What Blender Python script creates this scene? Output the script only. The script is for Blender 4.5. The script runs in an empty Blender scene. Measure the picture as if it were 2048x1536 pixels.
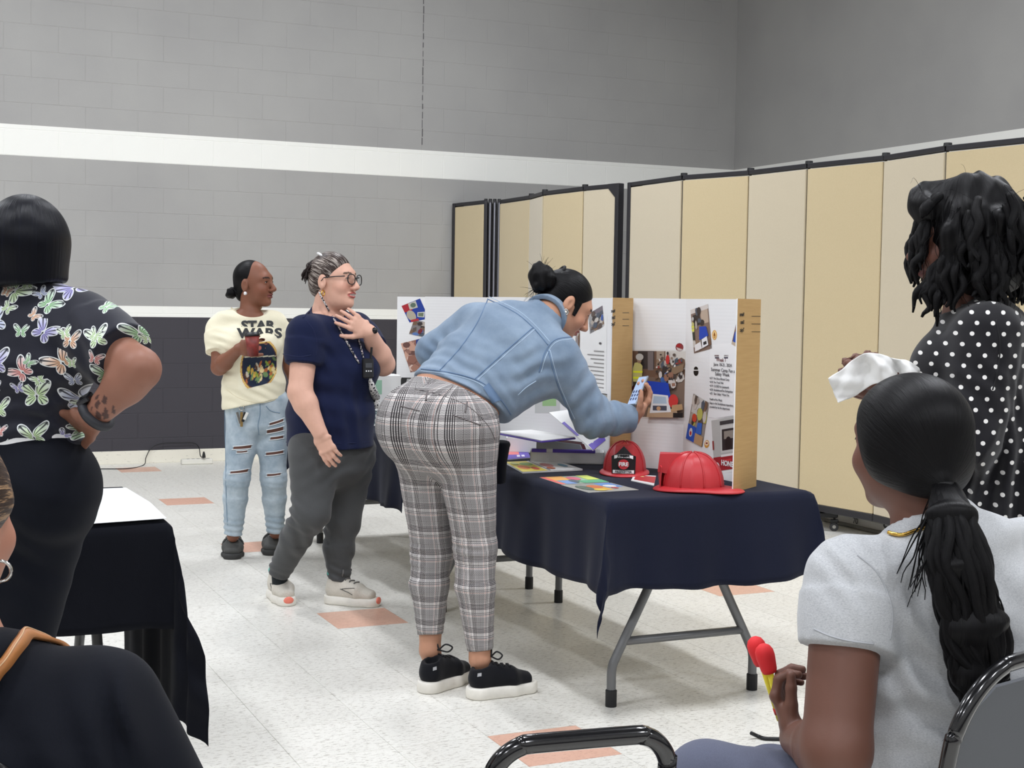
import bpy, math, random
import numpy as np
from mathutils import Vector, Matrix
random.seed(7); rng = np.random.default_rng(11)
SC = bpy.context.scene
COL = SC.collection
# ------------------------------------------------------------------ camera
FPX, CAMH, PITCH, ROLL, YAW = 2800.0, 1.33, math.atan(160 / 2800), 0.0155, math.radians(24.5)
CY, SY = math.cos(YAW), math.sin(YAW)
def W(x, y, z=0.0):
    """eye-aligned ground axes (right, ahead, up) -> room axes"""
    return np.array([CY * x + SY * y, -SY * x + CY * y, z], float)
_rt, _fw, _dn = W(1, 0), W(0, math.cos(PITCH), -math.sin(PITCH)), W(0, -math.sin(PITCH), -math.cos(PITCH))
CAMP = np.array([0, 0, CAMH])
def _ray(u, v):
    du, dv = u - 1024, v - 768
    x = du * math.cos(ROLL) + dv * math.sin(ROLL); y = -du * math.sin(ROLL) + dv * math.cos(ROLL)
    return _fw + _rt * (x / FPX) + _dn * (y / FPX)
def at(u, v, Y):
    d = _ray(u, v); fh = W(0, 1)
    return CAMP + d * (Y / (d @ fh))
def atz(u, v, z=0.0):
    d = _ray(u, v); return CAMP + d * ((z - CAMH) / d[2])
cam = bpy.data.cameras.new('camera'); camo = bpy.data.objects.new('camera', cam); COL.objects.link(camo)
cam.sensor_width = 36; cam.lens = FPX / 2048 * 36; cam.clip_start = 0.05; cam.clip_end = 100
_r = _rt * math.cos(ROLL) - _dn * math.sin(ROLL); _d = _rt * math.sin(ROLL) + _dn * math.cos(ROLL)
m = Matrix.Identity(4)
for i in range(3):
    m[i][0] = _r[i]; m[i][1] = -_d[i]; m[i][2] = -_fw[i]; m[i][3] = CAMP[i]
camo.matrix_world = m; SC.camera = camo
SC.view_settings.view_transform = 'Standard'; SC.view_settings.look = 'None'
SC.view_settings.gamma = 1; SC.view_settings.use_curve_mapping = False
SC.view_settings.exposure = EXPOSURE = 0.0
wd = bpy.data.worlds.new('world'); SC.world = wd; wd.use_nodes = True
wd.node_tree.nodes['Background'].inputs[0].default_value = (0.8, 0.85, 0.9, 1)
wd.node_tree.nodes['Background'].inputs[1].default_value = 0.02
LIGHTS = [(a, b) for a in (-4.4, -1.7, 1.0, 3.7) for b in (-2.2, 3.0, 8.2)] + [(6.3, -2.2), (6.3, 4.9)]  # the last pair is added to brighten the right wall
LZ, LPOW = 5.2, 84.0
for a, b in LIGHTS:
    l = bpy.data.lights.new('high_bay_light', 'AREA'); l.shape = 'RECTANGLE'; l.size = 0.34; l.size_y = 1.15
    l.energy = LPOW; l.color = (0.94, 0.972, 1.04)
    o = bpy.data.objects.new('high_bay_light', l); COL.objects.link(o); o.location = (a, b, LZ - 0.012)
# ------------------------------------------------------------------ materials
def srgb(r, g, b):
    f = lambda c: (c / 255 / 12.92) if c / 255 <= 0.04045 else ((c / 255 + 0.055) / 1.055) ** 2.4
    return (f(r), f(g), f(b), 1)
class N:
    """tiny node-tree helper"""
    def __init__(s, name):
        s.m = bpy.data.materials.new(name); s.m.use_nodes = True; s.t = s.m.node_tree
        s.b = s.t.nodes['Principled BSDF']
    def n(s, typ, **kw):
        x = s.t.nodes.new(typ)
        for k, v in kw.items():
            if k.startswith('i_'): x.inputs[int(k[2:])].default_value = v
            else: setattr(x, k, v)
        return x
    def l(s, a, b): s.t.links.new(a, b)
    def math(s, op, a, b=None, c=None):
        x = s.n('ShaderNodeMath', operation=op)
        for i, v in enumerate((a, b, c)):
            if v is None: continue
            if isinstance(v, (int, float)): x.inputs[i].default_value = v
            else: s.l(v, x.inputs[i])
        return x.outputs[0]
    def mix(s, fac, a, b):
        x = s.n('ShaderNodeMix', data_type='RGBA')
        for i, v in ((0, fac), (6, a), (7, b)):
            if isinstance(v, (int, float)): x.inputs[i].default_value = v
            elif isinstance(v, tuple): x.inputs[i].default_value = v
            else: s.l(v, x.inputs[i])
        return x.outputs[2]
    def noise(s, vec, scale, detail=2, rough=0.5):
        x = s.n('ShaderNodeTexNoise'); x.inputs['Scale'].default_value = scale
        x.inputs['Detail'].default_value = detail; x.inputs['Roughness'].default_value = rough
        if vec is not None: s.l(vec, x.inputs['Vector'])
        return x.outputs[0]
    def ramp(s, fac, stops, interp='LINEAR'):
        x = s.n('ShaderNodeValToRGB'); cr = x.color_ramp; cr.interpolation = interp
        while len(cr.elements) > 1: cr.elements.remove(cr.elements[-1])
        for i, (p, c) in enumerate(stops):
            e = cr.elements[0] if i == 0 else cr.elements.new(p)
            e.position = p; e.color = c
        s.l(fac, x.inputs[0]); return x.outputs[0]
    def scale(s, vec, sc):
        x = s.n('ShaderNodeVectorMath', operation='MULTIPLY'); s.l(vec, x.inputs[0]); x.inputs[1].default_value = sc
        return x.outputs[0]
    def pos(s): return s.n('ShaderNodeNewGeometry').outputs['Position']
    def obj(s): return s.n('ShaderNodeTexCoord').outputs['Object']
    def uv(s): return s.n('ShaderNodeTexCoord').outputs['UV']
    def attr(s, name): return s.n('ShaderNodeAttribute', attribute_name=name).outputs['Color']
    def sep(s, v):
        x = s.n('ShaderNodeSeparateXYZ'); s.l(v, x.inputs[0]); return x.outputs
    def bump(s, h, strength=0.3, dist=0.002):
        x = s.n('ShaderNodeBump'); x.inputs['Strength'].default_value = strength; x.inputs['Distance'].default_value = dist
        s.l(h, x.inputs['Height']); s.l(x.outputs[0], s.b.inputs['Normal'])
    def base(s, c):
        if isinstance(c, tuple): s.b.inputs['Base Color'].default_value = c
        else: s.l(c, s.b.inputs['Base Color'])
    def set(s, rough=0.6, metal=0.0, spec=0.5, coat=0.0, sheen=0.0):
        s.b.inputs['Roughness'].default_value = rough; s.b.inputs['Metallic'].default_value = metal
        s.b.inputs['Specular IOR Level'].default_value = spec; s.b.inputs['Coat Weight'].default_value = coat
        s.b.inputs['Sheen Weight'].default_value = sheen
        return s
MATS = {}
def plain(name, rgb, rough=0.6, metal=0.0, spec=0.5, var=0.0, vs=40, bump=0.0, bs=200, coat=0.0, sheen=0.0):
    if name in MATS: return MATS[name]
    g = N(name); c = srgb(*rgb); g.set(rough, metal, spec, coat, sheen)
    if var:
        nz = g.noise(g.obj(), vs, 3); lo = tuple(x * (1 - var) for x in c[:3]) + (1,); hi = tuple(min(1, x * (1 + var)) for x in c[:3]) + (1,)
        g.base(g.ramp(nz, [(0.3, lo), (0.7, hi)]))
    else: g.base(c)
    if bump: g.bump(g.noise(g.obj(), bs, 2), bump)
    MATS[name] = g.m; return g.m
def colmat(name, rough=0.5, spec=0.4, bump=0, bs=300, sheen=0.0):
    """colour from the mesh's own print attribute (flat print, pigment)"""
    if name in MATS: return MATS[name]
    g = N(name); g.set(rough, 0, spec, 0, sheen); g.base(g.attr('Col'))
    if bump: g.bump(g.noise(g.obj(), bs, 2), bump)
    MATS[name] = g.m; return g.m
# ------------------------------------------------------------------ objects
def tag(o, label=None, cat=None, group=None, kind=None):
    for k, v in (('label', label), ('category', cat), ('group', group), ('kind', kind)):
        if v: o[k] = v
    return o
def link(o, parent=None):
    COL.objects.link(o)
    if parent is not None: o.parent = parent
    return o
def empty(name, loc, label, cat, group=None, rz=0):
    o = bpy.data.objects.new(name, None); o.empty_display_size = 0.1; link(o)
    o.location = [float(c) for c in loc]; o.rotation_euler = (0, 0, rz); return tag(o, label, cat, group)
def vmat(o):   # world matrix without a depsgraph update
    M = Matrix.Identity(4)
    while o is not None:
        M = Matrix.LocRotScale(o.location, o.rotation_euler, o.scale) @ M
        o = o.parent
    return M
def mesh_np(name, V, Fq, mat, parent=None, smooth=True, col=None, uv=None, world=True, mats=None, fm=None):
    """V (n,3), Fq list of (m,k) int arrays; V in room axes when world is True"""
    V = np.asarray(V, float)
    if parent is not None and world:
        Mi = np.array(vmat(parent).inverted()); V = V @ Mi[:3, :3].T + Mi[:3, 3]
    me = bpy.data.meshes.new(name)
    if not isinstance(Fq, list): Fq = [Fq]
    Fq = [np.asarray(f, np.int32) for f in Fq if len(f)]
    me.vertices.add(len(V)); me.vertices.foreach_set('co', V.astype(np.float32).ravel())
    nl = sum(f.size for f in Fq); npoly = sum(len(f) for f in Fq)
    me.loops.add(nl); me.polygons.add(npoly)
    li = np.concatenate([f.ravel() for f in Fq]); me.loops.foreach_set('vertex_index', li)
    tot = np.concatenate([np.full(len(f), f.shape[1]) for f in Fq]); st = np.concatenate([[0], np.cumsum(tot)[:-1]])
    me.polygons.foreach_set('loop_start', st.astype(np.int32))
    me.polygons.foreach_set('loop_total', tot.astype(np.int32))
    me.polygons.foreach_set('use_smooth', np.full(npoly, smooth))
    if fm is not None: me.polygons.foreach_set('material_index', np.asarray(fm, np.int32))
    if uv is not None:
        lay = me.uv_layers.new(name='UVMap'); lay.data.foreach_set('uv', np.asarray(uv, np.float32)[li].ravel() if len(uv) == len(V) else np.asarray(uv, np.float32).ravel())
    if col is not None:
        a = me.color_attributes.new('Col', 'FLOAT_COLOR', 'POINT')
        c = np.ones((len(V), 4), np.float32); c[:, :3] = np.asarray(col)[:, :3]; a.data.foreach_set('color', c.ravel())
    me.update(calc_edges=True); me.validate()
    for mm in (mats or [mat]): me.materials.append(mm)
    o = bpy.data.objects.new(name, me); return link(o, parent)
class MB:
    """collects simple solids into one mesh"""
    def __init__(s): s.v = []; s.f = {}
    def add(s, V, F):
        b = sum(len(x) for x in s.v); s.v.append(np.asarray(V, float))
        for f in F: s.f.setdefault(len(f), []).append([i + b for i in f])
        return s
    def box(s, c, half, ax=None, ch=0.0):
        ax = np.eye(3) if ax is None else np.asarray(ax); h = np.asarray(half, float); c = np.asarray(c, float)
        if ch <= 0:
            P = np.array([[x, y, z] for x in (-1, 1) for y in (-1, 1) for z in (-1, 1)]) * h
            Fs = [(0, 1, 3, 2), (4, 6, 7, 5), (0, 4, 5, 1), (2, 3, 7, 6), (0, 2, 6, 4), (1, 5, 7, 3)]
        else:
            P = []; Fs = []
            for x in (-1, 1):
                for y in (-1, 1):
                    for z in (-1, 1):
                        sg = np.array([x, y, z])
                        for i in range(3):
                            q = sg * (h - ch); q[i] = sg[i] * h[i]; P.append(q)
            P = np.array(P); idx = lambda x, y, z, i: ((x * 2 + y) * 2 + z) * 3 + i
            for i in range(3):
                j, k = [(1, 2), (2, 0), (0, 1)][i]
                for sgn in (0, 1):
                    q = []
                    for (a, b) in ((0, 0), (1, 0), (1, 1), (0, 1)):
                        t = [0, 0, 0]; t[i] = sgn; t[j] = a; t[k] = b; q.append(idx(*t, i))
                    Fs.append(q if sgn else q[::-1])
            for i in range(3):
                j, k = [(1, 2), (2, 0), (0, 1)][i]
                for sj in (0, 1):
                    for sk in (0, 1):
                        def id2(si, f):
                            t = [0, 0, 0]; t[i] = si; t[j] = sj; t[k] = sk; return idx(*t, f)
                        q = [id2(0, j), id2(1, j), id2(1, k), id2(0, k)]
                        Fs.append(q if sj != sk else q[::-1])
            for x in (0, 1):
                for y in (0, 1):
                    for z in (0, 1):
                        q = [idx(x, y, z, 0), idx(x, y, z, 1), idx(x, y, z, 2)]
                        Fs.append(q if (x + y + z) % 2 else q[::-1])
        return s.add(c + P @ ax, Fs)
    def tube(s, pts, r, n=8, closed=False, cap=True, flat=None):
        P = np.asarray(pts, float); m_ = len(P); r = np.broadcast_to(np.asarray(r, float), (m_,))
        T = np.gradient(P, axis=0) if not closed else np.roll(P, -1, 0) - np.roll(P, 1, 0)
        T /= np.linalg.norm(T, axis=1)[:, None] + 1e-12
        u = np.cross(T[0], [0.13, 0.31, 0.94]); 
        if np.linalg.norm(u) < 0.05: u = np.cross(T[0], [1, 0, 0])
        u /= np.linalg.norm(u); V = []
        ang = np.linspace(0, 2 * math.pi, n, endpoint=False)
        for i in range(m_):
            u = u - T[i] * (u @ T[i]); u /= np.linalg.norm(u) + 1e-12; w = np.cross(T[i], u)
            V.append(P[i] + r[i] * (np.cos(ang)[:, None] * u + np.sin(ang)[:, None] * w))
        V = np.concatenate(V); Fs = []
        for i in range(m_ if closed else m_ - 1):
            a, b = i * n, ((i + 1) % m_) * n
            for j in range(n): Fs.append((a + j, a + (j + 1) % n, b + (j + 1) % n, b + j))
        if cap and not closed:
            Fs.append(tuple(range(n))[::-1]); Fs.append(tuple((m_ - 1) * n + j for j in range(n)))
        return s.add(V, Fs)
    def lathe(s, prof, n=24, c=(0, 0, 0), ax=None):
        ax = np.eye(3) if ax is None else np.asarray(ax); V = []; Fs = []; m_ = len(prof)
        for r, z in prof:
            for j in range(n):
                a = 2 * math.pi * j / n; V.append(np.array([r * math.cos(a), r * math.sin(a), z]) @ ax + c)
        for i in range(m_ - 1):
            for j in range(n): Fs.append((i * n + j, i * n + (j + 1) % n, (i + 1) * n + (j + 1) % n, (i + 1) * n + j))
        return s.add(V, Fs)
    def poly(s, pts, nrm, th):
        """flat outline with a thickness"""
        P = np.asarray(pts, float); n = len(P); nv = np.asarray(nrm, float) * th
        return s.add(np.concatenate([P, P + nv]), [tuple(range(n))[::-1], tuple(range(n, 2 * n))] + [(i, (i + 1) % n, n + (i + 1) % n, n + i) for i in range(n)])
    def build(s, name, mat, parent=None, smooth=False, world=True, **kw):
        return mesh_np(name, np.concatenate(s.v), [np.array(f) for f in s.f.values()], mat, parent, smooth, world=world, **kw)
def ico(c, r, n=10, ax=None):
    """uv-sphere / ellipsoid data"""
    r = np.broadcast_to(np.asarray(r, float), (3,)); ax = np.eye(3) if ax is None else np.asarray(ax); V = []; Fs = []
    for i in range(n + 1):
        th = math.pi * i / n
        for j in range(2 * n):
            ph = math.pi * j / n; V.append(np.array([math.sin(th) * math.cos(ph), math.sin(th) * math.sin(ph), math.cos(th)]) * r)
    for i in range(n):
        for j in range(2 * n): Fs.append((i * 2 * n + j, (i + 1) * 2 * n + j, (i + 1) * 2 * n + (j + 1) % (2 * n), i * 2 * n + (j + 1) % (2 * n)))
    return np.array(V) @ ax + np.asarray(c), Fs
def spline(pts, n=8):
    P = np.asarray(pts, float); out = []
    for i in range(len(P) - 1):
        p0 = P[max(i - 1, 0)]; p1 = P[i]; p2 = P[i + 1]; p3 = P[min(i + 2, len(P) - 1)]
        for t in np.linspace(0, 1, n, endpoint=False):
            out.append(0.5 * ((2 * p1) + (-p0 + p2) * t + (2 * p0 - 5 * p1 + 4 * p2 - p3) * t * t + (-p0 + 3 * p1 - 3 * p2 + p3) * t ** 3))
    out.append(P[-1]); return np.array(out)
def nz(v): v = np.asarray(v, float); return v / (np.linalg.norm(v) + 1e-12)
def frame(f, up=(0, 0, 1)):
    """rows: side (left of the facing), forward, up"""
    f = nz(f); u = np.asarray(up, float); u = nz(u - f * (u @ f)); return np.array([np.cross(u, f), f, u])
FONT = None
def text(name, s, mat, size, origin, xdir, ydir, parent=None, depth=0.0004, align='CENTER', sx=1.0, bold=0.0):
    cu = bpy.data.curves.new(name, 'FONT'); cu.body = s; cu.size = size; cu.extrude = depth; cu.align_x = align; cu.align_y = 'CENTER'
    cu.offset = bold; cu.resolution_u = 3
    o = bpy.data.objects.new(name, cu); COL.objects.link(o); dg = bpy.context.evaluated_depsgraph_get()
    me = bpy.data.meshes.new_from_object(o.evaluated_get(dg)); bpy.data.objects.remove(o); bpy.data.curves.remove(cu)
    x = nz(xdir); y = nz(ydir); z = np.cross(x, y); M = Matrix.Identity(4)
    for i in range(3): M[i][0] = x[i] * sx; M[i][1] = y[i]; M[i][2] = z[i]; M[i][3] = origin[i]
    if parent is not None: M = vmat(parent).inverted() @ M
    me.transform(M); me.materials.clear(); me.materials.append(mat); me.name = name
    return link(bpy.data.objects.new(name, me), parent)
def picture(name, parent, o, x, y, shapes, mat=None, lift=0.00015, world=True):
    """a flat print: polygons in unit coordinates over the frame o + s*x + t*y, painted in order"""
    o = np.asarray(o); x = np.asarray(x); y = np.asarray(y); n = nz(np.cross(x, y)); mb = MB(); cols = []
    for i, (c, P) in enumerate(shapes):
        V = [o + p[0] * x + p[1] * y + n * lift * i for p in P]; mb.add(V, [tuple(range(len(P)))]); cols += [srgb(*c)[:3]] * len(P)
    return mb.build(name, mat or colmat('printed_paper', 0.45), parent, world=world, col=np.array(cols))
R4 = lambda x0, y0, x1, y1: [(x0, y0), (x1, y0), (x1, y1), (x0, y1)]
def EL(cx, cy, rx, ry, n=12, a0=0.0): return [(cx + rx * math.cos(a0 + 2 * math.pi * i / n), cy + ry * math.sin(a0 + 2 * math.pi * i / n)) for i in range(n)]
# ------------------------------------------------------------------ implicit surfaces
class Fld:
    """signed distance on a grid; smooth unions of tapered limbs give one continuous skin"""
    def __init__(s, lo, hi, h):
        s.h = h; s.lo = np.asarray(lo, float); n = np.ceil((np.asarray(hi) - s.lo) / h).astype(int) + 1
        s.n = n; s.ax = [s.lo[i] + h * np.arange(n[i]) for i in range(3)]; s.D = np.full(n, 0.12, np.float32)
    def _sub(s, lo, hi):
        i0 = np.clip(np.floor((np.asarray(lo) - s.lo) / s.h).astype(int), 0, s.n); i1 = np.clip(np.ceil((np.asarray(hi) - s.lo) / s.h).astype(int) + 1, 0, s.n)
        if np.any(i1 <= i0): return None
        sl = tuple(slice(a, b) for a, b in zip(i0, i1))
        return sl, s.ax[0][sl[0]][:, None, None], s.ax[1][sl[1]][None, :, None], s.ax[2][sl[2]][None, None, :]
    def _op(s, sl, d, k, op):
        A = s.D[sl]; k = max(k, 1e-5)
        if op == 's': A = -A
        if op == 'i': d = -d; A = -A
        t = np.clip(0.5 + 0.5 * (A - d) / k, 0, 1); r = A + (d - A) * t - k * t * (1 - t)
        s.D[sl] = -r if op in 'si' else r
    def ell(s, c, r, ax=None, k=0.02, op='u'):
        c = np.asarray(c, float); r = np.broadcast_to(np.asarray(r, float), (3,)); ax = np.eye(3) if ax is None else np.asarray(ax)
        e = np.sqrt(((ax * r[:, None]) ** 2).sum(0)) + k * 1.2 + 2 * s.h; q = s._sub(c - e, c + e)
        if q is None: return s
        sl, X, Y, Z = q; X = X - c[0]; Y = Y - c[1]; Z = Z - c[2]; k0 = 0; k1 = 0
        for i in range(3):
            w = ax[i][0] * X + ax[i][1] * Y + ax[i][2] * Z; k0 = k0 + (w / r[i]) ** 2; k1 = k1 + (w / r[i] ** 2) ** 2
        k0 = np.sqrt(k0); d = k0 * (k0 - 1) / (np.sqrt(k1) + 1e-9); s._op(sl, np.maximum(d, -min(r)), k, op); return s
    def cone(s, a, b, ra, rb=None, k=0.02, op='u', cap=False):
        a = np.asarray(a, float); b = np.asarray(b, float); rb = ra if rb is None else rb; m_ = max(ra, rb) + k * 1.2 + 2 * s.h
        q = s._sub(np.minimum(a, b) - m_, np.maximum(a, b) + m_)
        if q is None: return s
        sl, X, Y, Z = q; X = X - a[0]; Y = Y - a[1]; Z = Z - a[2]; v = b - a; L2 = v @ v + 1e-12
        t0 = (X * v[0] + Y * v[1] + Z * v[2]) / L2; t = np.clip(t0, 0, 1)
        if cap:
            d = np.sqrt(np.maximum((X - t0 * v[0]) ** 2 + (Y - t0 * v[1]) ** 2 + (Z - t0 * v[2]) ** 2, 0)) - (ra + (rb - ra) * t)
            d = np.maximum(d, (np.abs(t0 - 0.5) - 0.5) * math.sqrt(L2))
        else: d = np.sqrt((X - t * v[0]) ** 2 + (Y - t * v[1]) ** 2 + (Z - t * v[2]) ** 2) - (ra + (rb - ra) * t)
        s._op(sl, d, k, op); return s
    def econe(s, a, b, ra, rb, side, k=0.03, op='u', end=0.7, cap=False):
        a = np.asarray(a, float); b = np.asarray(b, float); v = b - a; L = np.linalg.norm(v) + 1e-9; n = v / L
        sd = np.asarray(side, float); sd = nz(sd - n * (sd @ n)); f = np.cross(n, sd); m_ = max(*ra, *rb) + k * 1.2 + 2 * s.h
        q = s._sub(np.minimum(a, b) - m_, np.maximum(a, b) + m_)
        if q is None: return s
        sl, X, Y, Z = q; X = X - a[0]; Y = Y - a[1]; Z = Z - a[2]; t0 = (X * n[0] + Y * n[1] + Z * n[2]); t = np.clip(t0 / L, 0, 1)
        qs = X * sd[0] + Y * sd[1] + Z * sd[2]; qf = X * f[0] + Y * f[1] + Z * f[2]; qn = t0 - t * L
        rx = ra[0] + (rb[0] - ra[0]) * t; ry = ra[1] + (rb[1] - ra[1]) * t; rm = np.minimum(rx, ry)
        if cap:
            g = np.sqrt((qs / rx) ** 2 + (qf / ry) ** 2); d = np.maximum((g - 1) * rm, np.abs(t0 - L / 2) - L / 2)
        else:
            g = np.sqrt((qs / rx) ** 2 + (qf / ry) ** 2 + (qn / (rm * end)) ** 2); d = (g - 1) * rm * np.minimum(1, end + 0.3)
        s._op(sl, d, k, op); return s
    def torso(s, secs, side, k=0.04, grow=0.0, end=0.7):
        for (p, rx, ry), (p2, rx2, ry2) in zip(secs[:-1], secs[1:]): s.econe(p, p2, (rx + grow, ry + grow), (rx2 + grow, ry2 + grow), side, k, end=end)
        return s
    def box(s, c, half, ax=None, rnd=0.004, k=0.004, op='u'):
        c = np.asarray(c, float); h = np.asarray(half, float); ax = np.eye(3) if ax is None else np.asarray(ax)
        e = np.abs(ax * h[:, None]).sum(0) + k * 1.2 + 2 * s.h; q = s._sub(c - e, c + e)
        if q is None: return s
        sl, X, Y, Z = q; X = X - c[0]; Y = Y - c[1]; Z = Z - c[2]; o2 = 0; mx = None
        for i in range(3):
            w = np.abs(ax[i][0] * X + ax[i][1] * Y + ax[i][2] * Z) - h[i] + rnd; o2 = o2 + np.maximum(w, 0) ** 2; mx = w if mx is None else np.maximum(mx, w)
        s._op(sl, np.sqrt(o2) + np.minimum(mx, 0) - rnd, k, op); return s
    def XYZ(s): return s.ax[0][:, None, None], s.ax[1][None, :, None], s.ax[2][None, None, :]
    def plane(s, p, n, k=0.004):
        """keep the side the normal points away from"""
        n = nz(n); X, Y, Z = s.XYZ(); d = (X - p[0]) * n[0] + (Y - p[1]) * n[1] + (Z - p[2]) * n[2]
        A = -s.D; d = -d; t = np.clip(0.5 + 0.5 * (A - d) / k, 0, 1); s.D = (-(A + (d - A) * t - k * t * (1 - t))).astype(np.float32); return s
    def wrinkle(s, amp, freq, seed=0, stretch=(1, 1, 1)):
        r = np.random.default_rng(seed); I = np.nonzero(np.abs(s.D) < 0.03 + amp); X, Y, Z = [s.ax[i][I[i]].astype(np.float32) * stretch[i] for i in range(3)]; w = 0
        for i in range(4):
            d = nz(r.normal(size=3)) * freq * (0.6 + 0.35 * i); e = nz(r.normal(size=3)) * freq * 0.5; ph = r.uniform(0, 6, 2); d, e = d.astype(np.float32), e.astype(np.float32)
            w = w + np.sin(X * d[0] + Y * d[1] + Z * d[2] + np.float32(ph[0]) + np.float32(1.3) * np.sin(X * e[0] + Y * e[1] + Z * e[2] + np.float32(ph[1]))) / np.float32(1 + 0.4 * i)
        s.D[I] += np.float32(amp * 0.5) * w; return s
    def folds(s, p, d, axis, amp, wl, sig):
        """parallel creases: wave along d, fading away from p"""
        q = s._sub(np.asarray(p) - 2.8 * sig, np.asarray(p) + 2.8 * sig)
        if q is None: return s
        sl, X, Y, Z = q; d = nz(d); X = X - p[0]; Y = Y - p[1]; Z = Z - p[2]; a = nz(axis)
        t = X * d[0] + Y * d[1] + Z * d[2]; w = X * a[0] + Y * a[1] + Z * a[2]; r2 = X * X + Y * Y + Z * Z
        s.D[sl] += (amp * np.sin(2 * math.pi * (t + 0.15 * wl * np.sin(w * 40)) / wl) * np.exp(-r2 / (2 * sig * sig))).astype(np.float32); return s
    def sample(s, P):
        q = (np.asarray(P) - s.lo) / s.h; q = np.clip(q, 0, s.n - 1.001); i = q.astype(int); f = q - i; r = 0
        for dx in (0, 1):
            for dy in (0, 1):
                for dz in (0, 1):
                    w = (f[:, 0] if dx else 1 - f[:, 0]) * (f[:, 1] if dy else 1 - f[:, 1]) * (f[:, 2] if dz else 1 - f[:, 2])
                    r = r + w * s.D[i[:, 0] + dx, i[:, 1] + dy, i[:, 2] + dz]
        return r
    def grad(s, P):
        e = s.h; return np.stack([(s.sample(P + np.eye(3)[i] * e) - s.sample(P - np.eye(3)[i] * e)) / (2 * e) for i in range(3)], 1)
    def proj(s, P, off=0.0, it=6):
        P = np.array(P, float)
        for _ in range(it):
            g = s.grad(P); g2 = (g * g).sum(1)[:, None] + 1e-6; P -= np.clip((s.sample(P) - off)[:, None] * g / g2, -0.03, 0.03)
        return P
    def hit(s, uv, off=0.0):
        """first point of the surface met along each sight line"""
        uv = np.asarray(uv, float).reshape(-1, 2); R = np.array([_ray(u, v) for u, v in uv]); R /= np.linalg.norm(R, axis=1)[:, None]
        hi = s.lo + s.h * (s.n - 1); c = (s.lo + hi) / 2; dm = np.linalg.norm(c - CAMP); hd_ = np.linalg.norm(hi - s.lo) / 2; ts = np.arange(dm - hd_, dm + hd_, s.h * 0.7)
        P = CAMP + R[:, None, :] * ts[None, :, None]; ins = ((P > s.lo) & (P < hi)).all(-1); D = np.where(ins, s.sample(P.reshape(-1, 3)).reshape(P.shape[:2]), 0.2)
        neg = D < 0; has = neg.any(1); i = np.where(has, neg.argmax(1), D.argmin(1)); j = np.maximum(i - 1, 0); k = np.arange(len(uv)); a, b = D[k, j], D[k, i]
        t = np.where(has & (a > b), ts[j] + (ts[i] - ts[j]) * np.clip(a / np.where(a > b, a - b, 1), 0, 1), ts[i]); Q = CAMP + R * t[:, None]
        g = s.grad(Q); g /= np.linalg.norm(g, axis=1)[:, None] + 1e-9; return Q + g * off
    def mesh(s):
        D = s.D; S = D < 0; nx, ny, nz_ = S.shape; c = np.zeros((nx - 1, ny - 1, nz_ - 1), np.int8)
        for dx in (0, 1):
            for dy in (0, 1):
                for dz in (0, 1): c += S[dx:nx - 1 + dx, dy:ny - 1 + dy, dz:nz_ - 1 + dz]
        I = np.argwhere((c > 0) & (c < 8)); idx = np.full(c.shape, -1, np.int32); idx[I[:, 0], I[:, 1], I[:, 2]] = np.arange(len(I))
        acc = np.zeros((len(I), 3)); cnt = np.zeros(len(I)); co = {}
        for k in range(8):
            o = (k & 1, (k >> 1) & 1, k >> 2); co[o] = D[I[:, 0] + o[0], I[:, 1] + o[1], I[:, 2] + o[2]].astype(float)
        for o in co:
            for ax in range(3):
                if o[ax]: continue
                o2 = tuple(1 if i == ax else o[i] for i in range(3)); a, b = co[o], co[o2]; x = (a < 0) != (b < 0); t = np.where(x, a / np.where(x, a - b, 1), 0)
                p = np.array(o, float)[None].repeat(len(I), 0); p[:, ax] = t; acc += p * x[:, None]; cnt += x
        V = s.lo + s.h * (I + acc / cnt[:, None]); Fs = []
        for ax in range(3):
            sl0 = [slice(None)] * 3; sl1 = [slice(None)] * 3; sl0[ax] = slice(0, -1); sl1[ax] = slice(1, None)
            ch = np.argwhere(S[tuple(sl0)] != S[tuple(sl1)]); b, d = [(1, 2), (2, 0), (0, 1)][ax]
            ch = ch[(ch[:, b] > 0) & (ch[:, d] > 0) & (ch[:, b] < S.shape[b] - 1) & (ch[:, d] < S.shape[d] - 1)]
            q = []
            for (ob, od) in ((-1, -1), (0, -1), (0, 0), (-1, 0)):
                e = ch.copy(); e[:, b] += ob; e[:, d] += od; q.append(idx[e[:, 0], e[:, 1], e[:, 2]])
            q = np.stack(q, 1); neg = S[ch[:, 0], ch[:, 1], ch[:, 2]]; q[~neg] = q[~neg][:, ::-1]; Fs.append(q)
        return V, np.concatenate(Fs)
    def build(s, name, mat, parent=None, col=None, uv=None, keep=None, fuv=None):
        V, F = s.mesh()
        if keep is not None:
            ok = keep(V); F = F[ok[F].all(1)]; used = np.zeros(len(V), bool); used[F] = True; mp = np.cumsum(used) - 1; V = V[used]; F = mp[F]
        u = uv(V) if uv else None
        if fuv: u = fuv(V, F)
        return mesh_np(name, V, F, mat, parent, True, col=col(V) if col else None, uv=u)
def joinmesh(parts):
    V = []; F = []; b = 0
    for v, f in parts: V.append(v); F.append(f + b); b += len(v)
    return np.concatenate(V), np.concatenate(F)
def prune(V, F, ok):
    F = F[ok[F].all(1)]; used = np.zeros(len(V), bool); used[F] = True; mp = np.cumsum(used) - 1; return V[used], mp[F]
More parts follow.
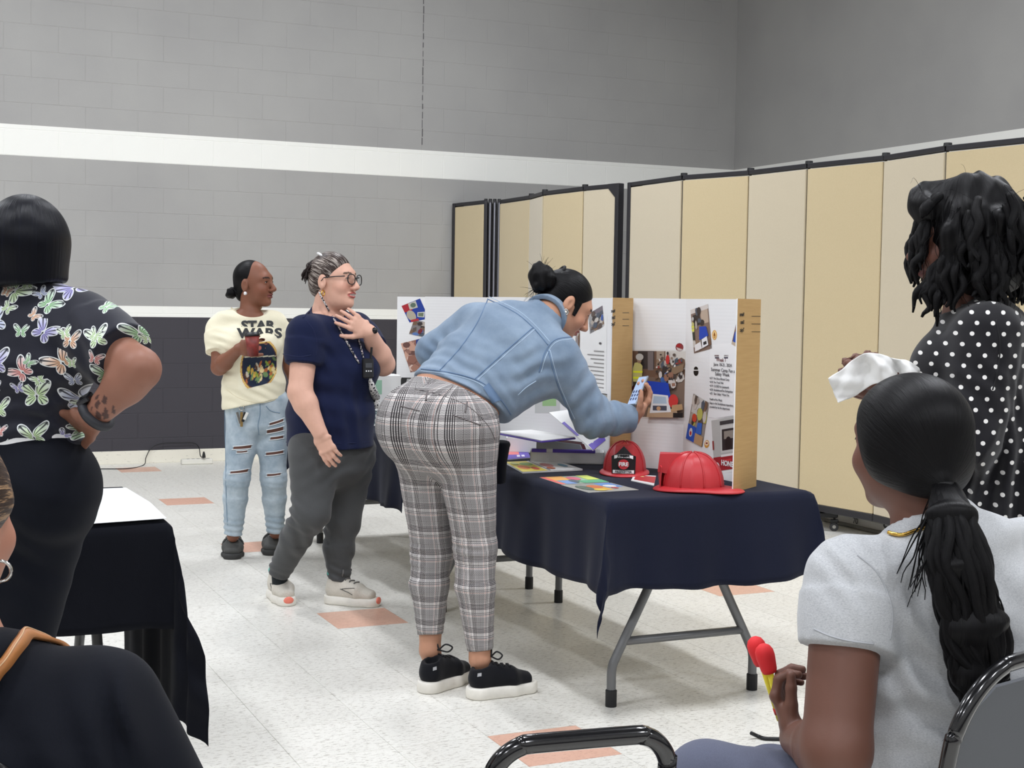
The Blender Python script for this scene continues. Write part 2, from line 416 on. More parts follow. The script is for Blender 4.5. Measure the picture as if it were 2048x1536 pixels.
# ------------------------------------------------------------------ the room
BW, RW, LW, NW, CZ = 11.47, 7.54, -6.2, -4.0, 5.6
def wall_paint(name, gray=True, scuff=False):
    g = N(name); g.set(0.62, 0, 0.35); p = g.pos(); z = g.sep(p)[2]
    n1 = g.noise(g.scale(p, (1, 1, 1)), 1.3, 3); gr = g.ramp(n1, [(0.3, srgb(158, 157, 155)), (0.7, srgb(166, 165, 162))])
    wh = srgb(238, 238, 232); dk = srgb(62, 60, 66)
    c = g.mix(g.math('GREATER_THAN', z, 1.181), dk, wh)
    c = g.mix(g.math('GREATER_THAN', z, 1.268), c, gr); c = g.mix(g.math('GREATER_THAN', z, 2.413), c, wh)
    c = g.mix(g.math('GREATER_THAN', z, 2.65), c, gr); g.base(c)
    g.bump(g.math('ADD', g.noise(p, 160, 3), g.math('MULTIPLY', g.noise(p, 40, 2), 0.6)), 0.25, 0.0015); return g.m
M_wall = wall_paint('painted_block')
def struct(o): o['kind'] = 'structure'; return o
M_mortar = M_wall
wb = struct(MB().box(((LW + RW) / 2, BW + 0.1015, CZ / 2), ((RW - LW) / 2 + 0.2, 0.1, CZ / 2)).build('wall_back', M_mortar))
struct(MB().box((RW + 0.1, (BW + NW) / 2, CZ / 2), (0.1, (BW - NW) / 2, CZ / 2)).build('wall_right', M_wall))
struct(MB().box((LW - 0.1, (BW + NW) / 2, CZ / 2), (0.1, (BW - NW) / 2, CZ / 2)).build('wall_left', M_wall))
struct(MB().box(((LW + RW) / 2, NW - 0.1, CZ / 2), ((RW - LW) / 2, 0.1, CZ / 2)).build('wall_front', M_wall))
struct(MB().box(((LW + RW) / 2, (BW + NW) / 2, CZ + 0.1), ((RW - LW) / 2 + 0.3, (BW - NW) / 2 + 0.3, 0.1)).build('ceiling', plain('ceiling_paint', (110, 110, 112), 0.8)))
# block courses of the back wall, each block its own piece
BH, BL, JT = 0.2011, 0.4022, 0.003
def block_mesh(L):
    mb = MB(); w, h, d, c = L / 2 - JT / 2, BH / 2 - JT / 2, 0.0018, 0.0026
    mb.add([(-w, 0, -h), (w, 0, -h), (w, 0, h), (-w, 0, h), (-w + c, -d, -h + c), (w - c, -d, -h + c), (w - c, -d, h - c), (-w + c, -d, h - c)],
           [(4, 5, 6, 7), (0, 1, 5, 4), (1, 2, 6, 5), (2, 3, 7, 6), (3, 0, 4, 7)]); return mb
bm_full = block_mesh(BL).build('block', M_wall, wb, world=False); bm_half = block_mesh(BL / 2).build('block', M_wall, wb, world=False)
CJ = 4.335; first = {}; rest = MB(); nb = 0
for k in range(int(CZ / BH)):
    zc = (k + 0.5) * BH; spans = []
    for sgn in (-1, 1):
        x = CJ; half = (k % 2 == 0)
        while LW < x < RW:
            L = BL / 2 if half else BL; half = False
            if sgn > 0 and x + L > RW: break
            spans.append((x + sgn * L / 2, L)); x += sgn * L
    for xc, L in spans:
        vis = 0.6 < xc < RW and zc < 3.45 + (xc - 0.9) * 0.125 and not (xc > 4.9 and zc < 2.0)
        if vis and nb < 298:
            src = bm_full if L > 0.3 else bm_half
            if src.name not in first: o = src; first[src.name] = 1
            else: o = bpy.data.objects.new('block', src.data); link(o, wb)
            o.location = (xc, BW + 0.0015, zc); nb += 1
        else:
            mb = block_mesh(L); rest.add(mb.v[0] + np.array([xc, BW + 0.0015, zc]), sum([[tuple(r) for r in f] for f in mb.f.values()], []))
r_ = rest.build('block_courses', M_wall, wb); r_['kind'] = 'stuff'
cj = MB()
for i in range(60):
    z0 = 1.27 + i * 0.075
    if z0 < 2.67: continue
    cj.box((CJ + 0.002 * math.sin(i * 2.3), BW - 0.0008, z0 + 0.03), (0.0035 + 0.0012 * math.sin(i * 1.7), 0.001, 0.028 + 0.007 * math.sin(i)))
cj.build('control_joint', plain('joint_sealant', (96, 94, 96), 0.8), wb)
# base band along the back wall
g = N('base_band'); g.set(0.5); p = g.pos(); nzs = g.noise(g.scale(p, (4, 4, 14)), 6, 5, 0.7)
g.base(g.ramp(nzs, [(0.0, srgb(232, 228, 214)), (0.6, srgb(232, 228, 214)), (0.68, srgb(150, 146, 138)), (0.74, srgb(90, 88, 86))]))
M_base = g.m
struct(MB().box(((LW + RW) / 2, BW - 0.006, 0.052), ((RW - LW) / 2, 0.006, 0.052), ch=0.002).build('baseboard_back', M_base))
struct(MB().box((RW - 0.006, (BW + NW) / 2, 0.052), (0.006, (BW - NW) / 2, 0.052), ch=0.002).build('baseboard_right', M_base))
# floor tiles
def tile_mat(name, base, dark, rnd=0.06):
    g = N(name); g.set(0.32, 0, 0.45); p = g.pos(); oi = g.n('ShaderNodeObjectInfo').outputs['Random']
    a = g.noise(g.scale(p, (14, 60, 14)), 1.6, 3, 0.6); b = g.noise(g.scale(p, (60, 14, 14)), 1.4, 3, 0.6)
    fl = a
    speck = g.math('GREATER_THAN', g.noise(g.scale(p, (26, 92, 20)), 1.5, 3, 0.75), 0.575)
    c = g.ramp(fl, [(0.25, tuple(x * 0.94 for x in base[:3]) + (1,)), (0.75, base)])
    c = g.mix(g.math('MULTIPLY', oi, rnd), c, dark); c = g.mix(g.math('MULTIPLY', speck, 0.5), c, dark)
    big = g.noise(p, 1.1, 3); c = g.mix(g.math('MULTIPLY', big, 0.12), c, tuple(x * 0.75 for x in base[:3]) + (1,)); g.base(c)
    r = g.n('ShaderNodeMapRange'); r.inputs[3].default_value = 0.24; r.inputs[4].default_value = 0.42; g.l(g.noise(p, 9, 3), r.inputs[0]); g.l(r.outputs[0], g.b.inputs['Roughness'])
    return g.m
M_tile = tile_mat('vinyl_tile', srgb(236, 234, 226), srgb(120, 108, 92)); M_pink = tile_mat('vinyl_tile_salmon', srgb(228, 184, 162), srgb(176, 120, 104), 0.1)
TS = 0.305; TO = (1.705, 5.41)
fl = struct(MB().box(((LW + RW) / 2, (BW + NW) / 2, -0.053), ((RW - LW) / 2, (BW - NW) / 2, 0.05)).build('floor', plain('tile_seam', (196, 192, 180), 0.6)))
def tile_mesh():
    w, d, c = TS / 2 - 0.0003, 0.003, 0.0006
    return MB().add([(-w, -w, -d), (w, -w, -d), (w, w, -d), (-w, w, -d), (-w + c, -w + c, 0), (w - c, -w + c, 0), (w - c, w - c, 0), (-w + c, w - c, 0)],
                    [(4, 5, 6, 7), (0, 1, 5, 4), (1, 2, 6, 5), (2, 3, 7, 6), (3, 0, 4, 7)])
cand = []
for i in range(int((LW - TO[0]) / TS) - 1, int((RW - TO[0]) / TS) + 1):
    for j in range(int((NW - TO[1]) / TS) - 1, int((BW - TO[1]) / TS) + 1):
        x, y = TO[0] + (i + 0.5) * TS, TO[1] + (j + 0.5) * TS
        if x < LW or x > RW or y < NW or y > BW: continue
        Y = SY * x + CY * y; X = CY * x - SY * y; vis = 3.75 < Y < 12.4 and abs(X) < Y * 0.38 + 0.2 and x < 5.3
        hid = (X < -0.33 * Y + 0.5 and Y < 4.4) or (X > 0.3 * Y - 0.35 and Y < 5.2)
        cand.append((0 if (vis and not hid) else 1, Y, x, y, i % 6 == 0 and j % 6 == 0))
cand.sort(); rest = MB(); restp = MB(); t0 = tile_mesh().build('tile', M_tile, fl, world=False); t1 = tile_mesh().build('tile', M_pink, fl, world=False); u0 = u1 = False
tv = np.concatenate(tile_mesh().v); tf = [tuple(f) for f in tile_mesh().f[4]]
for n_, (h, Y, x, y, pk) in enumerate(cand):
    if (n_ < 290 or (pk and h == 0)) and h == 0:
        if pk: o = t1 if not u1 else link(bpy.data.objects.new('tile', t1.data), fl); u1 = True
        else: o = t0 if not u0 else link(bpy.data.objects.new('tile', t0.data), fl); u0 = True
        o.location = (x, y, 0)
    else: (restp if pk else rest).add(tv + np.array([x, y, 0]), tf)
tag(rest.build('tile_field', M_tile, fl), kind='stuff'); tag(restp.build('tile_field', M_pink, fl), kind='stuff')
# high-bay fixtures (housings of the lamps)
M_fix = plain('fixture_white', (225, 225, 225), 0.4); gE = N('lamp_lens'); gE.base((1, 1, 1, 1)); gE.b.inputs['Emission Color'].default_value = (1, 0.97, 0.92, 1); gE.b.inputs['Emission Strength'].default_value = 6.0
for i, (a, b) in enumerate(LIGHTS):
    row = ['nearest the front wall', 'in the middle', 'nearest the back wall'][i % 3]; colm = ['leftmost', 'second from left', 'middle', 'second from right', 'added rightmost'][i // 3]
    e = empty('high_bay_fixture', (a, b, LZ), 'white high bay ceiling fixture, %s column, %s' % (colm, row), 'light fixture', 'high bay fixtures')
    MB().box((a, b, LZ + 0.04), (0.19, 0.6, 0.035), ch=0.01).build('housing', M_fix, e)
    MB().box((a, b, LZ - 0.001), (0.17, 0.575, 0.004)).build('lens', gE.m, e)
    for s in (-0.4, 0.4): MB().tube([(a, b + s, LZ + 0.07), (a, b + s, CZ)], 0.004, 6).build('hanger', plain('steel_wire', (150, 150, 150), 0.3, 1), e)
# power strip and cord at the back wall
e = empty('power_strip', (2.35, BW - 0.2, 0), 'white power strip on the floor against the back wall', 'power strip')
s0, s1 = atz(363, 929), atz(424, 927); cc = (s0 + s1) / 2; cc[2] = 0.022; axs = frame(np.cross([0, 0, 1], s1 - s0))
MB().box(cc, (0.125, 0.028, 0.021), axs, 0.005).build('strip_body', plain('strip_plastic', (226, 224, 214), 0.4), e)
mb = MB()
for i in range(5): mb.box(cc + axs[0] * (-0.09 + 0.04 * i) + np.array([0, 0, 0.0212]), (0.011, 0.009, 0.0008), axs)
mb.build('socket_face', plain('socket_grey', (120, 118, 112), 0.5), e)
def onb(u, v, b): d = _ray(u, v); return CAMP + d * (b / d[1])
cp = [atz(120, 942, 0.004), atz(190, 938, 0.004), atz(255, 937, 0.004), atz(287, 930, 0.004), onb(292, 915, 11.43), onb(302, 897, 11.445), onb(322, 887, 11.45), onb(360, 885.5, 11.45), onb(388, 886, 11.45), onb(398, 896, 11.40), onb(401, 912, 11.30), cc + np.array([0.05, -0.03, 0.03])]
cp[0][2] = cp[1][2] = cp[2][2] = cp[3][2] = 0.004
e2 = empty('electrical_cable', cp[1], 'thin black cord running along the floor and up the back wall', 'cord')
MB().tube(spline(cp, 8), 0.0035, 7).build('cable', plain('cord_black', (20, 20, 22), 0.5), e2)
MB().tube([cp[-1] + np.array([0, 0, 0.05]), cp[-1] + np.array([0, 0, 0.02]), cp[-1]], [0.006, 0.013, 0.015], 8).build('plug', plain('cord_black', (20, 20, 22), 0.5), e2)
# ------------------------------------------------------------------ folding partition
PH, PB = 2.2, 0.125
g = N('partition_fabric'); g.set(0.85, 0, 0.2, 0, 0.75); g.b.inputs['Sheen Roughness'].default_value = 0.35; o_ = g.pos(); nzf = g.noise(g.scale(o_, (1, 1, 1)), 900, 2)
g.base(g.ramp(nzf, [(0.35, srgb(192, 174, 136)), (0.65, srgb(211, 195, 160))])); g.bump(nzf, 0.25, 0.001); M_pan = g.m
g = N('partition_fabric_painted_sheen'); g.set(0.85, 0, 0.2, 0, 0.4); nzf = g.noise(g.pos(), 900, 2); g.base(g.ramp(nzf, [(0.35, srgb(190, 178, 152)), (0.65, srgb(207, 195, 170))])); g.bump(nzf, 0.25, 0.001); M_pan_sheen = g.m  # paler copy of the fabric: sheen of the angled panels put into the colour
M_rail = plain('partition_rail', (43, 42, 46), 0.45, 0.2); M_blk = plain('black_plastic', (14, 14, 17), 0.45)
def panel(p0, p1, parent, mat=None):
    p0 = np.array([*p0, 0.]); p1 = np.array([*p1, 0.]); d = nz(p1 - p0); L = np.linalg.norm(p1 - p0); ax = np.array([d, np.cross([0, 0, 1], d), [0, 0, 1]]); c = (p0 + p1) / 2
    pe = bpy.data.objects.new('panel', None); link(pe, parent); pe.empty_display_size = 0.05
    Mi = vmat(parent).inverted(); pe.location = Mi @ Vector([*c[:2], PB])
    MB().box(c + np.array([0, 0, (PH + PB) / 2]), (L / 2 - 0.006, 0.019, (PH - PB) / 2 - 0.035), ax, 0.004).build('fabric_face', mat or M_pan, pe)
    MB().box(c + np.array([0, 0, PH - 0.014]), (L / 2 - 0.004, 0.021, 0.014), ax, 0.003).box(c + np.array([0, 0, PB + 0.015]), (L / 2 - 0.004, 0.021, 0.02), ax, 0.003).build('rail', M_rail, pe)
def hinge(p, parent):
    p = np.array([*p, 0.]); MB().tube([p + [0, 0, PB], p + [0, 0, PH]], 0.008, 8).lathe([(0.0, PH + 0.016), (0.022, PH + 0.015), (0.024, PH - 0.004), (0, PH - 0.005)], 12, p).build('hinge', M_blk, parent)
def endpost(p, d, parent):
    p = np.array([*p, 0.]); d = nz([*d, 0]); ax = np.array([d, np.cross([0, 0, 1], d), [0, 0, 1]]); s = np.array([0, 0, 1])
    mb = MB().box(p + [0, 0, (PH + PB) / 2], (0.02, 0.028, (PH - PB) / 2), ax, 0.004)
    mb.poly([p + d * 0.02 + s * (PH), p + d * 0.1 + s * PH, p + d * 0.1 + s * (PH - 0.03), p + d * 0.02 + s * (PH - 0.1)], ax[1] * 0.024, 1.0).build('end_post', M_rail, parent)
def caster_leg(p, ax, parent, dirn=1):
    p = np.array([*p, 0.]); mb = MB()
    mb.box(p + ax[1] * 0 + [0, 0, 0.098], (0.022, 0.17, 0.016), ax, 0.006).box(p + [0, 0, 0.12], (0.03, 0.05, 0.012), ax, 0.004).build('foot_bar', M_blk, parent)
    for s in (-1, 1):
        q = p + ax[1] * 0.15 * s; w = MB()
        w.tube([q + [0, 0, 0.085], q + [0, 0, 0.06]], 0.008, 8).box(q + [0, 0, 0.062], (0.02, 0.024, 0.01), ax, 0.004)
        k = w.build('caster_fork', M_blk, parent)
        MB().lathe([(0.0, -0.011), (0.024, -0.011), (0.027, -0.006), (0.027, 0.006), (0.024, 0.011), (0, 0.011)], 16, q + ax[0] * 0.0 + [0, 0, 0.027], np.array([ax[1], [0, 0, 1], ax[0]])).build('wheel', plain('caster_rubber', (52, 52, 54), 0.6), k)
        MB().lathe([(0.0, -0.0115), (0.011, -0.0115), (0.011, 0.0115), (0, 0.0115)], 12, q + [0, 0, 0.027], np.array([ax[1], [0, 0, 1], ax[0]])).build('hub', plain('hub_grey', (170, 168, 160), 0.4), k)
far = [(4.64, 11.42), (4.70, 10.90)]; farb = [(4.80, 10.80), (4.80, 10.21), (4.716, 9.79), (4.764, 9.21), (4.842, 8.83)]
near = [(4.884, 8.725), (4.90, 8.05), (5.075, 7.53), (5.12, 6.98), (5.21, 6.385), (5.17, 5.84), (5.255, 5.30), (5.20, 4.72), (5.27, 4.15)]
e = empty('folding_partition', (4.75, 10.0, 0), 'beige folding room divider reaching the back wall, farther of the two', 'room divider', 'beige folding partitions')
for ch in (far, farb):
    for i, (a, b) in enumerate(zip(ch[:-1], ch[1:])): panel(a, b, e, M_pan_sheen if ch is farb and i in (1, 3) else None)
for p in farb[1:-1]: hinge(p, e)
endpost(far[0], (0.1, -1), e); endpost(farb[-1], (-0.2, 1), e)
dr = W(1, 0)
for i in range(4):
    p = np.array([4.675, 10.905, 0]) + dr * (0.024 + 0.0375 * i); q = p + W(0, 1) * 0.45; c = (p + q) / 2
    pe = MB().box(c + [0, 0, (PH + PB) / 2], (0.225, 0.0155, (PH - PB) / 2), np.array([W(0, 1), W(-1, 0), [0, 0, 1]]), 0.003).build('folded_panel', M_rail, e)
    MB().box(p - W(0, 1) * 0.002 + [0, 0, (PH + PB) / 2], (0.0012, 0.003, (PH - PB) / 2 - 0.02), np.array([W(0, 1), W(-1, 0), [0, 0, 1]])).build('edge_strip', plain('edge_grey', (176, 178, 190), 0.4, 0.5), pe) if i else None
    MB().lathe([(0.0, PH + 0.014), (0.014, PH + 0.013), (0.016, PH - 0.004), (0, PH - 0.005)], 10, p + W(0, 1) * 0.02).build('hinge_cap', M_blk, pe)
for i in (1, 3): caster_leg(farb[i], np.array([W(0, 1), W(-1, 0), [0, 0, 1]]), e)
e = empty('folding_partition', (5.1, 6.5, 0), 'beige folding room divider behind the display boards, nearer of the two', 'room divider', 'beige folding partitions')
for i, (a, b) in enumerate(zip(near[:-1], near[1:])): panel(a, b, e, M_pan_sheen if i % 2 == 0 else None)
for p in near[1:-1]: hinge(p, e)
endpost(near[0], (0.05, -1), e)
for i in (1, 3, 5, 7):
    q = near[i]; caster_leg((q[0] - 0.02, q[1] - 0.12), frame(W(1, -0.15)), e)
# folded tables stored on edge behind the partition
e = empty('stored_folding_table', (5.42, 6.3, 0), 'light grey plastic folding table stored on edge behind the divider', 'table')
gP = plain('table_plastic', (196, 194, 188), 0.5, bump=0.1, bs=300)
MB().box((5.42, 6.2, 0.40), (0.022, 0.95, 0.40), ch=0.012).build('table_top', gP, e)
MB().box((5.392, 6.2, 0.075), (0.006, 0.93, 0.004)).box((5.392, 6.2, 0.02), (0.006, 0.93, 0.006)).build('edge_rib', plain('rib_grey', (120, 118, 112), 0.5), e)
q0 = np.array([5.384, 6.42, 0.075])
hexa = [(-0.1, -0.012), (-0.085, -0.026), (0.085, -0.026), (0.1, -0.012), (0.1, 0.012), (0.085, 0.026), (-0.085, 0.026), (-0.1, 0.012)]
bd = MB().poly([q0 + np.array([0, -x, z]) for x, z in hexa], (-1, 0, 0), 0.003).build('badge', M_blk, e)
text('badge_lettering', 'Rubbermaid', plain('print_white', (235, 235, 235), 0.5), 0.034, q0 + [-0.0036, 0, 0], (0, -1, 0), (0, 0, 1), bd)
text('stencil_number', '70', plain('print_black', (22, 22, 24), 0.6), 0.05, (5.392, 6.79, 0.05), (0, -1, 0), (0, 0, 1), e)
# ------------------------------------------------------------------ tables
TZ = 0.712
def fabric(name, rgb, sc=700, rough=0.9, sheen=0.25, bump=0.2, var=0.18):
    if name in MATS: return MATS[name]
    g = N(name); g.set(rough, 0, 0.15, 0, sheen); p = g.pos(); n = g.noise(p, sc, 2); c = srgb(*rgb)
    big = g.noise(p, 6, 3)
    g.base(g.mix(g.math('MULTIPLY', big, var), g.ramp(n, [(0.3, tuple(x * 0.8 for x in c[:3]) + (1,)), (0.7, tuple(min(1, x * 1.15) for x in c[:3]) + (1,))]), tuple(x * 0.6 for x in c[:3]) + (1,)))
    g.bump(n, bump, 0.001); MATS[name] = g.m; return g.m
M_navy = fabric('navy_cloth', (24, 28, 46), sheen=0.06); M_blackcloth = fabric('black_cloth', (13, 15, 23), sheen=0.03)
def folding_table(cx, cy, hx, hy, label, along='y', group=None):
    e = empty('folding_table', (cx, cy, 0), label, 'table', group)
    MB().box((cx, cy, TZ - 0.022), (hx, hy, 0.02), ch=0.008).build('table_top', plain('table_plastic', (196, 194, 188), 0.5), e)
    gm = plain('leg_grey', (112, 113, 114), 0.4, 0.35); cap = plain('foot_cap', (24, 24, 26), 0.6)
    for s in (-1, 1):
        for w in (-1, 1):
            def P(o, z): return np.array([cx + o * w, cy + s * (hy - 0.155), z]) if along == 'y' else np.array([cx + s * (hx - 0.155), cy + o * w, z])
            pts = spline([P(0.125, TZ - 0.03), P(0.125, 0.50), P(0.127, 0.44), P(0.15, 0.38), P(0.255, 0.18), P(0.277, 0.13), P(0.279, 0.07), P(0.279, 0.004)], 5)
            lg = MB().tube(pts, 0.0155, 10).build('leg', gm, e, True); MB().lathe([(0, 0.0), (0.019, 0.0), (0.019, 0.055), (0.015, 0.058)], 12, P(0.279, 0.0)).build('foot', cap, lg)
        def Q(o): return np.array([cx + o, cy + s * (hy - 0.155), 0.215]) if along == 'y' else np.array([cx + s * (hx - 0.155), cy + o, 0.215])
        MB().tube([Q(-0.235), Q(0.235)], 0.014, 8).build('cross_bar', gm, e, True)
    return e
def tablecloth(name, cx, cy, hx, hy, hang, mat, label, seed=0, n=0.022, wave=0.012):
    """hang: (x-, x+, y-, y+)"""
    r = np.random.default_rng(seed); hx += 0.004; hy += 0.004
    s = np.arange(-hx - hang[0], hx + hang[1] + n, n); t = np.arange(-hy - hang[2], hy + hang[3] + n, n)
    s = np.clip(s, -hx - hang[0], hx + hang[1]); t = np.clip(t, -hy - hang[2], hy + hang[3]); S, T = np.meshgrid(s, t, indexing='ij')
    ex = np.maximum(np.abs(S) - hx, 0); ey = np.maximum(np.abs(T) - hy, 0); sx = np.sign(S); sy = np.sign(T); rr = np.hypot(ex, ey); ph = np.arctan2(ey, ex)
    wv = lambda q, o: (np.sin(q * 9 + o) + 0.6 * np.sin(q * 19 + 1.7 * o) + 0.35 * np.sin(q * 37 + o * .6))
    soft = 0.012; drop = np.where(rr > 0, np.maximum(rr - soft * (1 - np.exp(-rr / soft)) * 0.5, 0), 0); f = np.clip(drop / 0.25, 0, 1.3)
    corner = np.sin(2 * ph) * (ex > 0) * (ey > 0)
    outx = soft * (1 - np.exp(-ex / soft)) + f * (0.012 + wave * wv(T, seed)) * (ex > 0) + corner * drop * 0.10
    outy = soft * (1 - np.exp(-ey / soft)) + f * (0.012 + wave * wv(S, seed + 2)) * (ey > 0) + corner * drop * 0.10
    X = cx + np.clip(S, -hx, hx) + sx * outx; Y = cy + np.clip(T, -hy, hy) + sy * outy
    Z = TZ + 0.002 - drop + 0.0008 * np.sin(S * 13 + seed) * np.cos(T * 11) + 0.006 * wv(S + T, 3) * np.clip(drop / 0.3, 0, 1)
    Z = np.maximum(Z, 0.012); V = np.stack([X, Y, Z], -1).reshape(-1, 3); a, b = S.shape; I = np.arange(a * b).reshape(a, b)
    F = np.stack([I[:-1, :-1], I[1:, :-1], I[1:, 1:], I[:-1, 1:]], -1).reshape(-1, 4)
    o = mesh_np(name, V, F, mat); sm = o.modifiers.new('thick', 'SOLIDIFY'); sm.thickness = 0.0016; sm.offset = 1
    return tag(o, label, 'tablecloth')
T1 = (2.495, 4.79); HX, HY = 0.38, 0.915
folding_table(*T1, HX, HY, 'grey legged folding table under navy cloth with the red helmets'); folding_table(T1[0] + 0.005, T1[1] + 2 * HY + 0.01, HX, HY, 'farther folding table under navy cloth behind the woman in navy')
tablecloth('tablecloth', *T1, HX, HY, (0.30, 0.29, 0.30, 0.0), M_navy, 'navy tablecloth on the table holding two red helmets', 4)
tablecloth('tablecloth', T1[0] + 0.005, T1[1] + 2 * HY + 0.012, HX, HY, (0.31, 0.29, 0.0, 0.30), M_navy, 'navy tablecloth on the farther table with the white box', 9)
LT = (0.73 - 0.915, 4.285)
folding_table(*LT, 0.915, 0.38, 'folding table under black cloth beside the woman in butterfly shirt', along='x')
tablecloth('tablecloth', *LT, 0.915, 0.38, (0.3, 0.56, 0.30, 0.3), M_blackcloth, 'black tablecloth on the left table beneath a white poster sheet', 2, wave=0.014)
# white poster paper on the left table
q = [atz(60, 1062, 0.718), atz(150, 1050, 0.718), atz(333, 1037, 0.722), atz(300, 1005, 0.72), atz(252, 976, 0.718), atz(90, 982, 0.718)]
ps = MB().poly(q, (0, 0, 1), 0.0012).build('poster_sheet', plain('white_paper', (236, 239, 240), 0.55, var=0.04, vs=5)); tag(ps, 'large white paper sheet lying on the black left table', 'paper')
mk = atz(186, 1013, 0.72); tag(MB().tube([mk, mk + W(0.002, 0.035)], 0.003, 6).build('crayon', plain('crayon_red', (196, 70, 60), 0.5)), 'small red crayon lying on the white poster sheet', 'crayon')
# ------------------------------------------------------------------ display boards
def onplane(u, v, p, n): d = _ray(u, v); return CAMP + d * (((p - CAMP) @ n) / (d @ n))
g = N('board_white'); g.set(0.55, 0, 0.3); p = g.pos(); z = g.sep(p)[2]; g.base(srgb(236, 236, 236)); w = g.n('ShaderNodeTexWave', bands_direction='Z'); w.inputs['Scale'].default_value = 24; g.l(p, w.inputs[0]); g.bump(w.outputs[1], 0.08, 0.001); M_bw = g.m
g = N('board_kraft'); g.set(0.7, 0, 0.25); p = g.pos(); nn = g.noise(g.scale(p, (3, 3, 60)), 3, 3); g.base(g.ramp(nn, [(0.3, srgb(178, 144, 95)), (0.7, srgb(186, 152, 102))])); M_kr = g.m
M_ink = plain('print_black', (22, 22, 24), 0.6); BHT = 0.642; M_pp = colmat('printed_paper', 0.45)
def board(label, pts, flap, group='trifold display boards'):
    """pts: plan points of the white panels; flap: plan points of the brown outer flap"""
    e = empty('display_board', [*np.mean(pts, 0), TZ + 0.004], label, 'display board', group); z0 = TZ + 0.005; out = []
    for nm, L, mt in [('board_panel', pts, (M_bw, M_kr)), ('board_flap', flap, (M_kr, M_bw))]:
        for a, b in zip(L[:-1], L[1:]):
            a = np.array([*a, z0]); b = np.array([*b, z0]); d = nz(b - a); n = np.cross([0, 0, 1], d)
            if n @ W(0, 1) > 0: n = -n
            t = 0.004; mb = MB().poly([a, b, b + [0, 0, BHT], a + [0, 0, BHT]], n, t)
            o = mb.build(nm, None, e, mats=list(mt), fm=None); n_ = np.array([[*pl.normal] for pl in o.data.polygons]); 
            fr = a + n * (t + 0.0006)
            for pl in o.data.polygons:
                c = np.array(pl.center) + np.array(vmat(e).translation); side = (c - a) @ n
                pl.material_index = 0 if side > t * 0.6 else 1
            out.append((o, fr, n, d))
    return e, out
c2w = lambda x, y: tuple(W(x, y)[:2])
bR = board('rightmost trifold board with large camp photo, beside the red helmets', [c2w(0.432, 5.354), c2w(0.6446, 5.20), c2w(0.842, 4.79)], [c2w(0.842, 4.79), c2w(0.735, 4.617)])
bM = board('trifold board with typed page behind the bent woman\'s head', [c2w(-0.09, 5.99), c2w(0.262, 5.72), c2w(0.45, 5.30)], [c2w(0.45, 5.30), c2w(0.36, 5.13)])
b2 = board('trifold board with pencil print behind the denim jacket', [c2w(-0.42, 6.72), c2w(-0.12, 6.48), c2w(0.085, 6.10)], [c2w(0.085, 6.10), c2w(0.04, 5.95)])
b1 = board('leftmost trifold board with tilted snapshots beside the woman in navy', [c2w(-0.595, 7.22), c2w(-0.385, 7.1), c2w(-0.245, 6.85)], [c2w(-0.245, 6.85), c2w(-0.295, 6.73)])
def BL_(q, s, t): return (1 - s) * (1 - t) * q[0] + s * (1 - t) * q[1] + s * t * q[2] + (1 - s) * t * q[3]
def qpic(name, panel, px, shapes, lift=0.00012):
    """a flat print on a board panel; px: bottom-left, bottom-right, top-right, top-left"""
    o, fr, n, d = panel; q = [onplane(u, v, fr, n) for u, v in px]; mb = MB(); cols = []
    for i, (c, P) in enumerate(shapes):
        mb.add([BL_(q, *p) + n * lift * (i + 1) for p in P], [tuple(range(len(P)))]); cols += [srgb(*c)[:3]] * len(P)
    e = o.parent; return mb.build(name, M_pp, o, col=np.array(cols))
def blobs(seed, pal, n=26, r=(0.05, 0.16), box=(0, 0, 1, 1)):
    rg = np.random.default_rng(seed); out = []
    for i in range(n):
        cx, cy = rg.uniform(box[0] + .05, box[2] - .05), rg.uniform(box[1] + .05, box[3] - .05); rx, ry = rg.uniform(*r, 2); m_ = int(rg.integers(4, 9))
        P = [(min(max(x, box[0]), box[2]), min(max(y, box[1]), box[3])) for x, y in EL(cx, cy, rx, ry, m_, rg.uniform(0, 3))]; out.append((tuple(int(c) for c in pal[int(rg.integers(len(pal)))]), P))
    return out
ROOM = [(96, 82, 74), (142, 118, 98), (60, 52, 50), (176, 166, 156), (205, 198, 190), (118, 92, 74), (84, 92, 104)]
P0, P1, PF = bR[1]
def firefighter(x, y, s):
    Y = lambda P: [(x + a * s, y + b * s) for a, b in P]
    return [((54, 58, 48), Y(R4(0.02, -0.42, 0.2, -0.1))), ((196, 190, 120), Y([(0, -0.12), (0.22, -0.12), (0.24, 0.2), (0.16, 0.28), (0.04, 0.26), (-0.03, 0.1)])), ((226, 232, 60), Y(R4(-0.01, -0.06, 0.23, -0.02))), ((226, 232, 60), Y(R4(0.0, 0.06, 0.24, 0.1))), ((150, 126, 104), Y(EL(0.16, 0.32, 0.06, 0.07))), ((190, 190, 186), Y(EL(0.17, 0.38, 0.1, 0.07)))]
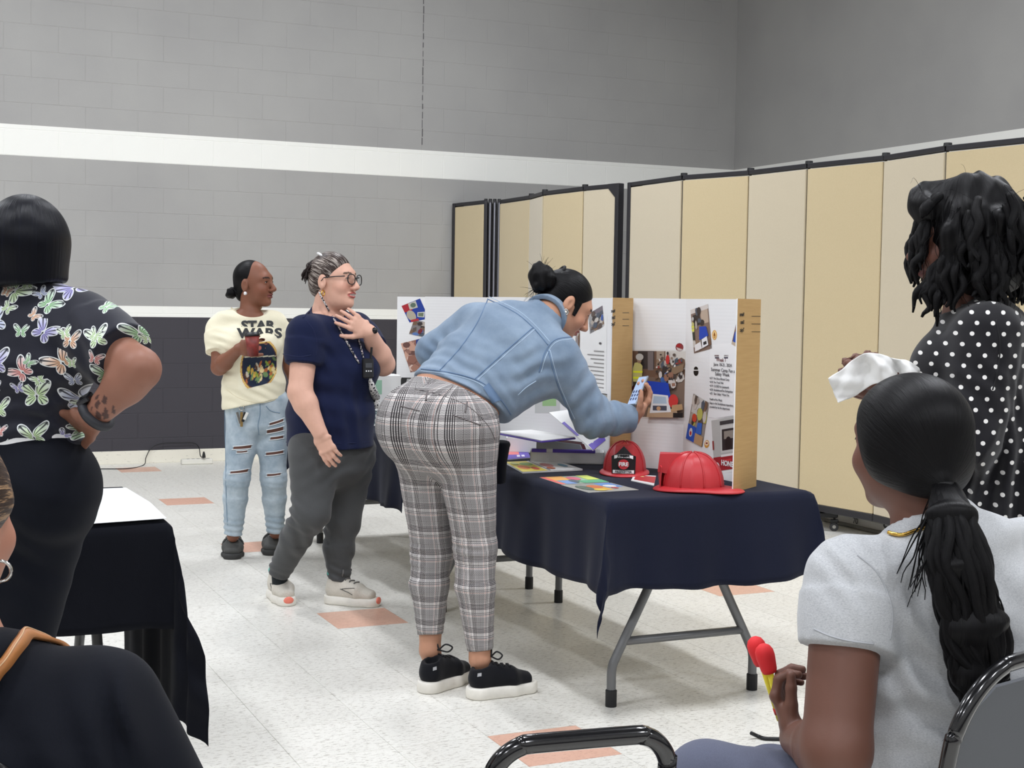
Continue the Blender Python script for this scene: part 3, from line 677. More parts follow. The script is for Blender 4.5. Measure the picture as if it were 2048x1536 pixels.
main = [((226, 224, 220), R4(0, 0, 1, 1)), ((124, 104, 90), R4(0.02, 0.02, 0.98, 0.98))] + [((112, 86, 70), R4(0.02, 0.6, 0.98, 0.98)), ((70, 62, 60), R4(0.12, 0.72, 0.42, 0.98)), ((166, 150, 134), R4(0.46, 0.74, 0.6, 0.98)), ((214, 208, 200), R4(0.62, 0.72, 0.98, 0.98)), ((120, 112, 112), R4(0.3, 0.7, 0.4, 0.97))] \
    + blobs(3, ROOM, 26, (0.03, 0.1), (0.5, 0.5, 0.98, 0.9)) + blobs(14, ROOM + [(226, 220, 214), (150, 60, 56)], 44, (0.012, 0.035), (0.42, 0.5, 0.98, 0.98)) + [((192, 52, 48), EL(0.68, 0.86, 0.035, 0.07)), ((60, 50, 50), EL(0.68, 0.95, 0.02, 0.025)), ((140, 116, 92), [(0.74, 0.62), (0.96, 0.7), (0.97, 0.8), (0.76, 0.74)])] + blobs(5, [(70, 60, 56), (206, 200, 196), (60, 96, 160), (150, 110, 90)], 18, (0.03, 0.06), (0.5, 0.42, 0.9, 0.7)) \
    + [((31, 66, 178), [(0.22, 0.36), (0.76, 0.28), (0.7, 0.52), (0.3, 0.55)]), ((150, 48, 50), EL(0.3, 0.32, 0.09, 0.06)), ((186, 158, 128), [(0.3, 0.02), (0.9, 0.02), (0.86, 0.14), (0.34, 0.16)]), ((226, 228, 230), [(0.36, 0.08), (0.76, 0.1), (0.7, 0.34), (0.42, 0.36)]), ((176, 196, 214), [(0.42, 0.22), (0.68, 0.22), (0.66, 0.32), (0.44, 0.33)]), ((80, 82, 96), R4(0.42, 0.12, 0.68, 0.19)), ((204, 160, 120), EL(0.53, 0.15, 0.04, 0.03)), ((200, 58, 54), EL(0.8, 0.26, 0.09, 0.1)), ((186, 152, 112), [(0.76, 0.1), (0.98, 0.14), (0.96, 0.22), (0.78, 0.2)]), ((40, 34, 34), R4(0.8, 0.02, 0.98, 0.09)), ((66, 20, 26), EL(0.09, 0.44, 0.06, 0.05))] + firefighter(0.06, 0.62, 0.72)
qpic('photo_print', P0, [(1265, 836), (1371, 838), (1374, 700), (1263, 699)], main)
qpic('sticker', P0, [(1351, 703), (1367, 703), (1367, 686), (1351, 686)], [((140, 60, 60), EL(0.5, 0.5, 0.5, 0.5)), ((206, 190, 186), [(0.1, 0.5), (0.9, 0.25), (0.7, 0.1), (0.3, 0.1)]), ((170, 40, 44), EL(0.4, 0.7, 0.28, 0.18))])
pA = [((132, 110, 98), R4(0, 0, 1, 1)), ((58, 50, 48), R4(0.1, 0.6, 0.5, 0.86)), ((188, 168, 150), R4(0.55, 0.6, 0.95, 0.9)), ((214, 206, 200), R4(0, 0.9, 1, 1))] + blobs(8, ROOM, 14, (0.06, 0.14)) + firefighter(0.02, 0.55, 0.6) + [((34, 70, 178), [(0.38, 0.26), (0.9, 0.3), (0.82, 0.52), (0.45, 0.56)]), ((234, 232, 232), [(0.1, 0.03), (0.5, 0.06), (0.45, 0.22), (0.12, 0.18)]), ((236, 236, 238), [(0.52, 0.06), (0.86, 0.1), (0.82, 0.3), (0.52, 0.26)]), ((40, 40, 46), [(0.6, 0.12), (0.78, 0.13), (0.77, 0.2), (0.6, 0.19)])]
qpic('photo_print', P1, [(1388, 707), (1424, 697), (1416, 608), (1381, 620)], pA)
qpic('emblem_sticker', P1, [(1424, 680), (1434, 680), (1434, 660), (1424, 660)], [((222, 164, 84), EL(.5, .5, .5, .5)), ((244, 214, 150), EL(.5, .5, .36, .4)), ((150, 84, 24), [(0.35, 0.2), (0.65, 0.2), (0.7, 0.5), (0.5, 0.85), (0.3, 0.5)]), ((240, 200, 120), R4(0.42, 0.25, 0.58, 0.4))])
pB = [((150, 140, 132), R4(0, 0, 1, 1)), ((206, 204, 200), R4(0.05, 0.6, 0.9, 1))] + blobs(12, ROOM + [(190, 182, 90)], 18, (0.07, 0.16), (0, .3, 1, 1)) + [((40, 84, 186), R4(0.02, 0.0, 0.5, 0.34)), ((52, 100, 190), [(0.5, 0.2), (0.85, 0.25), (0.8, 0.5), (0.55, 0.46)]), ((186, 150, 112), R4(0.5, 0.0, 0.98, 0.22)), ((206, 74, 50), EL(0.32, 0.52, 0.14, 0.09)), ((214, 214, 214), EL(0.25, 0.18, 0.1, 0.1)), ((194, 50, 50), EL(0.25, 0.16, 0.06, 0.05)), ((188, 186, 96), EL(0.6, 0.66, 0.16, 0.14))]
qpic('photo_print', P1, [(1372, 876), (1405, 894), (1419, 806), (1387, 787)], pB)
qpic('emblem_sticker', P1, [(1408, 896), (1418, 896), (1419, 880), (1409, 880)], [((220, 160, 70), EL(.5, .5, .5, .5)), ((246, 226, 196), EL(.5, .6, .38, .3)), ((150, 50, 40), R4(.3, .5, .7, .7))])
pC = [((240, 240, 238), R4(0, 0, 1, 1)), ((190, 190, 186), R4(0.03, 0.04, 1, 0.97)), ((60, 58, 62), R4(0.38, 0.86, 1, 0.93)), ((206, 206, 202), R4(0.4, 0.36, 1, 0.84)), ((50, 46, 48), R4(0.46, 0.4, 1, 0.78)), ((150, 142, 132), R4(0.55, 0.6, 0.95, 0.74)), ((34, 30, 32), EL(0.74, 0.52, 0.14, 0.12)), ((164, 40, 48), R4(0.03, 0.05, 1, 0.3)), ((236, 234, 232), R4(0.4, 0.29, 1, 0.33)), ((206, 60, 66), R4(0.5, 0.2, 0.9, 0.24)), ((238, 238, 238), EL(0.18, 0.11, 0.14, 0.1)), ((70, 70, 78), EL(0.18, 0.11, 0.09, 0.065)), ((232, 232, 232), R4(0.13, 0.08, 0.23, 0.11)), ((150, 64, 60), R4(0.03, 0.44, 0.1, 0.6))]
pc = qpic('photo_print', P1, [(1428, 949), (1467, 943), (1470, 830), (1421, 838)], pC)
def onp(panel, u, v, k=0.0012): return onplane(u, v, panel[1], panel[2]) + panel[2] * k
text('lettering', 'HONEY', plain('print_white', (235, 235, 235), 0.5), 0.026, onp(P1, 1458, 928, 0.003), P1[3], (0, 0, 1), pc, 0.0003, bold=0.0008)
qpic('photo_print', P1, [(1463, 688), (1482, 700), (1486, 620), (1474, 640)], [((110, 80, 74), R4(0, 0, 1, 1)), ((46, 86, 176), R4(0.1, 0.1, 0.7, 0.5)), ((176, 60, 56), R4(0.2, 0.5, 0.7, 0.75)), ((196, 178, 156), R4(0, 0, 1, 0.12))])
qpic('flyer', P1, [(1417, 834), (1478, 846), (1481, 684), (1420, 690)], [((242, 242, 242), R4(0, 0, 1, 1))])
M_tx = plain('print_dark', (60, 60, 64), 0.6)
def line(panel, s, u, v, size, m_=None, al='CENTER', k=0.0018, sx=1.0, bold=0.0): return text('lettering', s, m_ or M_tx, size, onp(panel, u, v, k), panel[3], (0, 0, 1), panel[0], 0.0002, al, sx, bold)
line(P1, 'Week 1', 1443, 720, 0.019, plain('print_maroon', (110, 50, 50), 0.6)); line(P1, 'June 18-21, 2024', 1446, 730, 0.0165); line(P1, 'Summer Camp Fun and', 1449, 741, 0.0175); line(P1, 'Safety Week', 1445, 749, 0.0175)
for i, s_ in enumerate(['\u20226/17  Fire Hat of Bristol Camp', '\u20226/18  Fire Truck Visit', '\u20226/19  CLOSED for Juneteenth', '\u20226/20  Smokehouse/Fire Extinguisher', '\u20226/21  Burn Safety / Water Fun', 'Health of the Week', 'Steps to the Smokehouse inspections', 'provided by the fire department']):
    line(P1, s_, 1420, 756 + i * 7.6 + (4 if i > 4 else 0), 0.0115, None, 'LEFT', sx=0.85)
qpic('flag_icon', P1, [(1429, 717), (1438, 717), (1438, 710), (1429, 710)], [((120, 40, 44), R4(0, 0.5, 1, 1)), ((60, 60, 80), R4(0.1, 0, 1, 0.4))]); qpic('flag_icon', P1, [(1448, 717), (1457, 717), (1457, 710), (1448, 710)], [((120, 40, 44), R4(0, 0.5, 1, 1)), ((60, 60, 80), R4(0, 0, .9, 0.4))])
qpic('helmet_icon', P1, [(1386, 752), (1398, 752), (1398, 733), (1386, 733)], [((20, 20, 22), EL(.5, .42, .42, .42)), ((20, 20, 22), EL(.5, .7, .36, .3)), ((236, 236, 236), R4(-0.02, .56, 1.02, .68)), ((20, 20, 22), R4(.2, .66, .8, .72))])
def kraft_print(pn, ul, ur, v0, dv):
    for i, s_ in enumerate(('Name:', 'Date:', 'Topic:')):
        line(pn, s_, ul + 9, v0 + i * dv, 0.018, M_ink, 'LEFT', k=0.001, sx=0.8, bold=0.0004)
        qpic('rule_line', pn, [(ul + 24, v0 + i * dv + 4), (ur, v0 + i * dv + 4), (ur, v0 + i * dv + 3), (ul + 24, v0 + i * dv + 3)], [((40, 34, 28), R4(0, 0, 1, 1))])
kraft_print(PF, 1479, 1521, 629, 15.5); kraft_print(bM[1][2], 1221, 1258, 622, 13)
# prints on the other boards
Q0, Q1, QF = bM[1]
qpic('photo_print', Q1, [(1180, 668), (1209, 652), (1205, 611), (1176, 628)], [((120, 112, 120), R4(0, 0, 1, 1))] + blobs(21, ROOM + [(70, 100, 170)], 20, (0.08, 0.18)))
pg = qpic('flyer', Q1, [(1158, 776), (1212, 784), (1214, 628), (1160, 628)], [((240, 240, 238), R4(0, 0, 1, 1))] + [((150, 148, 146), R4(0.55 - 0.12 * (i % 3), 0.04 + i * 0.052, 0.92, 0.055 + i * 0.052)) for i in range(10)] + [((90, 88, 90), EL(0.78, 0.62, 0.05, 0.015))])
qpic('photo_print', Q1, [(1146, 712), (1160, 708), (1160, 646), (1146, 650)], [((150, 140, 140), R4(0, 0, 1, 1))] + blobs(23, ROOM, 10, (0.1, 0.3)))
qpic('photo_print', Q1, [(1160, 806), (1214, 830), (1214, 788), (1160, 780)], [((70, 70, 72), R4(0, 0, 1, 1)), ((176, 172, 164), [(0, 0.5), (1, 0.55), (1, 0.95), (0, 1)])])
qpic('flyer', Q0, [(1070, 826), (1120, 826), (1120, 770), (1070, 770)], [((204, 206, 204), R4(0, 0, 1, 1)), ((158, 196, 140), R4(0.3, 0.25, 0.85, 0.75))])
Z0, Z1, ZF = b1[1]
qpic('photo_print', Z0, [(819, 645), (858, 637), (840, 597), (803, 612)], [((34, 62, 150), R4(0, 0, 1, 1)), ((170, 40, 50), R4(0, 0.6, 0.42, 1)), ((178, 168, 150), EL(0.24, 0.34, 0.22, 0.3)), ((190, 188, 176), [(0.3, 0.66), (0.72, 0.64), (0.76, 0.98), (0.34, 0.98)]), ((92, 110, 96), EL(0.55, 0.82, 0.14, 0.12)), ((214, 214, 208), [(0.5, 0.2), (0.8, 0.1), (0.95, 0.35), (0.6, 0.42)]), ((110, 122, 100), [(0.55, 0.22), (0.78, 0.15), (0.88, 0.32), (0.62, 0.38)]), ((176, 50, 58), R4(0.1, 0.0, 0.5, 0.12))])
qpic('photo_print', Z0, [(818, 668), (846, 674), (862, 646), (828, 640)], [((128, 122, 122), R4(0, 0, 1, 1))] + blobs(31, ROOM + [(120, 40, 44), (90, 120, 176)], 14, (0.1, 0.25)))
qpic('photo_print', Z0, [(821, 745), (872, 728), (846, 676), (802, 687)], [((158, 116, 104), R4(0, 0, 1, 1))] + blobs(33, [(206, 160, 140), (176, 128, 110), (110, 76, 70), (228, 200, 186), (150, 104, 90)], 22, (0.1, 0.24)) + [((38, 66, 148), [(0.5, 0.0), (1, 0.0), (1, 0.5), (0.8, 0.4)]), ((40, 62, 130), [(0.62, 0.85), (0.95, 0.85), (0.95, 1), (0.7, 1)])])
qpic('photo_print', Z0, [(790, 800), (850, 800), (850, 756), (803, 755)], [((40, 40, 40), R4(0, 0, 1, 1)), ((176, 176, 176), R4(0.25, 0.1, 1, 0.95)), ((120, 120, 122), R4(0.35, 0.2, 1, 0.7))])
qpic('photo_print', Z1, [(876, 640), (901, 640), (901, 600), (876, 603)], [((96, 112, 88), R4(0, 0, 1, 1))] + blobs(41, [(70, 86, 66), (130, 140, 120), (196, 200, 196), (90, 100, 96)], 16, (0.1, 0.25)))
Y0, Y1, YF = b2[1]
qpic('photo_print', Y1, [(1006, 868), (1046, 868), (1046, 812), (1006, 812)], [((150, 140, 150), R4(0, 0, 1, 1)), ((196, 170, 186), R4(.6, .5, 1, 1)), ((220, 92, 60), EL(0.2, 0.3, 0.25, 0.25)), ((236, 138, 60), [(0, 0), (0.6, 0), (0.3, 0.4)]), ((222, 176, 60), [(0.45, 0.0), (0.7, 0.0), (0.9, 0.4), (0.7, 0.5)]), ((234, 140, 190), [(0.7, 0.5), (0.9, 0.4), (1, 0.6), (1, 0.95)]), ((226, 120, 70), R4(.8, 0, 1, .3))])
# ------------------------------------------------------------------ things lying on the table
def slab(name, px, th, label, cat, shapes, z=TZ + 0.0045, matside=(232, 232, 228)):
    q = [atz(u, v, z) for u, v in px]; c = sum(q) / 4; e = empty(name, [c[0], c[1], z], label, cat)
    MB().poly(q, (0, 0, 1), th).build('pages', plain('paper_edge', matside, 0.6), e)
    mb = MB(); cols = []
    for i, (cl, P) in enumerate(shapes):
        mb.add([BL_(q, *p) + np.array([0, 0, th + 0.0002 * (i + 1)]) for p in P], [tuple(range(len(P)))]); cols += [srgb(*cl)[:3]] * len(P)
    mb.build('cover_print', M_pp, e, col=np.array(cols)); return e
slab('picture_book', [(1045, 947), (1165, 941), (1108, 923), (1010, 927)], 0.006, 'white and yellow picture book lying on the navy table', 'book', [((240, 240, 236), R4(0, 0, 1, 1)), ((232, 214, 96), R4(0, 0, 0.42, 1)), ((226, 130, 70), EL(0.15, 0.4, 0.1, 0.2)), ((140, 178, 90), EL(0.3, 0.7, 0.12, 0.15)), ((200, 90, 76), EL(0.3, 0.25, 0.06, 0.14)), ((214, 150, 150), EL(0.6, 0.5, 0.1, 0.2)), ((90, 86, 90), EL(0.75, 0.9, 0.06, 0.05)), ((200, 120, 90), EL(0.55, 0.2, 0.07, 0.1)), ((120, 170, 190), EL(0.85, 0.4, 0.06, 0.16)), ((150, 140, 140), R4(0.45, 0, 0.47, 1)), ((196, 200, 120), EL(0.1, 0.75, 0.07, 0.12))])
slab('coloring_sheet', [(1123, 969.5), (1218, 965), (1174, 951.5), (1079, 955.5)], 0.0012, 'colourful leaflet with red edge in front of the picture book', 'leaflet', [((150, 176, 150), R4(0, 0, 1, 1)), ((226, 96, 84), R4(0, 0, 0.1, 1)), ((226, 160, 70), R4(0.1, 0.5, 0.45, 1)), ((120, 150, 200), R4(0.12, 0, 0.35, 0.45)), ((200, 214, 90), R4(0.75, 0.4, 1, 1)), ((96, 176, 130), R4(0.5, 0, 1, 0.35)), ((196, 90, 110), EL(0.55, 0.65, 0.12, 0.25)), ((80, 90, 100), EL(0.4, 0.3, 0.08, 0.2))])
slab('coloring_sheet', [(1177, 985.5), (1277, 980), (1222, 966), (1123, 970.5)], 0.001, 'blue and orange comic leaflet nearest the table edge', 'leaflet', [((160, 158, 150), R4(0, 0, 1, 1)), ((226, 170, 76), R4(0.25, 0.15, 0.6, 0.65)), ((110, 150, 210), R4(0.62, 0.45, 0.95, 1)), ((214, 120, 70), EL(0.45, 0.6, 0.14, 0.2)), ((230, 230, 230), EL(0.75, 0.6, 0.12, 0.15)), ((190, 80, 80), EL(0.72, 0.35, 0.06, 0.1)), ((96, 110, 96), EL(0.2, 0.5, 0.12, 0.3)), ((230, 200, 90), EL(0.35, 0.2, 0.12, 0.12))])
slab('leaflet', [(1262, 962), (1308, 972), (1312, 953), (1268, 951)], 0.0025, 'red and white folded leaflet between the two red helmets', 'leaflet', [((236, 234, 232), R4(0, 0, 1, 1)), ((184, 56, 58), R4(0.1, 0.2, 1, 0.9)), ((226, 210, 150), EL(0.4, 0.8, 0.1, 0.06))])
slab('paper_sheet', [(1395, 968), (1449, 965), (1424, 957), (1395, 957)], 0.001, 'white paper sheet behind the nearer red helmet', 'paper', [((238, 238, 240), R4(0, 0, 1, 1))])
slab('leaflet', [(1008, 921), (1061, 917), (1056, 904), (1008, 902)], 0.003, 'purple and red booklet beside the open white box', 'leaflet', [((92, 74, 172), R4(0, 0, 1, 1)), ((222, 120, 120), R4(0, 0.5, 0.6, 1)), ((226, 220, 236), R4(0.5, 0.2, 0.62, 0.45)), ((226, 220, 236), R4(0.68, 0.2, 0.8, 0.45))])
M_card = plain('white_card', (226, 226, 224), 0.6, var=0.03, vs=8); M_purple = plain('purple_card', (88, 64, 176), 0.5); M_bro = plain('pamphlet_grey', (170, 176, 180), 0.5)
def carton(name, label, fl, fr, depth, h, lid=False, z=TZ + 0.0045, purple=True):
    a = atz(*fl, z); b = atz(*fr, z); d = nz(b - a); n = np.cross([0, 0, 1], d); n = n if n @ W(0, 1) > 0 else -n; t = 0.004; L = np.linalg.norm(b - a); up = np.array([0, 0, 1.])
    e = empty(name, (a + b) / 2 + n * depth / 2, label, 'box'); ax = np.array([d, n, up]); c = (a + b) / 2 + n * depth / 2
    mb = MB().box(c + up * t / 2, (L / 2, depth / 2, t / 2), ax)
    for s in (-1, 1):
        mb.box(c + n * s * (depth / 2 - t / 2) + up * h / 2, (L / 2, t / 2, h / 2), ax); mb.box(c + d * s * (L / 2 - t / 2) + up * h / 2, (t / 2, depth / 2, h / 2), ax)
    mb.build('carton', M_card, e); return e, a, b, d, n, up, L, c, ax
e, a, b, d, n, up, L, c, ax = carton('pamphlet_box', 'open white box of pamphlets with purple rim next to helmet', (1060, 926), (1208, 929), 0.13, 0.045)
MB().box(a + n * 0.006 + d * L * 0.45 + up * 0.049, (L * 0.43, 0.012, 0.006), ax, 0.002).build('purple_rim', M_purple, e)
MB().box(a + n * 0.0045 + d * 0.075 + up * 0.05, (0.012, 0.014, 0.0062), ax).build('label_tab', M_card, e)
rg = np.random.default_rng(3)
for i in range(7):
    w = d * rg.uniform(-0.012, 0.012) + n * (0.03 + i * 0.02); tl = nz(up * 0.45 + d * 0.8 + n * 0.3)
    q = c - n * 0.09 + w - d * 0.03 + up * 0.045; s_ = d * 0.10; t_ = n * 0.02 + up * 0.045 - d * 0.02
    MB().poly([q - s_ * 0.8, q + s_, q + s_ + t_ * 0.6, q - s_ * 0.6 + t_], nz(np.cross(s_, t_)), 0.0012).build('pamphlet', plain(['pamphlet_grey', 'pamphlet_pale', 'pamphlet_maroon'][i % 3 if i != 4 else 2], [(170, 176, 180), (205, 216, 216), (130, 70, 76)][i % 3 if i != 4 else 2], 0.5), e)
h0 = c + d * (L / 2 - 0.04) + up * 0.047 - n * 0.02; T_ = at(1098, 826, 5.42); Bq = [at(1186, 902, 5.14), at(1211, 882, 5.24), at(1180, 815, 5.5), at(1098, 826, 5.42)]; nn = nz(np.cross(Bq[1] - Bq[0], Bq[3] - Bq[0])); nn = -nn if nn @ W(0, 1) > 0 else nn
ld = MB().poly(Bq, nn, 0.003).build('lid', M_card, e)
def LQ(s, t): return BL_(Bq, s, t) + nn * 0.0036
MB().poly([LQ(0, 0.0), LQ(1, 0.0), LQ(1, 0.14), LQ(0.05, 0.12)], nn, 0.0006).build('purple_band', M_purple, ld)
MB().poly([LQ(0.0, 0.36), LQ(0.1, 0.36), LQ(0.1, 0.72), LQ(0.0, 0.70)], nn, 0.0006).build('purple_edge', M_purple, ld)
e, a, b, d, n, up, L, c, ax = carton('pamphlet_box', 'low white box with purple edged folder on top behind the open box', (1012, 905), (1128, 907), 0.15, 0.06)
q = [at(989, 866, 5.3), at(1083, 884, 5.15), at(1150, 877, 5.3), at(1062, 862, 5.6)]
MB().poly(q, (0, 0, 1), 0.006).build('folder', M_card, e); MB().tube([q[0], q[1], q[2]], 0.0035, 6).build('folder_edge', M_purple, e)
# far white box on a stack of papers
zt = TZ + 0.0045; base = at(765, 854, 7.0); base[2] = zt
for i in range(6):
    p = base + W(0.004 * (i % 2), 0.0) + np.array([0, 0, 0.0065 + i * 0.0115])
    tag(MB().box(p, (0.13, 0.11, 0.0055), frame(W(0.03 * i - 0.1, 1)), 0.001).build('binder', plain(['binder_white', 'binder_teal'][i % 2], [(224, 226, 224), (120, 140, 142)][i % 2], 0.5)), '%s folder, %s in the stack under the far white box' % (['white', 'grey green'][i % 2], ['lowest', 'second from bottom', 'third from bottom', 'third from top', 'second from top', 'topmost'][i]), 'folder', 'folders stacked on the far table')
e = empty('storage_box', base + np.array([0, 0, 0.071]), 'tall white box with green label on the folder stack', 'box'); cb = base + np.array([0, 0, 0.072 + 0.09]); fx = frame(W(-0.35, 1))
MB().box(cb, (0.075, 0.07, 0.09), fx, 0.004).build('carton', M_card, e); MB().box(cb - fx[1] * 0.0705 + fx[0] * 0.045 + np.array([0, 0, 0.03]), (0.022, 0.001, 0.035), fx).build('label_patch', plain('label_green', (150, 190, 165), 0.5), e)
MB().box(cb - fx[0] * 0.06 - fx[1] * 0.0705, (0.012, 0.002, 0.01), fx).build('clasp', plain('clasp_navy', (30, 36, 70), 0.5), e)
# ------------------------------------------------------------------ toy fire helmets
M_red = plain('helmet_red', (188, 46, 52), 0.42, bump=0.04, bs=400)
def helmet(c, face, label, front_text=True, sc=1.0):
    e = empty('toy_fire_helmet', c, label, 'helmet', 'red toy fire helmets'); ax = frame(face); c = np.asarray(c)
    Lc = lambda s, f, u: c + sc * (ax[0] * s + ax[1] * f + ax[2] * u)
    nr, na = 18, 64; V = []; F = []
    for i in range(nr + 1):
        t = math.pi / 2 * i / nr
        for j in range(na):
            a = 2 * math.pi * j / na; rid = 1 + 0.05 * max(0, math.cos(4 * a)) ** 14 * (math.cos(t) ** 0.4 if t < 1.5 else 0)
            r = math.cos(t) ** 0.82 * rid; V.append(Lc(0.075 * r * math.cos(a), 0.094 * r * math.sin(a), 0.012 + 0.108 * math.sin(t) ** 0.95))
    for i in range(nr):
        for j in range(na): F.append((i * na + j, i * na + (j + 1) % na, (i + 1) * na + (j + 1) % na, (i + 1) * na + j))
    sl_ = mesh_np('shell', V, np.array(F), M_red, e)
    for q_ in range(8):
        a = math.pi * (q_ + 0.5) / 4; MB().tube([Lc(0.0755 * math.cos(t) ** 0.82 * math.cos(a), 0.0945 * math.cos(t) ** 0.82 * math.sin(a), 0.013 + 0.108 * math.sin(t) ** 0.95) for t in np.linspace(0, 1.5, 12)], 0.0026 * sc, 6).build('ridge', M_red, sl_, True)
    V = []; F = []
    prof = [(0.0, 0.014), (0.35, 0.010), (0.75, 0.004), (1.0, 0.0), (1.02, 0.003), (0.95, 0.006), (0.6, 0.012), (0.0, 0.018)]
    for j in range(na):
        a = 2 * math.pi * j / na; sn = math.sin(a); w = 0.018 + 0.012 * max(0, sn) + 0.052 * max(0, -sn) ** 2.2
        for q, z in prof: V.append(Lc((0.075 - 0.003 + w * q) * math.cos(a), (0.094 - 0.003 + w * q) * sn, z + 0.004 * (math.cos(a) ** 2) * q))
    k = len(prof)
    for j in range(na):
        for i in range(k): F.append((j * k + i, j * k + (i + 1) % k, ((j + 1) % na) * k + (i + 1) % k, ((j + 1) % na) * k + i))
    mesh_np('brim', V, np.array(F), M_red, e)
    ff = 0.0 if front_text else 0.015
    MB().add([Lc(s_ * w_, f_, u_) for s_ in (-1, 1) for w_, f_, u_ in ((0.012, 0.0, 0.116), (0.03, 0.086 + ff, 0.112 + ff * 0.2), (0.034, 0.092 + ff, 0.06), (0.03, 0.06, 0.05))], [(0, 1, 2, 3), (7, 6, 5, 4), (0, 4, 5, 1), (1, 5, 6, 2), (2, 6, 7, 3)]).build('crest', M_red, e)
    out = [(-0.042, 0.012), (0.042, 0.012), (0.044, 0.075), (0.028, 0.082), (0.0, 0.112), (-0.028, 0.082), (-0.044, 0.075)]
    P = []
    mb = MB(); fr = lambda x, z: Lc(x, 0.108 - 4.5 * x * x - 0.10 * max(0, z - 0.05), z)
    pts = [(x, z) for x, z in out]; V = [fr(x, z) for x, z in pts]; cN = fr(0, 0.06)
    mb.add([cN] + V, [(0, i + 1, (i + 1) % len(V) + 1) for i in range(len(V))]); mb.add([p - ax[1] * 0.004 for p in [cN] + V], [(0, (i + 1) % len(V) + 1, i + 1) for i in range(len(V))]); mb.add(V + [p - ax[1] * 0.004 for p in V], [(i, (i + 1) % len(V), len(V) + (i + 1) % len(V), len(V) + i) for i in range(len(V))])
    sh = mb.build('front_shield', plain('shield_black', (20, 20, 24), 0.4) if front_text else M_red, e)
    if front_text:
        wm = plain('print_white', (235, 235, 235), 0.5); x_ = ax[0]
        def patch(nm, P, m_, k): MB().add([fr(x, z) + ax[1] * 0.0025 * k for x, z in P], [tuple(range(len(P)))]).build(nm, m_, sh)
        patch('white_band', [(-0.034, 0.066), (-0.02, 0.07), (0, 0.071), (0.02, 0.07), (0.034, 0.066), (0.034, 0.078), (0.02, 0.082), (0, 0.083), (-0.02, 0.082), (-0.034, 0.078)], wm, 1); patch('white_band', [(-0.038, 0.014), (0, 0.014), (0.038, 0.014), (0.038, 0.026), (0, 0.026), (-0.038, 0.026)], wm, 1)
        patch('red_medallion', EL(0, 0.047, 0.02, 0.018, 16), plain('medallion_red', (190, 40, 50), 0.5), 1)
        text('lettering', 'JUNIOR', M_ink, 0.013 * sc, fr(0, 0.0765) + ax[1] * 0.004, x_, ax[2], sh, bold=0.0005); text('lettering', 'FIRE', wm, 0.019 * sc, fr(0, 0.047) + ax[1] * 0.004, x_, ax[2], sh, bold=0.0006); text('lettering', 'FIREFIGHTER', M_ink, 0.0105 * sc, fr(0, 0.02) + ax[1] * 0.0045, x_, ax[2], sh, bold=0.0004)
    return e
h1 = at(1249, 944, 5.10); h1[2] = TZ + 0.0035; helmet(h1, W(-0.12, -1), 'red toy fire helmet with black shield facing the camera', True, 1.0)
h2 = at(1384, 983, 4.66); h2[2] = TZ + 0.0035; helmet(h2, W(-1, 0.12), 'plain red toy fire helmet in side view beside the brown flap', False, 1.08)
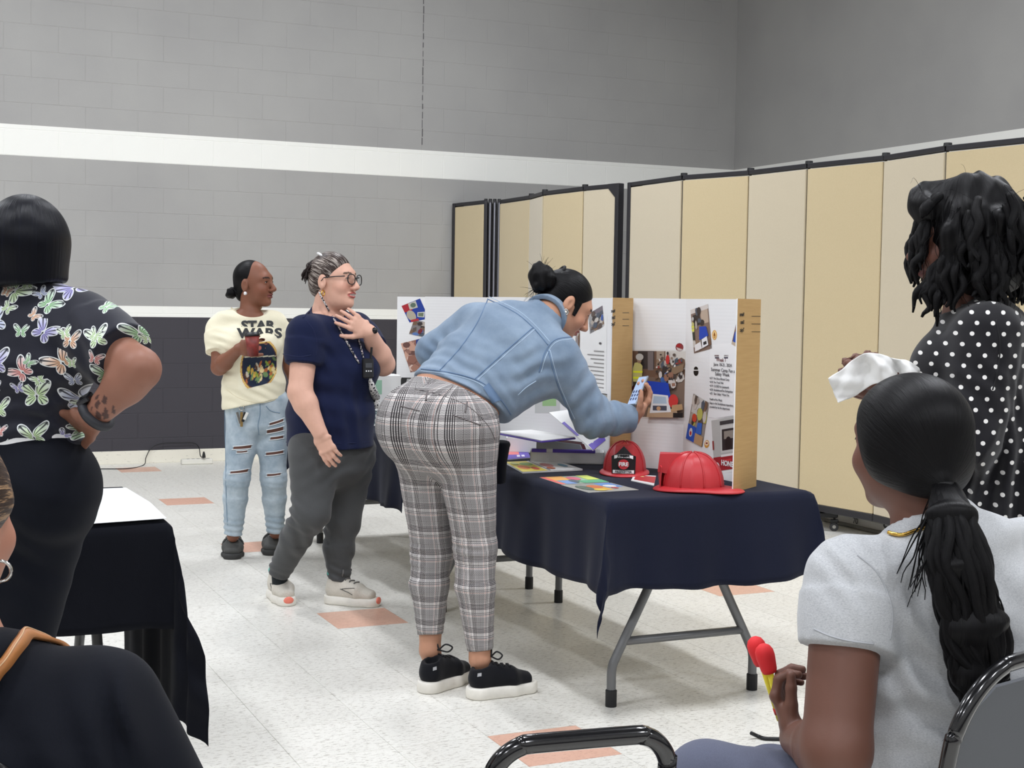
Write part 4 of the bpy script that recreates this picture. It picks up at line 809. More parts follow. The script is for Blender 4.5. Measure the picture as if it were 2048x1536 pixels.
# ------------------------------------------------------------------ people: shared builders
def wrapfix(u, F, per):
    q = u[F]; mx = q.max(1, keepdims=True); return np.where(mx - q > per / 2, q + per, q)
def skin_mat(name, rough=0.5):
    if name in MATS: return MATS[name]
    g = N(name); g.set(rough, 0, 0.35); c = g.attr('Col'); n = g.noise(g.obj(), 55, 4); g.base(g.mix(g.math('MULTIPLY', n, 0.16), c, srgb(120, 70, 55)))
    g.bump(g.noise(g.obj(), 420, 2), 0.12, 0.0006); MATS[name] = g.m; return g.m
class Head:
    def __init__(s, c, f, up=(0, 0, 1), sc=1.0, smile=0.0): s.c = np.asarray(c, float); s.ax = frame(f, up); s.s = sc; s.smile = smile
    def L(s, a, b, c): return s.c + s.s * (s.ax[0] * a + s.ax[1] * b + s.ax[2] * c)
    def loc(s, V): return ((V - s.c) @ s.ax.T) / s.s
    def prims(s, F):
        L, k, ax = s.L, s.s, s.ax; E = lambda c, r, kk, op='u': F.ell(L(*c), np.array(r) * k, ax, kk, op)
        E((0, -0.014, 0.034), (0.073, 0.092, 0.084), 0.01); E((0, 0.028, -0.015), (0.062, 0.06, 0.08), 0.03); E((0, 0.034, -0.062), (0.05, 0.05, 0.045), 0.03)
        E((0, 0.07, -0.095), (0.022, 0.02, 0.017), 0.025); E((0, 0.07, 0.028), (0.05, 0.022, 0.02), 0.025)
        for sg in (-1, 1):
            E((sg * 0.036, 0.062, -0.03 + 0.004 * s.smile), (0.024, 0.024, 0.024), 0.022)
            E((sg * 0.032, 0.1, 0.006), (0.017, 0.014, 0.012), 0.012, 's')
            E((sg * 0.031, 0.071, 0.007), (0.0165, 0.0165, 0.0145), 0.004)
            E((sg * 0.031, 0.091, 0.0065), (0.0125, 0.012, 0.0042), 0.002, 's')
            E((sg * 0.075, -0.012, -0.008), (0.009, 0.019, 0.031), 0.006); E((sg * 0.086, -0.006, -0.006), (0.007, 0.009, 0.017), 0.004, 's')
            E((sg * 0.0125, 0.1, -0.033), (0.0085, 0.011, 0.008), 0.006)
        F.cone(L(0, 0.088, 0.014), L(0, 0.113, -0.027), 0.0075 * k, 0.0115 * k, 0.014)
        w = 0.022 + 0.006 * s.smile
        E((0, 0.089, -0.0535), (w, 0.013, 0.0065), 0.006); E((0, 0.087, -0.066), (w * 0.9, 0.013, 0.0075), 0.006)
        if s.smile: E((0, 0.1, -0.0595), (w * 0.85, 0.016, 0.0045), 0.003, 's')
        else: E((0, 0.104, -0.0595), (w, 0.012, 0.0014), 0.003, 's')
    def colour(s, V, skin, lip, brow):
        q = s.loc(V); c = np.tile(np.array(srgb(*skin)[:3]), (len(V), 1)); ok = (np.abs(q) < 0.16).all(1)
        m = ok & (((q[:, 0] / (0.024 + 0.005 * s.smile)) ** 2 + ((q[:, 2] + 0.06) / 0.0135) ** 2) < 1) & (q[:, 1] > 0.075); c[m] = srgb(*lip)[:3]
        if s.smile:
            m2 = ok & (((q[:, 0] / 0.022) ** 2 + ((q[:, 2] + 0.0595) / 0.005) ** 2) < 1) & (q[:, 1] > 0.07); c[m2] = srgb(236, 226, 220)[:3]
        bx = np.abs(q[:, 0]); bz = 0.027 + 0.004 * np.sin((bx - 0.012) / 0.04 * 3.1)
        m = ok & (bx > 0.012) & (bx < 0.052) & (np.abs(q[:, 2] - bz) < 0.0042) & (q[:, 1] > 0.04); c[m] = srgb(*brow)[:3]
        ck = ok & (q[:, 1] > 0.03); g = np.exp(-((np.abs(q[:, 0]) - 0.042) ** 2 + (q[:, 2] + 0.028) ** 2) / (2 * 0.016 ** 2)) * ck * 0.25
        c = c * (1 - g[:, None]) + g[:, None] * np.array(srgb(min(255, skin[0] + 14), int(skin[1] * 0.78), int(skin[2] * 0.76))[:3]); return c
    def eyes(s, parent, look=(0, 1, 0), iris=(52, 34, 26)):
        for sg in (-1, 1):
            e = MB().add(*ico(s.L(sg * 0.031, 0.0735, 0.0068), 0.0118 * s.s, 8)).build('eyeball', plain('eye_white', (226, 220, 214), 0.25), parent, True)
            MB().add(*ico(s.L(sg * 0.031 + look[0] * 0.005, 0.0735 + 0.0062, 0.0068 + look[2] * 0.004), 0.0064 * s.s, 8)).build('iris', plain('iris_brown', iris, 0.2), e, True)
            P = [s.L(sg * (0.031 + t * 0.0135), 0.0885 - 0.006 * t * t, 0.0115 - 0.004 * t * t) for t in np.linspace(-1, 1, 7)]
            MB().tube(P, [0.0006] + [0.0014] * 5 + [0.0006], 5).build('eyelashes', plain('lash_black', (18, 14, 14), 0.6), e)
def hand_prims(F, w, d, n, thumb_side, curl=(0.5, 0.5, 0.55, 0.6), spread=0.05, thumb=(0.6, 0.3), s=1.0, tcurl=0.4):
    """w wrist, d palm direction, n the way the palm faces, thumb_side +1/-1 along d x n"""
    w = np.asarray(w, float); d = nz(d); n = nz(np.asarray(n, float) - d * (np.asarray(n, float) @ d)); l = np.cross(d, n) * thumb_side
    F.econe(w - d * 0.01 * s, w + d * 0.03 * s, (0.026 * s, 0.019 * s), (0.034 * s, 0.015 * s), l, 0.012); F.econe(w + d * 0.03 * s, w + d * 0.082 * s, (0.036 * s, 0.015 * s), (0.039 * s, 0.0115 * s), l, 0.012)
    F.ell(w + d * 0.035 * s + l * 0.022 * s + n * 0.008 * s, np.array([0.028, 0.016, 0.014]) * s, np.array([d, l, n]), 0.012)
    for i, ln in enumerate((0.068, 0.077, 0.072, 0.056)):
        o = 0.030 - 0.0205 * i; p = w + d * (0.083 - 0.004 * abs(i - 1)) * s + l * o * s; a = 0.0; fd = nz(d + l * spread * (1.5 - i)); r = (0.0095 if i < 3 else 0.0082) * s
        for j, fr in enumerate((0.45, 0.31, 0.24)):
            a += curl[i] * (0.8, 1.15, 0.8)[j]; dd = fd * math.cos(a) + n * math.sin(a); q = p + dd * ln * s * fr; F.cone(p, q, r * (1 - 0.06 * j), r * (0.94 - 0.08 * j), 0.0035 if j else 0.008); p = q
    p = w + d * 0.022 * s + l * 0.027 * s + n * 0.006 * s; td = nz(d * thumb[0] + l * (1 - thumb[0]) + n * thumb[1])
    q = p + td * 0.038 * s; F.cone(p, q, 0.0135 * s, 0.011 * s, 0.01); td = nz(td * (1 - 0.35 * tcurl) + (d * 0.5 - l * 0.4) * tcurl + n * 0.2 * tcurl); q2 = q + td * 0.030 * s; F.cone(q, q2, 0.011 * s, 0.0098 * s, 0.004); td = nz(td + (d * 0.2 - l * 0.5) * tcurl * 0.6); F.cone(q2, q2 + td * 0.022 * s, 0.0098 * s, 0.008 * s, 0.004)
def arm_prims(F, sh, el, wr, r=(0.05, 0.039, 0.041, 0.026), k=0.02):
    sh, el, wr = map(np.asarray, (sh, el, wr)); F.cone(sh, el, r[0], r[1], k); m = el + (wr - el) * 0.28; F.cone(el, m, r[1], r[2], k); F.cone(m, wr, r[2], r[3], k)
def leg_prims(F, hp, kn, an, r=(0.085, 0.056, 0.057, 0.034), back=None, k=0.025):
    hp, kn, an = map(np.asarray, (hp, kn, an)); F.cone(hp, kn, r[0], r[1], k); m = kn + (an - kn) * 0.32 + (np.zeros(3) if back is None else back * 0.014); F.cone(kn, m, r[1], r[2], k); F.cone(m, an, r[2], r[3], k)
def make_body(parent, prims, lo, hi, fine, colfn, mat, h=0.0075, hf=0.003):
    """one continuous skin: coarse grid, with finer grids around the face and the hands"""
    parts = []; F = Fld(lo, hi, h); prims(F); V, Q = F.mesh(); ok = np.ones(len(V), bool)
    for flo, fhi, hh in fine: ok &= ~((V > np.asarray(flo) + 0.012) & (V < np.asarray(fhi) - 0.012)).all(1)
    parts.append(prune(V, Q, ok))
    for flo, fhi, hh in fine:
        G = Fld(flo, fhi, hh); prims(G); parts.append(G.mesh())
    V, Q = joinmesh(parts); return mesh_np('body', V, Q, mat, parent, True, col=colfn(V))
def boxof(*P, m=0.1): P = np.array(P); return P.min(0) - m, P.max(0) + m
def hair_mat(name, rgb, rough=0.45, grey=None, freq=(110, 5, 1)):
    if name in MATS: return MATS[name]
    g = N(name); g.set(rough, 0, 0.16); uv = g.n('ShaderNodeUVMap').outputs[0]; v = g.scale(uv, (freq[0], freq[1], 1)); n = g.noise(v, 1.0, 4, 0.65); c = srgb(*rgb)
    st = [(0.3, tuple(x * 0.55 for x in c[:3]) + (1,)), (0.6, c)]
    if grey: st = [(0.3, tuple(x * 0.55 for x in c[:3]) + (1,)), (0.5, c), (0.58, srgb(*grey))]
    else: st += [(0.75, tuple(min(1, x * 1.7) for x in c[:3]) + (1,))]
    g.base(g.ramp(n, st)); g.bump(n, 0.55, 0.003); MATS[name] = g.m; return g.m
def pole_uv(c, axis, ref):
    a = nz(axis); x = nz(np.asarray(ref) - a * (np.asarray(ref) @ a)); y = np.cross(a, x)
    def f(V, F):
        q = V - c; an = np.arctan2(q @ y, q @ x) / (2 * math.pi); al = np.arccos(np.clip((q @ a) / (np.linalg.norm(q, axis=1) + 1e-9), -1, 1)) / math.pi
        U = wrapfix(an, F, 1.0); return np.stack([U, al[F]], -1).reshape(-1, 2)
    return f
def locks(name, roots, dirs, n, length, mat, parent, seed, r=0.011, wave=0.011, wl=0.09, gravity=2.0, spread=0.08, seg=16, taper=0.25):
    """soft wavy locks, each a tapered ribbon of hair"""
    rg = np.random.default_rng(seed); mb = MB(); U = []
    for i in range(n):
        j = int(rg.integers(len(roots))); p = np.array(roots[j], float); d = nz(np.array(dirs[j % len(dirs)]) + rg.normal(size=3) * spread); L = length * rg.uniform(0.8, 1.1); ph = rg.uniform(0, 6); a = nz(np.cross(d, rg.normal(size=3))); P = [p.copy()]
        for k in range(seg):
            d = nz(d + np.array([0, 0, -gravity / seg])); p = p + d * L / seg; t = (k + 1) / seg; P.append(p + a * wave * math.sin(2 * math.pi * t * L / wl + ph) * min(1, t * 1.6))
        rr = r * rg.uniform(0.7, 1.2) * np.interp(np.linspace(0, 1, seg + 1), [0, 0.25, 0.7, 1], [0.7, 1, 0.85, taper]); mb.tube(np.array(P), rr, 8)
        U.append(np.stack([np.tile(np.arange(8) / 8.0 + rg.uniform(), seg + 1), np.repeat(np.arange(seg + 1) / seg, 8)], 1))
    return mb.build(name, mat, parent, True, uv=np.concatenate(U))
def strands(name, roots, dirs, n, length, mat, parent, seed, wave=0.01, wl=0.08, r=0.0018, gravity=0.6, spread=0.3, seg=9, taper=0.35, sides=4):
    rg = np.random.default_rng(seed); mb = MB()
    for i in range(n):
        j = int(rg.integers(len(roots))); p = np.array(roots[j], float) + rg.normal(size=3) * 0.004; d = nz(np.array(dirs[j % len(dirs)]) + rg.normal(size=3) * spread); L = length * rg.uniform(0.75, 1.1); ph = rg.uniform(0, 6); a = nz(rg.normal(size=3)); P = [p.copy()]
        for k in range(seg):
            d = nz(d + np.array([0, 0, -gravity / seg])); p = p + d * L / seg; t = (k + 1) / seg; P.append(p + a * wave * math.sin(2 * math.pi * t * L / wl + ph) * min(1, t * 2))
        mb.tube(np.array(P), np.linspace(r, r * taper, len(P)), sides, cap=False)
    V = np.concatenate(mb.v); uv = np.stack([np.arange(len(V)) * 0.618 % 1, V[:, 2]], 1)
    return mb.build(name, mat, parent, True, uv=uv)
def bun(c, r, mat, parent, seed=1, name='hair_bun'):
    rg = np.random.default_rng(seed); F = Fld(np.asarray(c) - r * 1.6, np.asarray(c) + r * 1.6, 0.0032); F.ell(c, r * 0.86, k=0.004)
    for i in range(9):
        a = nz(rg.normal(size=3)); F.ell(np.asarray(c) + a * r * 0.55, np.array([r * 0.5, r * 0.5, r * 0.33]), frame(a, rg.normal(size=3)), 0.006)
    F.wrinkle(0.003, 160, seed); return F.build(name, mat, parent, fuv=pole_uv(np.asarray(c), (0.3, 0.2, 1), (1, 0, 0)))
def decal(name, F, grid, mat, parent, off=0.0015, colfn=None):
    """cloth print or patch laid on a garment's own surface; grid (n,m,2) sight points or (n,m,3) start points"""
    n, m_, k = grid.shape; P = F.hit(grid.reshape(-1, 2), off) if k == 2 else F.proj(grid.reshape(-1, 3), off, 8); I = np.arange(n * m_).reshape(n, m_); Q = np.stack([I[:-1, :-1], I[1:, :-1], I[1:, 1:], I[:-1, 1:]], -1).reshape(-1, 4)
    c = colfn(*np.meshgrid(np.linspace(0, 1, n), np.linspace(0, 1, m_), indexing='ij')).reshape(-1, 3) if colfn else None
    return mesh_np(name, P, Q, mat, parent, True, col=c)
def pxgrid(px, n, m_):
    """px: bottom-left, bottom-right, top-right, top-left"""
    q = [np.array([u, v], float) for u, v in px]; return np.array([[BL_(q, s, t) for t in np.linspace(0, 1, m_)] for s in np.linspace(0, 1, n)])
def seampx(name, F, pts, mat, parent, r=0.0022, off=0.0006, n=8):
    P = F.hit(spline(np.asarray(pts, float), n), off); P[1:-1] = (P[:-2] + 2 * P[1:-1] + P[2:]) / 4; return MB().tube(P, r, 5).build(name, mat, parent, True)
def seam(name, F, pts, mat, parent, r=0.0022, off=0.001, n=8):
    P = F.proj(spline(pts, n), off, 8); return MB().tube(P, r, 5).build(name, mat, parent, True)
def shoe(parent, heel, toe, sole_h, up_mat, sole_mat, kind='sneaker', ankle=None, lace_mat=None, accent=None, w=0.043, lift=0.0, hgt=0.085):
    """heel/toe: ground points of the sole; parts: shoe > sole, laces"""
    heel = np.asarray(heel, float); toe = np.asarray(toe, float); d = nz(toe - heel); L = np.linalg.norm(toe - heel); up = nz(np.array([0, 0, 1.0]) - d * d[2]); s = np.cross(up, d); ax = np.array([s, d, up]); P = lambda a, b, c: heel + s * a + d * b * L + up * c
    lo, hi = boxof(heel, toe, m=0.13); h = 0.004
    F = Fld(lo, hi, h); z = sole_h
    F.econe(P(0, 0.17, z + 0.03), P(0, 0.62, z + 0.02), (w * 0.82, 0.045), (w * 0.98, 0.036), s, 0.02); F.econe(P(0, 0.62, z + 0.02), P(0, 0.85, z + 0.012), (w * 0.98, 0.034), (w * 0.78, 0.024), s, 0.02)
    F.cone(P(0, 0.16, z + 0.03), P(0, 0.2, z + hgt * 0.86), w * 0.8, w * 0.74, 0.02); F.econe(P(0, 0.3, z + hgt * 0.62), P(0, 0.6, z + 0.036), (w * 0.62, 0.028), (w * 0.8, 0.02), s, 0.02)
    F.plane(P(0, 0, z - 0.004), -up); F.plane(P(0, 0.3, z + hgt * 0.92), nz(up - d * 0.25), 0.004)
    if kind != 'clog': F.cone(P(0, 0.2, z + hgt * 0.75), P(0, 0.24, z + hgt * 1.4), w * 0.52, w * 0.66, 0.004, 's')
    sh = F.build('shoe', up_mat, parent)
    G = Fld(lo, hi, h); G.econe(P(0, 0.19, z * 0.5), P(0, 0.6, z * 0.5), (w * 1.0, z * 1.2), (w * 1.1, z * 1.2), s, 0.012, end=1.0); G.econe(P(0, 0.6, z * 0.5), P(0, 0.84, z * 0.52), (w * 1.1, z * 1.2), (w * 0.9, z * 1.0), s, 0.012, end=1.0)
    G.ell(P(0, 0.16, z * 0.6), (w * 0.98, 0.16 * L + 0.002, z * 1.4), ax, 0.01); G.ell(P(0, 0.86, z * 0.6), (w * 0.9, 0.145 * L, z * 1.2), ax, 0.01)
    G.plane(P(0, 0, 0.0), -up, 0.003); G.plane(P(0, 0, z + 0.004), up, 0.004); so = G.build('sole', sole_mat, sh)
    if lace_mat is not None:
        for i in range(4):
            t = 0.36 + 0.08 * i; q = F.proj(np.array([P(a, t + 0.012 * math.sin(a * 90), z + 0.09) for a in np.linspace(-w * 0.6, w * 0.6, 9)]), 0.002, 8); MB().tube(q, 0.0034, 5).build('lace', lace_mat, sh, True)
        k = F.proj(np.array([P(0, 0.34, z + 0.1)]), 0.004, 8)[0]
        for sg in (-1, 1): MB().tube(spline([k, k + s * sg * 0.02 + up * 0.02 + d * 0.01, k + s * sg * 0.042 + up * 0.012 + d * 0.02, k + s * sg * 0.03 - up * 0.004 + d * 0.012, k], 6), 0.003, 5).build('lace_bow', lace_mat, sh, True)
    if accent is not None:
        A = Fld(lo, hi, h); A.ell(P(0, 0.985, z * 0.8), (w * 0.5, 0.008, z * 0.5), ax, 0.004); A.plane(P(0, 0, 0.002), -up); A.build('toe_bumper', accent, sh)
    return sh, F, P
def leg_uv(axes, mid, sidev, r=0.085):
    """cloth coordinates on trousers: around each leg's own axis, and down its length"""
    def f(V, F):
        u = np.zeros(len(V)); v = V[:, 2].copy(); C = {}; dist = {}
        for sg, (hp, kn, an) in axes.items():
            zs = np.array([an[2] - 0.2, an[2], kn[2], hp[2], hp[2] + 0.6]); C[sg] = np.stack([np.interp(v, zs, [an[i], an[i], kn[i], hp[i], hp[i]]) for i in range(2)], 1); dist[sg] = np.linalg.norm(V[:, :2] - C[sg], axis=1)
        for sg in axes:
            m = dist[sg] <= dist[-sg]; q = V[m, :2] - C[sg][m]; u[m] = np.arctan2(q @ sidev[:2], q @ np.array([sidev[1], -sidev[0]])) * r + (0.013 if sg > 0 else 0)
        U = wrapfix(u, F, 2 * math.pi * r); return np.stack([U, v[F]], -1).reshape(-1, 2)
    return f
RT, AW, UP = W(1, 0), W(0, 1), np.array([0, 0, 1.0])
M_skin = skin_mat('skin')
def hoop(c, r, t, axis, mat, parent, name='earring'):
    fr_ = frame(axis); return MB().tube([c + r * (fr_[0] * math.cos(a) + fr_[2] * math.sin(a)) for a in np.linspace(0, 2 * math.pi, 20, endpoint=False)], t, 6, closed=True).build(name, mat, parent, True)
M_gold = plain('gold', (222, 178, 90), 0.25, 1.0); M_silver = plain('silver', (206, 204, 200), 0.2, 1.0)
def tee(lo, hi, secs, side, sleeves, hem, neck, h=0.0055, wr=(0.004, 32), seed=1, k=0.045, extra=None, hk=0.004):
    """a T-shirt: torso sections, sleeves (shoulder, end, r0, r1), hem and neck planes"""
    F = Fld(lo, hi, h); F.torso(secs, side, k)
    for sh, en, r0, r1 in sleeves: F.cone(sh, np.asarray(sh) + (np.asarray(en) - np.asarray(sh)) * 0.5, r0, (r0 + r1) / 2, 0.05); F.cone(np.asarray(sh) + (np.asarray(en) - np.asarray(sh)) * 0.3, en, r0 * 0.7 + r1 * 0.3, r1, 0.02, cap=True)
    if extra: extra(F)
    if wr: F.wrinkle(wr[0], wr[1], seed)
    if hem is not None: F.plane(*hem, k=hk)
    if neck is not None: F.ell(*neck, op='s', k=0.006)
    return F
# ------------------------------------------------------------------ cloth looks
def denim(name, lo, hi, worn=(0.35, 0.7), ws=9):
    g = N(name); g.set(0.85, 0, 0.2, 0, 0.15); p = g.pos(); a = g.noise(p, ws, 4, 0.6); b = g.noise(p, 420, 2); w = g.n('ShaderNodeTexWave', bands_direction='DIAGONAL'); w.inputs['Scale'].default_value = 260; g.l(p, w.inputs[0])
    c = g.ramp(a, [(worn[0], srgb(*lo)), (worn[1], srgb(*hi))]); g.base(g.mix(g.math('MULTIPLY', b, 0.35), c, srgb(*[int(x * 0.8) for x in lo]))); g.bump(g.math('ADD', b, g.math('MULTIPLY', w.outputs[1], 0.4)), 0.3, 0.0012); return g.m
M_jacket = denim('denim_light', (112, 131, 152), (148, 166, 185), (0.3, 0.75), 7); M_thread = plain('denim_seam', (96, 120, 150), 0.85, bump=0.3, bs=900); M_thread2 = plain('denim_seam_pale', (178, 198, 218), 0.85)
def plaid():
    g = N('glen_plaid'); g.set(0.85, 0, 0.2); uv = g.uv(); s = g.sep(uv); PER = 0.08
    def stripes(x, groups, base):
        f = g.math('FRACT', g.math('DIVIDE', x, PER)); st = [(0.0, base)]
        for p, w, c in groups: st += [(p, c), (p + w, base)]
        return g.ramp(f, st, 'CONSTANT')
    W_, B_ = (0.58, 0.57, 0.565, 1), (0.05, 0.045, 0.05, 1); R_ = (0.5, 0.3, 0.26, 1); gr = (0.38, 0.375, 0.375, 1)
    G = [(0.03, 0.026, B_), (0.085, 0.026, B_), (0.14, 0.026, B_), (0.195, 0.026, B_), (0.25, 0.02, B_), (0.30, 0.16, gr), (0.47, 0.018, B_), (0.50, 0.2, gr), (0.74, 0.016, R_), (0.8, 0.02, B_), (0.87, 0.02, B_)]
    a = stripes(g.math('ADD', s[0], 10.0), G, W_); b = stripes(g.math('ADD', g.math('MULTIPLY', s[1], 1.0), 10.02), G, W_)
    m = g.n('ShaderNodeMix', data_type='RGBA', blend_type='MULTIPLY'); m.inputs[0].default_value = 1; g.l(a, m.inputs[6]); g.l(b, m.inputs[7])
    hs = g.n('ShaderNodeTexChecker'); hs.inputs['Scale'].default_value = 260; hs.inputs['Color1'].default_value = (1, 1, 1, 1); hs.inputs['Color2'].default_value = (0.78, 0.76, 0.75, 1); g.l(uv, hs.inputs[0])
    m2 = g.n('ShaderNodeMix', data_type='RGBA', blend_type='MULTIPLY'); m2.inputs[0].default_value = 0.7; g.l(m.outputs[2], m2.inputs[6]); g.l(hs.outputs[0], m2.inputs[7])
    m3 = g.n('ShaderNodeMix', data_type='RGBA', blend_type='MULTIPLY'); m3.inputs[0].default_value = 1; g.l(m2.outputs[2], m3.inputs[6]); m3.inputs[7].default_value = (2.0, 1.98, 1.96, 1); g.base(m3.outputs[2]); g.bump(g.noise(g.pos(), 600, 2), 0.2, 0.001); return g.m
M_hairblack = hair_mat('hair_black', (10, 9, 11)); M_hairblue = hair_mat('hair_blueblack', (6, 8, 18), 0.4); M_hairbrown = hair_mat('hair_brown_grey', (62, 50, 46), 0.4, (168, 158, 150))
# ------------------------------------------------------------------ person in denim jacket
def person_denim():
    e = empty('person', at(905, 1385, 4.72) * [1, 1, 0], 'person in denim jacket and plaid trousers bending over the table', 'person')
    hp = {1: at(848, 868, 4.88), -1: at(930, 868, 4.74)}; kn = {1: at(864, 1105, 4.86), -1: at(951, 1095, 4.74)}; an = {1: at(860, 1300, 4.80), -1: at(960, 1318, 4.70)}
    sideh = nz(W(-0.8, 0.6)); fh = np.cross(sideh, UP) * 1.0; f_ = np.cross(sideh, UP); f_ = f_ if f_ @ RT > 0 else -f_
    sidet = nz(W(-0.86, 0.32, 0.36)); pel = at(884, 842, 4.80)
    secs = [(at(914, 800, 4.85), 0.175, 0.13), (at(962, 752, 4.92), 0.178, 0.135), (at(1022, 700, 4.97), 0.185, 0.135), (at(1060, 668, 5.00), 0.16, 0.088), (at(1088, 632, 5.02), 0.07, 0.062)]
    shR, elR, wrR = at(1116, 712, 4.92), at(1187, 836, 4.98), at(1262, 838, 5.04); shL, elL, wrL = at(946, 648, 5.08), at(868, 704, 5.10), at(915, 770, 5.22)
    hd = Head(np.zeros(3), W(0.78, 0.22, -0.57), W(0.52, 0.2, 0.8)); hd.c = at(1137, 607, 5.0) - (hd.ax[0] * -0.075 + hd.ax[1] * -0.012 + hd.ax[2] * -0.008)
    pd = W(0.5, 0.2, 0.8); pn = W(-0.82, -0.32, 0.47)
    def prims(F):
        F.torso([(pel, 0.165, 0.12), (at(905, 795, 4.83), 0.158, 0.112)] + secs[1:], sidet, 0.04, -0.014)
        for s in (1, -1): leg_prims(F, hp[s], kn[s], an[s], (0.085, 0.054, 0.052, 0.036)); F.cone(an[s], an[s] - UP * 0.05 + f_ * 0.02, 0.037, 0.034, 0.01)
        arm_prims(F, shR, elR, wrR, (0.05, 0.04, 0.042, 0.029)); arm_prims(F, shL, elL, wrL); F.cone(at(1098, 628, 5.03), hd.L(0, -0.03, -0.05), 0.06, 0.052, 0.03)
        hd.prims(F); hand_prims(F, wrR + nz(wrR - elR) * 0.01, pd, pn, 1, (0.5, 0.5, 0.55, 0.6), 0.04, (0.55, 0.5), 1.0, 0.5); hand_prims(F, wrL, nz(wrL - elL), AW, 1)
    lo, hi = boxof(*an.values(), *hp.values(), hd.c, shL, elL, elR, wrR + pd * 0.12, m=0.2)
    fine = [(hd.c - 0.155, hd.c + 0.155, 0.003), (wrR - 0.05 - 0.06 * np.abs(pd), wrR + 0.06 + 0.09 * np.abs(pd) + 0.03, 0.003)]
    sk = (196, 146, 118); make_body(e, prims, lo, hi, fine, lambda V: hd.colour(V, sk, (168, 96, 88), (40, 28, 24)), M_skin); hd.eyes(e, (0, 0, -0.6))
    # trousers
    F = Fld(*boxof(*an.values(), *hp.values(), pel + UP * 0.12, pel, m=0.24), 0.0055)
    F.torso([(at(886, 905, 4.80), 0.16, 0.13), (pel, 0.178, 0.15), (at(905, 788, 4.835), 0.166, 0.125)], nz(sideh * 0.6 + sidet * 0.4), 0.05)
    for s in (1, -1):
        F.ell(pel - f_ * 0.075 + sideh * s * 0.082 - UP * 0.015, (0.118, 0.125, 0.135), k=0.05); hem = an[s] + UP * (0.055 if s > 0 else 0.03); m = kn[s] + (hem - kn[s]) * 0.36 - f_ * 0.012
        F.cone(hp[s], kn[s], 0.112, 0.071, 0.045); F.cone(kn[s], m, 0.071, 0.068, 0.03); F.cone(m, hem, 0.068, 0.045, 0.02, cap=True)
        F.folds(kn[s] - f_ * 0.05, UP, RT, 0.0035, 0.028, 0.05); F.folds(hem + UP * 0.03, UP, RT, 0.0014, 0.03, 0.05)
    F.folds(pel - UP * 0.1 + RT * 0.02, W(0.3, 0, 1), AW, 0.003, 0.05, 0.07); F.wrinkle(0.002, 40, 3)
    wn = nz(secs[1][0] - secs[0][0]); F.plane(at(915, 796, 4.83), nz(wn * 0.75 + UP * 0.5), 0.004)
    F.build('trousers', plaid(), e, fuv=leg_uv({1: (hp[1] - f_ * 0.03, kn[1], an[1]), -1: (hp[-1] - f_ * 0.03, kn[-1], an[-1])}, (hp[1] + hp[-1]) / 2, sideh))
    tr = e.children[-1]; M_dk = plain('plaid_seam', (104, 98, 98), 0.9)
    seampx('centre_seam', F, [(906, 772), (884, 800), (868, 850), (872, 905), (882, 930)], M_dk, tr, 0.0014)
    seampx('waistband_seam', F, [(830, 778), (880, 790), (935, 812), (975, 850), (990, 880)], M_dk, tr, 0.0014, 0.0004)
    seampx('back_pocket', F, [(905, 830), (960, 850)], M_dk, tr, 0.0022); seampx('back_pocket', F, [(800, 812), (840, 822)], M_dk, tr, 0.002)
    for t in (0.15, 0.8):
        seampx('belt_loop', F, [(838 + 120 * t, 776 + 36 * t), (834 + 120 * t, 796 + 36 * t)], M_dk, tr, 0.003, 0.002)
    # jacket
    lo, hi = boxof(*[s[0] for s in secs], shL, elL, shR, elR, wrR, wrL, m=0.2); J = Fld(lo, hi, 0.005); J.torso(secs, sidet, 0.04, 0.008)
    J.cone(shR, elR, 0.078, 0.066, 0.05); m = elR + (wrR - elR) * 0.5; J.cone(elR, m, 0.066, 0.06, 0.03); J.cone(m, wrR, 0.062, 0.05, 0.02, cap=True); J.cone(elR + (wrR - elR) * 0.72, wrR + nz(wrR - elR) * 0.006, 0.053, 0.051, 0.006, cap=True)
    J.cone(shL, elL, 0.074, 0.062, 0.05); J.cone(elL, wrL, 0.06, 0.05, 0.03); J.ell(at(1046, 742, 4.95), (0.12, 0.12, 0.11), k=0.06)
    J.folds(elR, wrR - elR, UP, 0.006, 0.05, 0.07); J.folds(shR + (elR - shR) * 0.6, elR - shR, RT, 0.005, 0.07, 0.08); J.folds(secs[0][0] - AW * 0.1, secs[1][0] - secs[0][0], sidet, 0.006, 0.045, 0.12); J.folds(at(1060, 740, 4.85), W(0.3, 0, -1), RT, 0.005, 0.06, 0.08)
    J.folds(at(870, 700, 5.0), W(0.6, 0, 0.6), UP, 0.004, 0.05, 0.06); J.wrinkle(0.003, 28, 8)
    ax_ = nz(secs[1][0] - secs[0][0]); J.plane(at(919, 793, 4.85), nz(-(ax_ * 0.8 + UP * 0.45)), 0.004)
    J.cone(at(1108, 614, 5.03), hd.L(0, -0.02, -0.05), 0.062, 0.075, 0.004, 's')
    jk = J.build('jacket', M_jacket, e)
    S = lambda pts, m_=M_thread, r=0.0022: seampx('seam', J, pts, m_, jk, r, 0.0004, 10)
    S([(975, 600), (955, 645), (925, 690), (903, 716), (880, 740)]); S([(975, 598), (1030, 625), (1066, 655), (1096, 690)]); S([(979, 594), (1034, 620), (1070, 650), (1100, 684)], M_thread2, 0.0014)
    S([(1066, 655), (1020, 695), (975, 735), (950, 758)]); S([(1070, 658), (1024, 698), (979, 738), (954, 761)], M_thread2, 0.0013); S([(1142, 674), (1110, 680), (1090, 705), (1078, 745)]); S([(1145, 678), (1113, 684), (1094, 708), (1082, 745)], M_thread2, 0.0013)
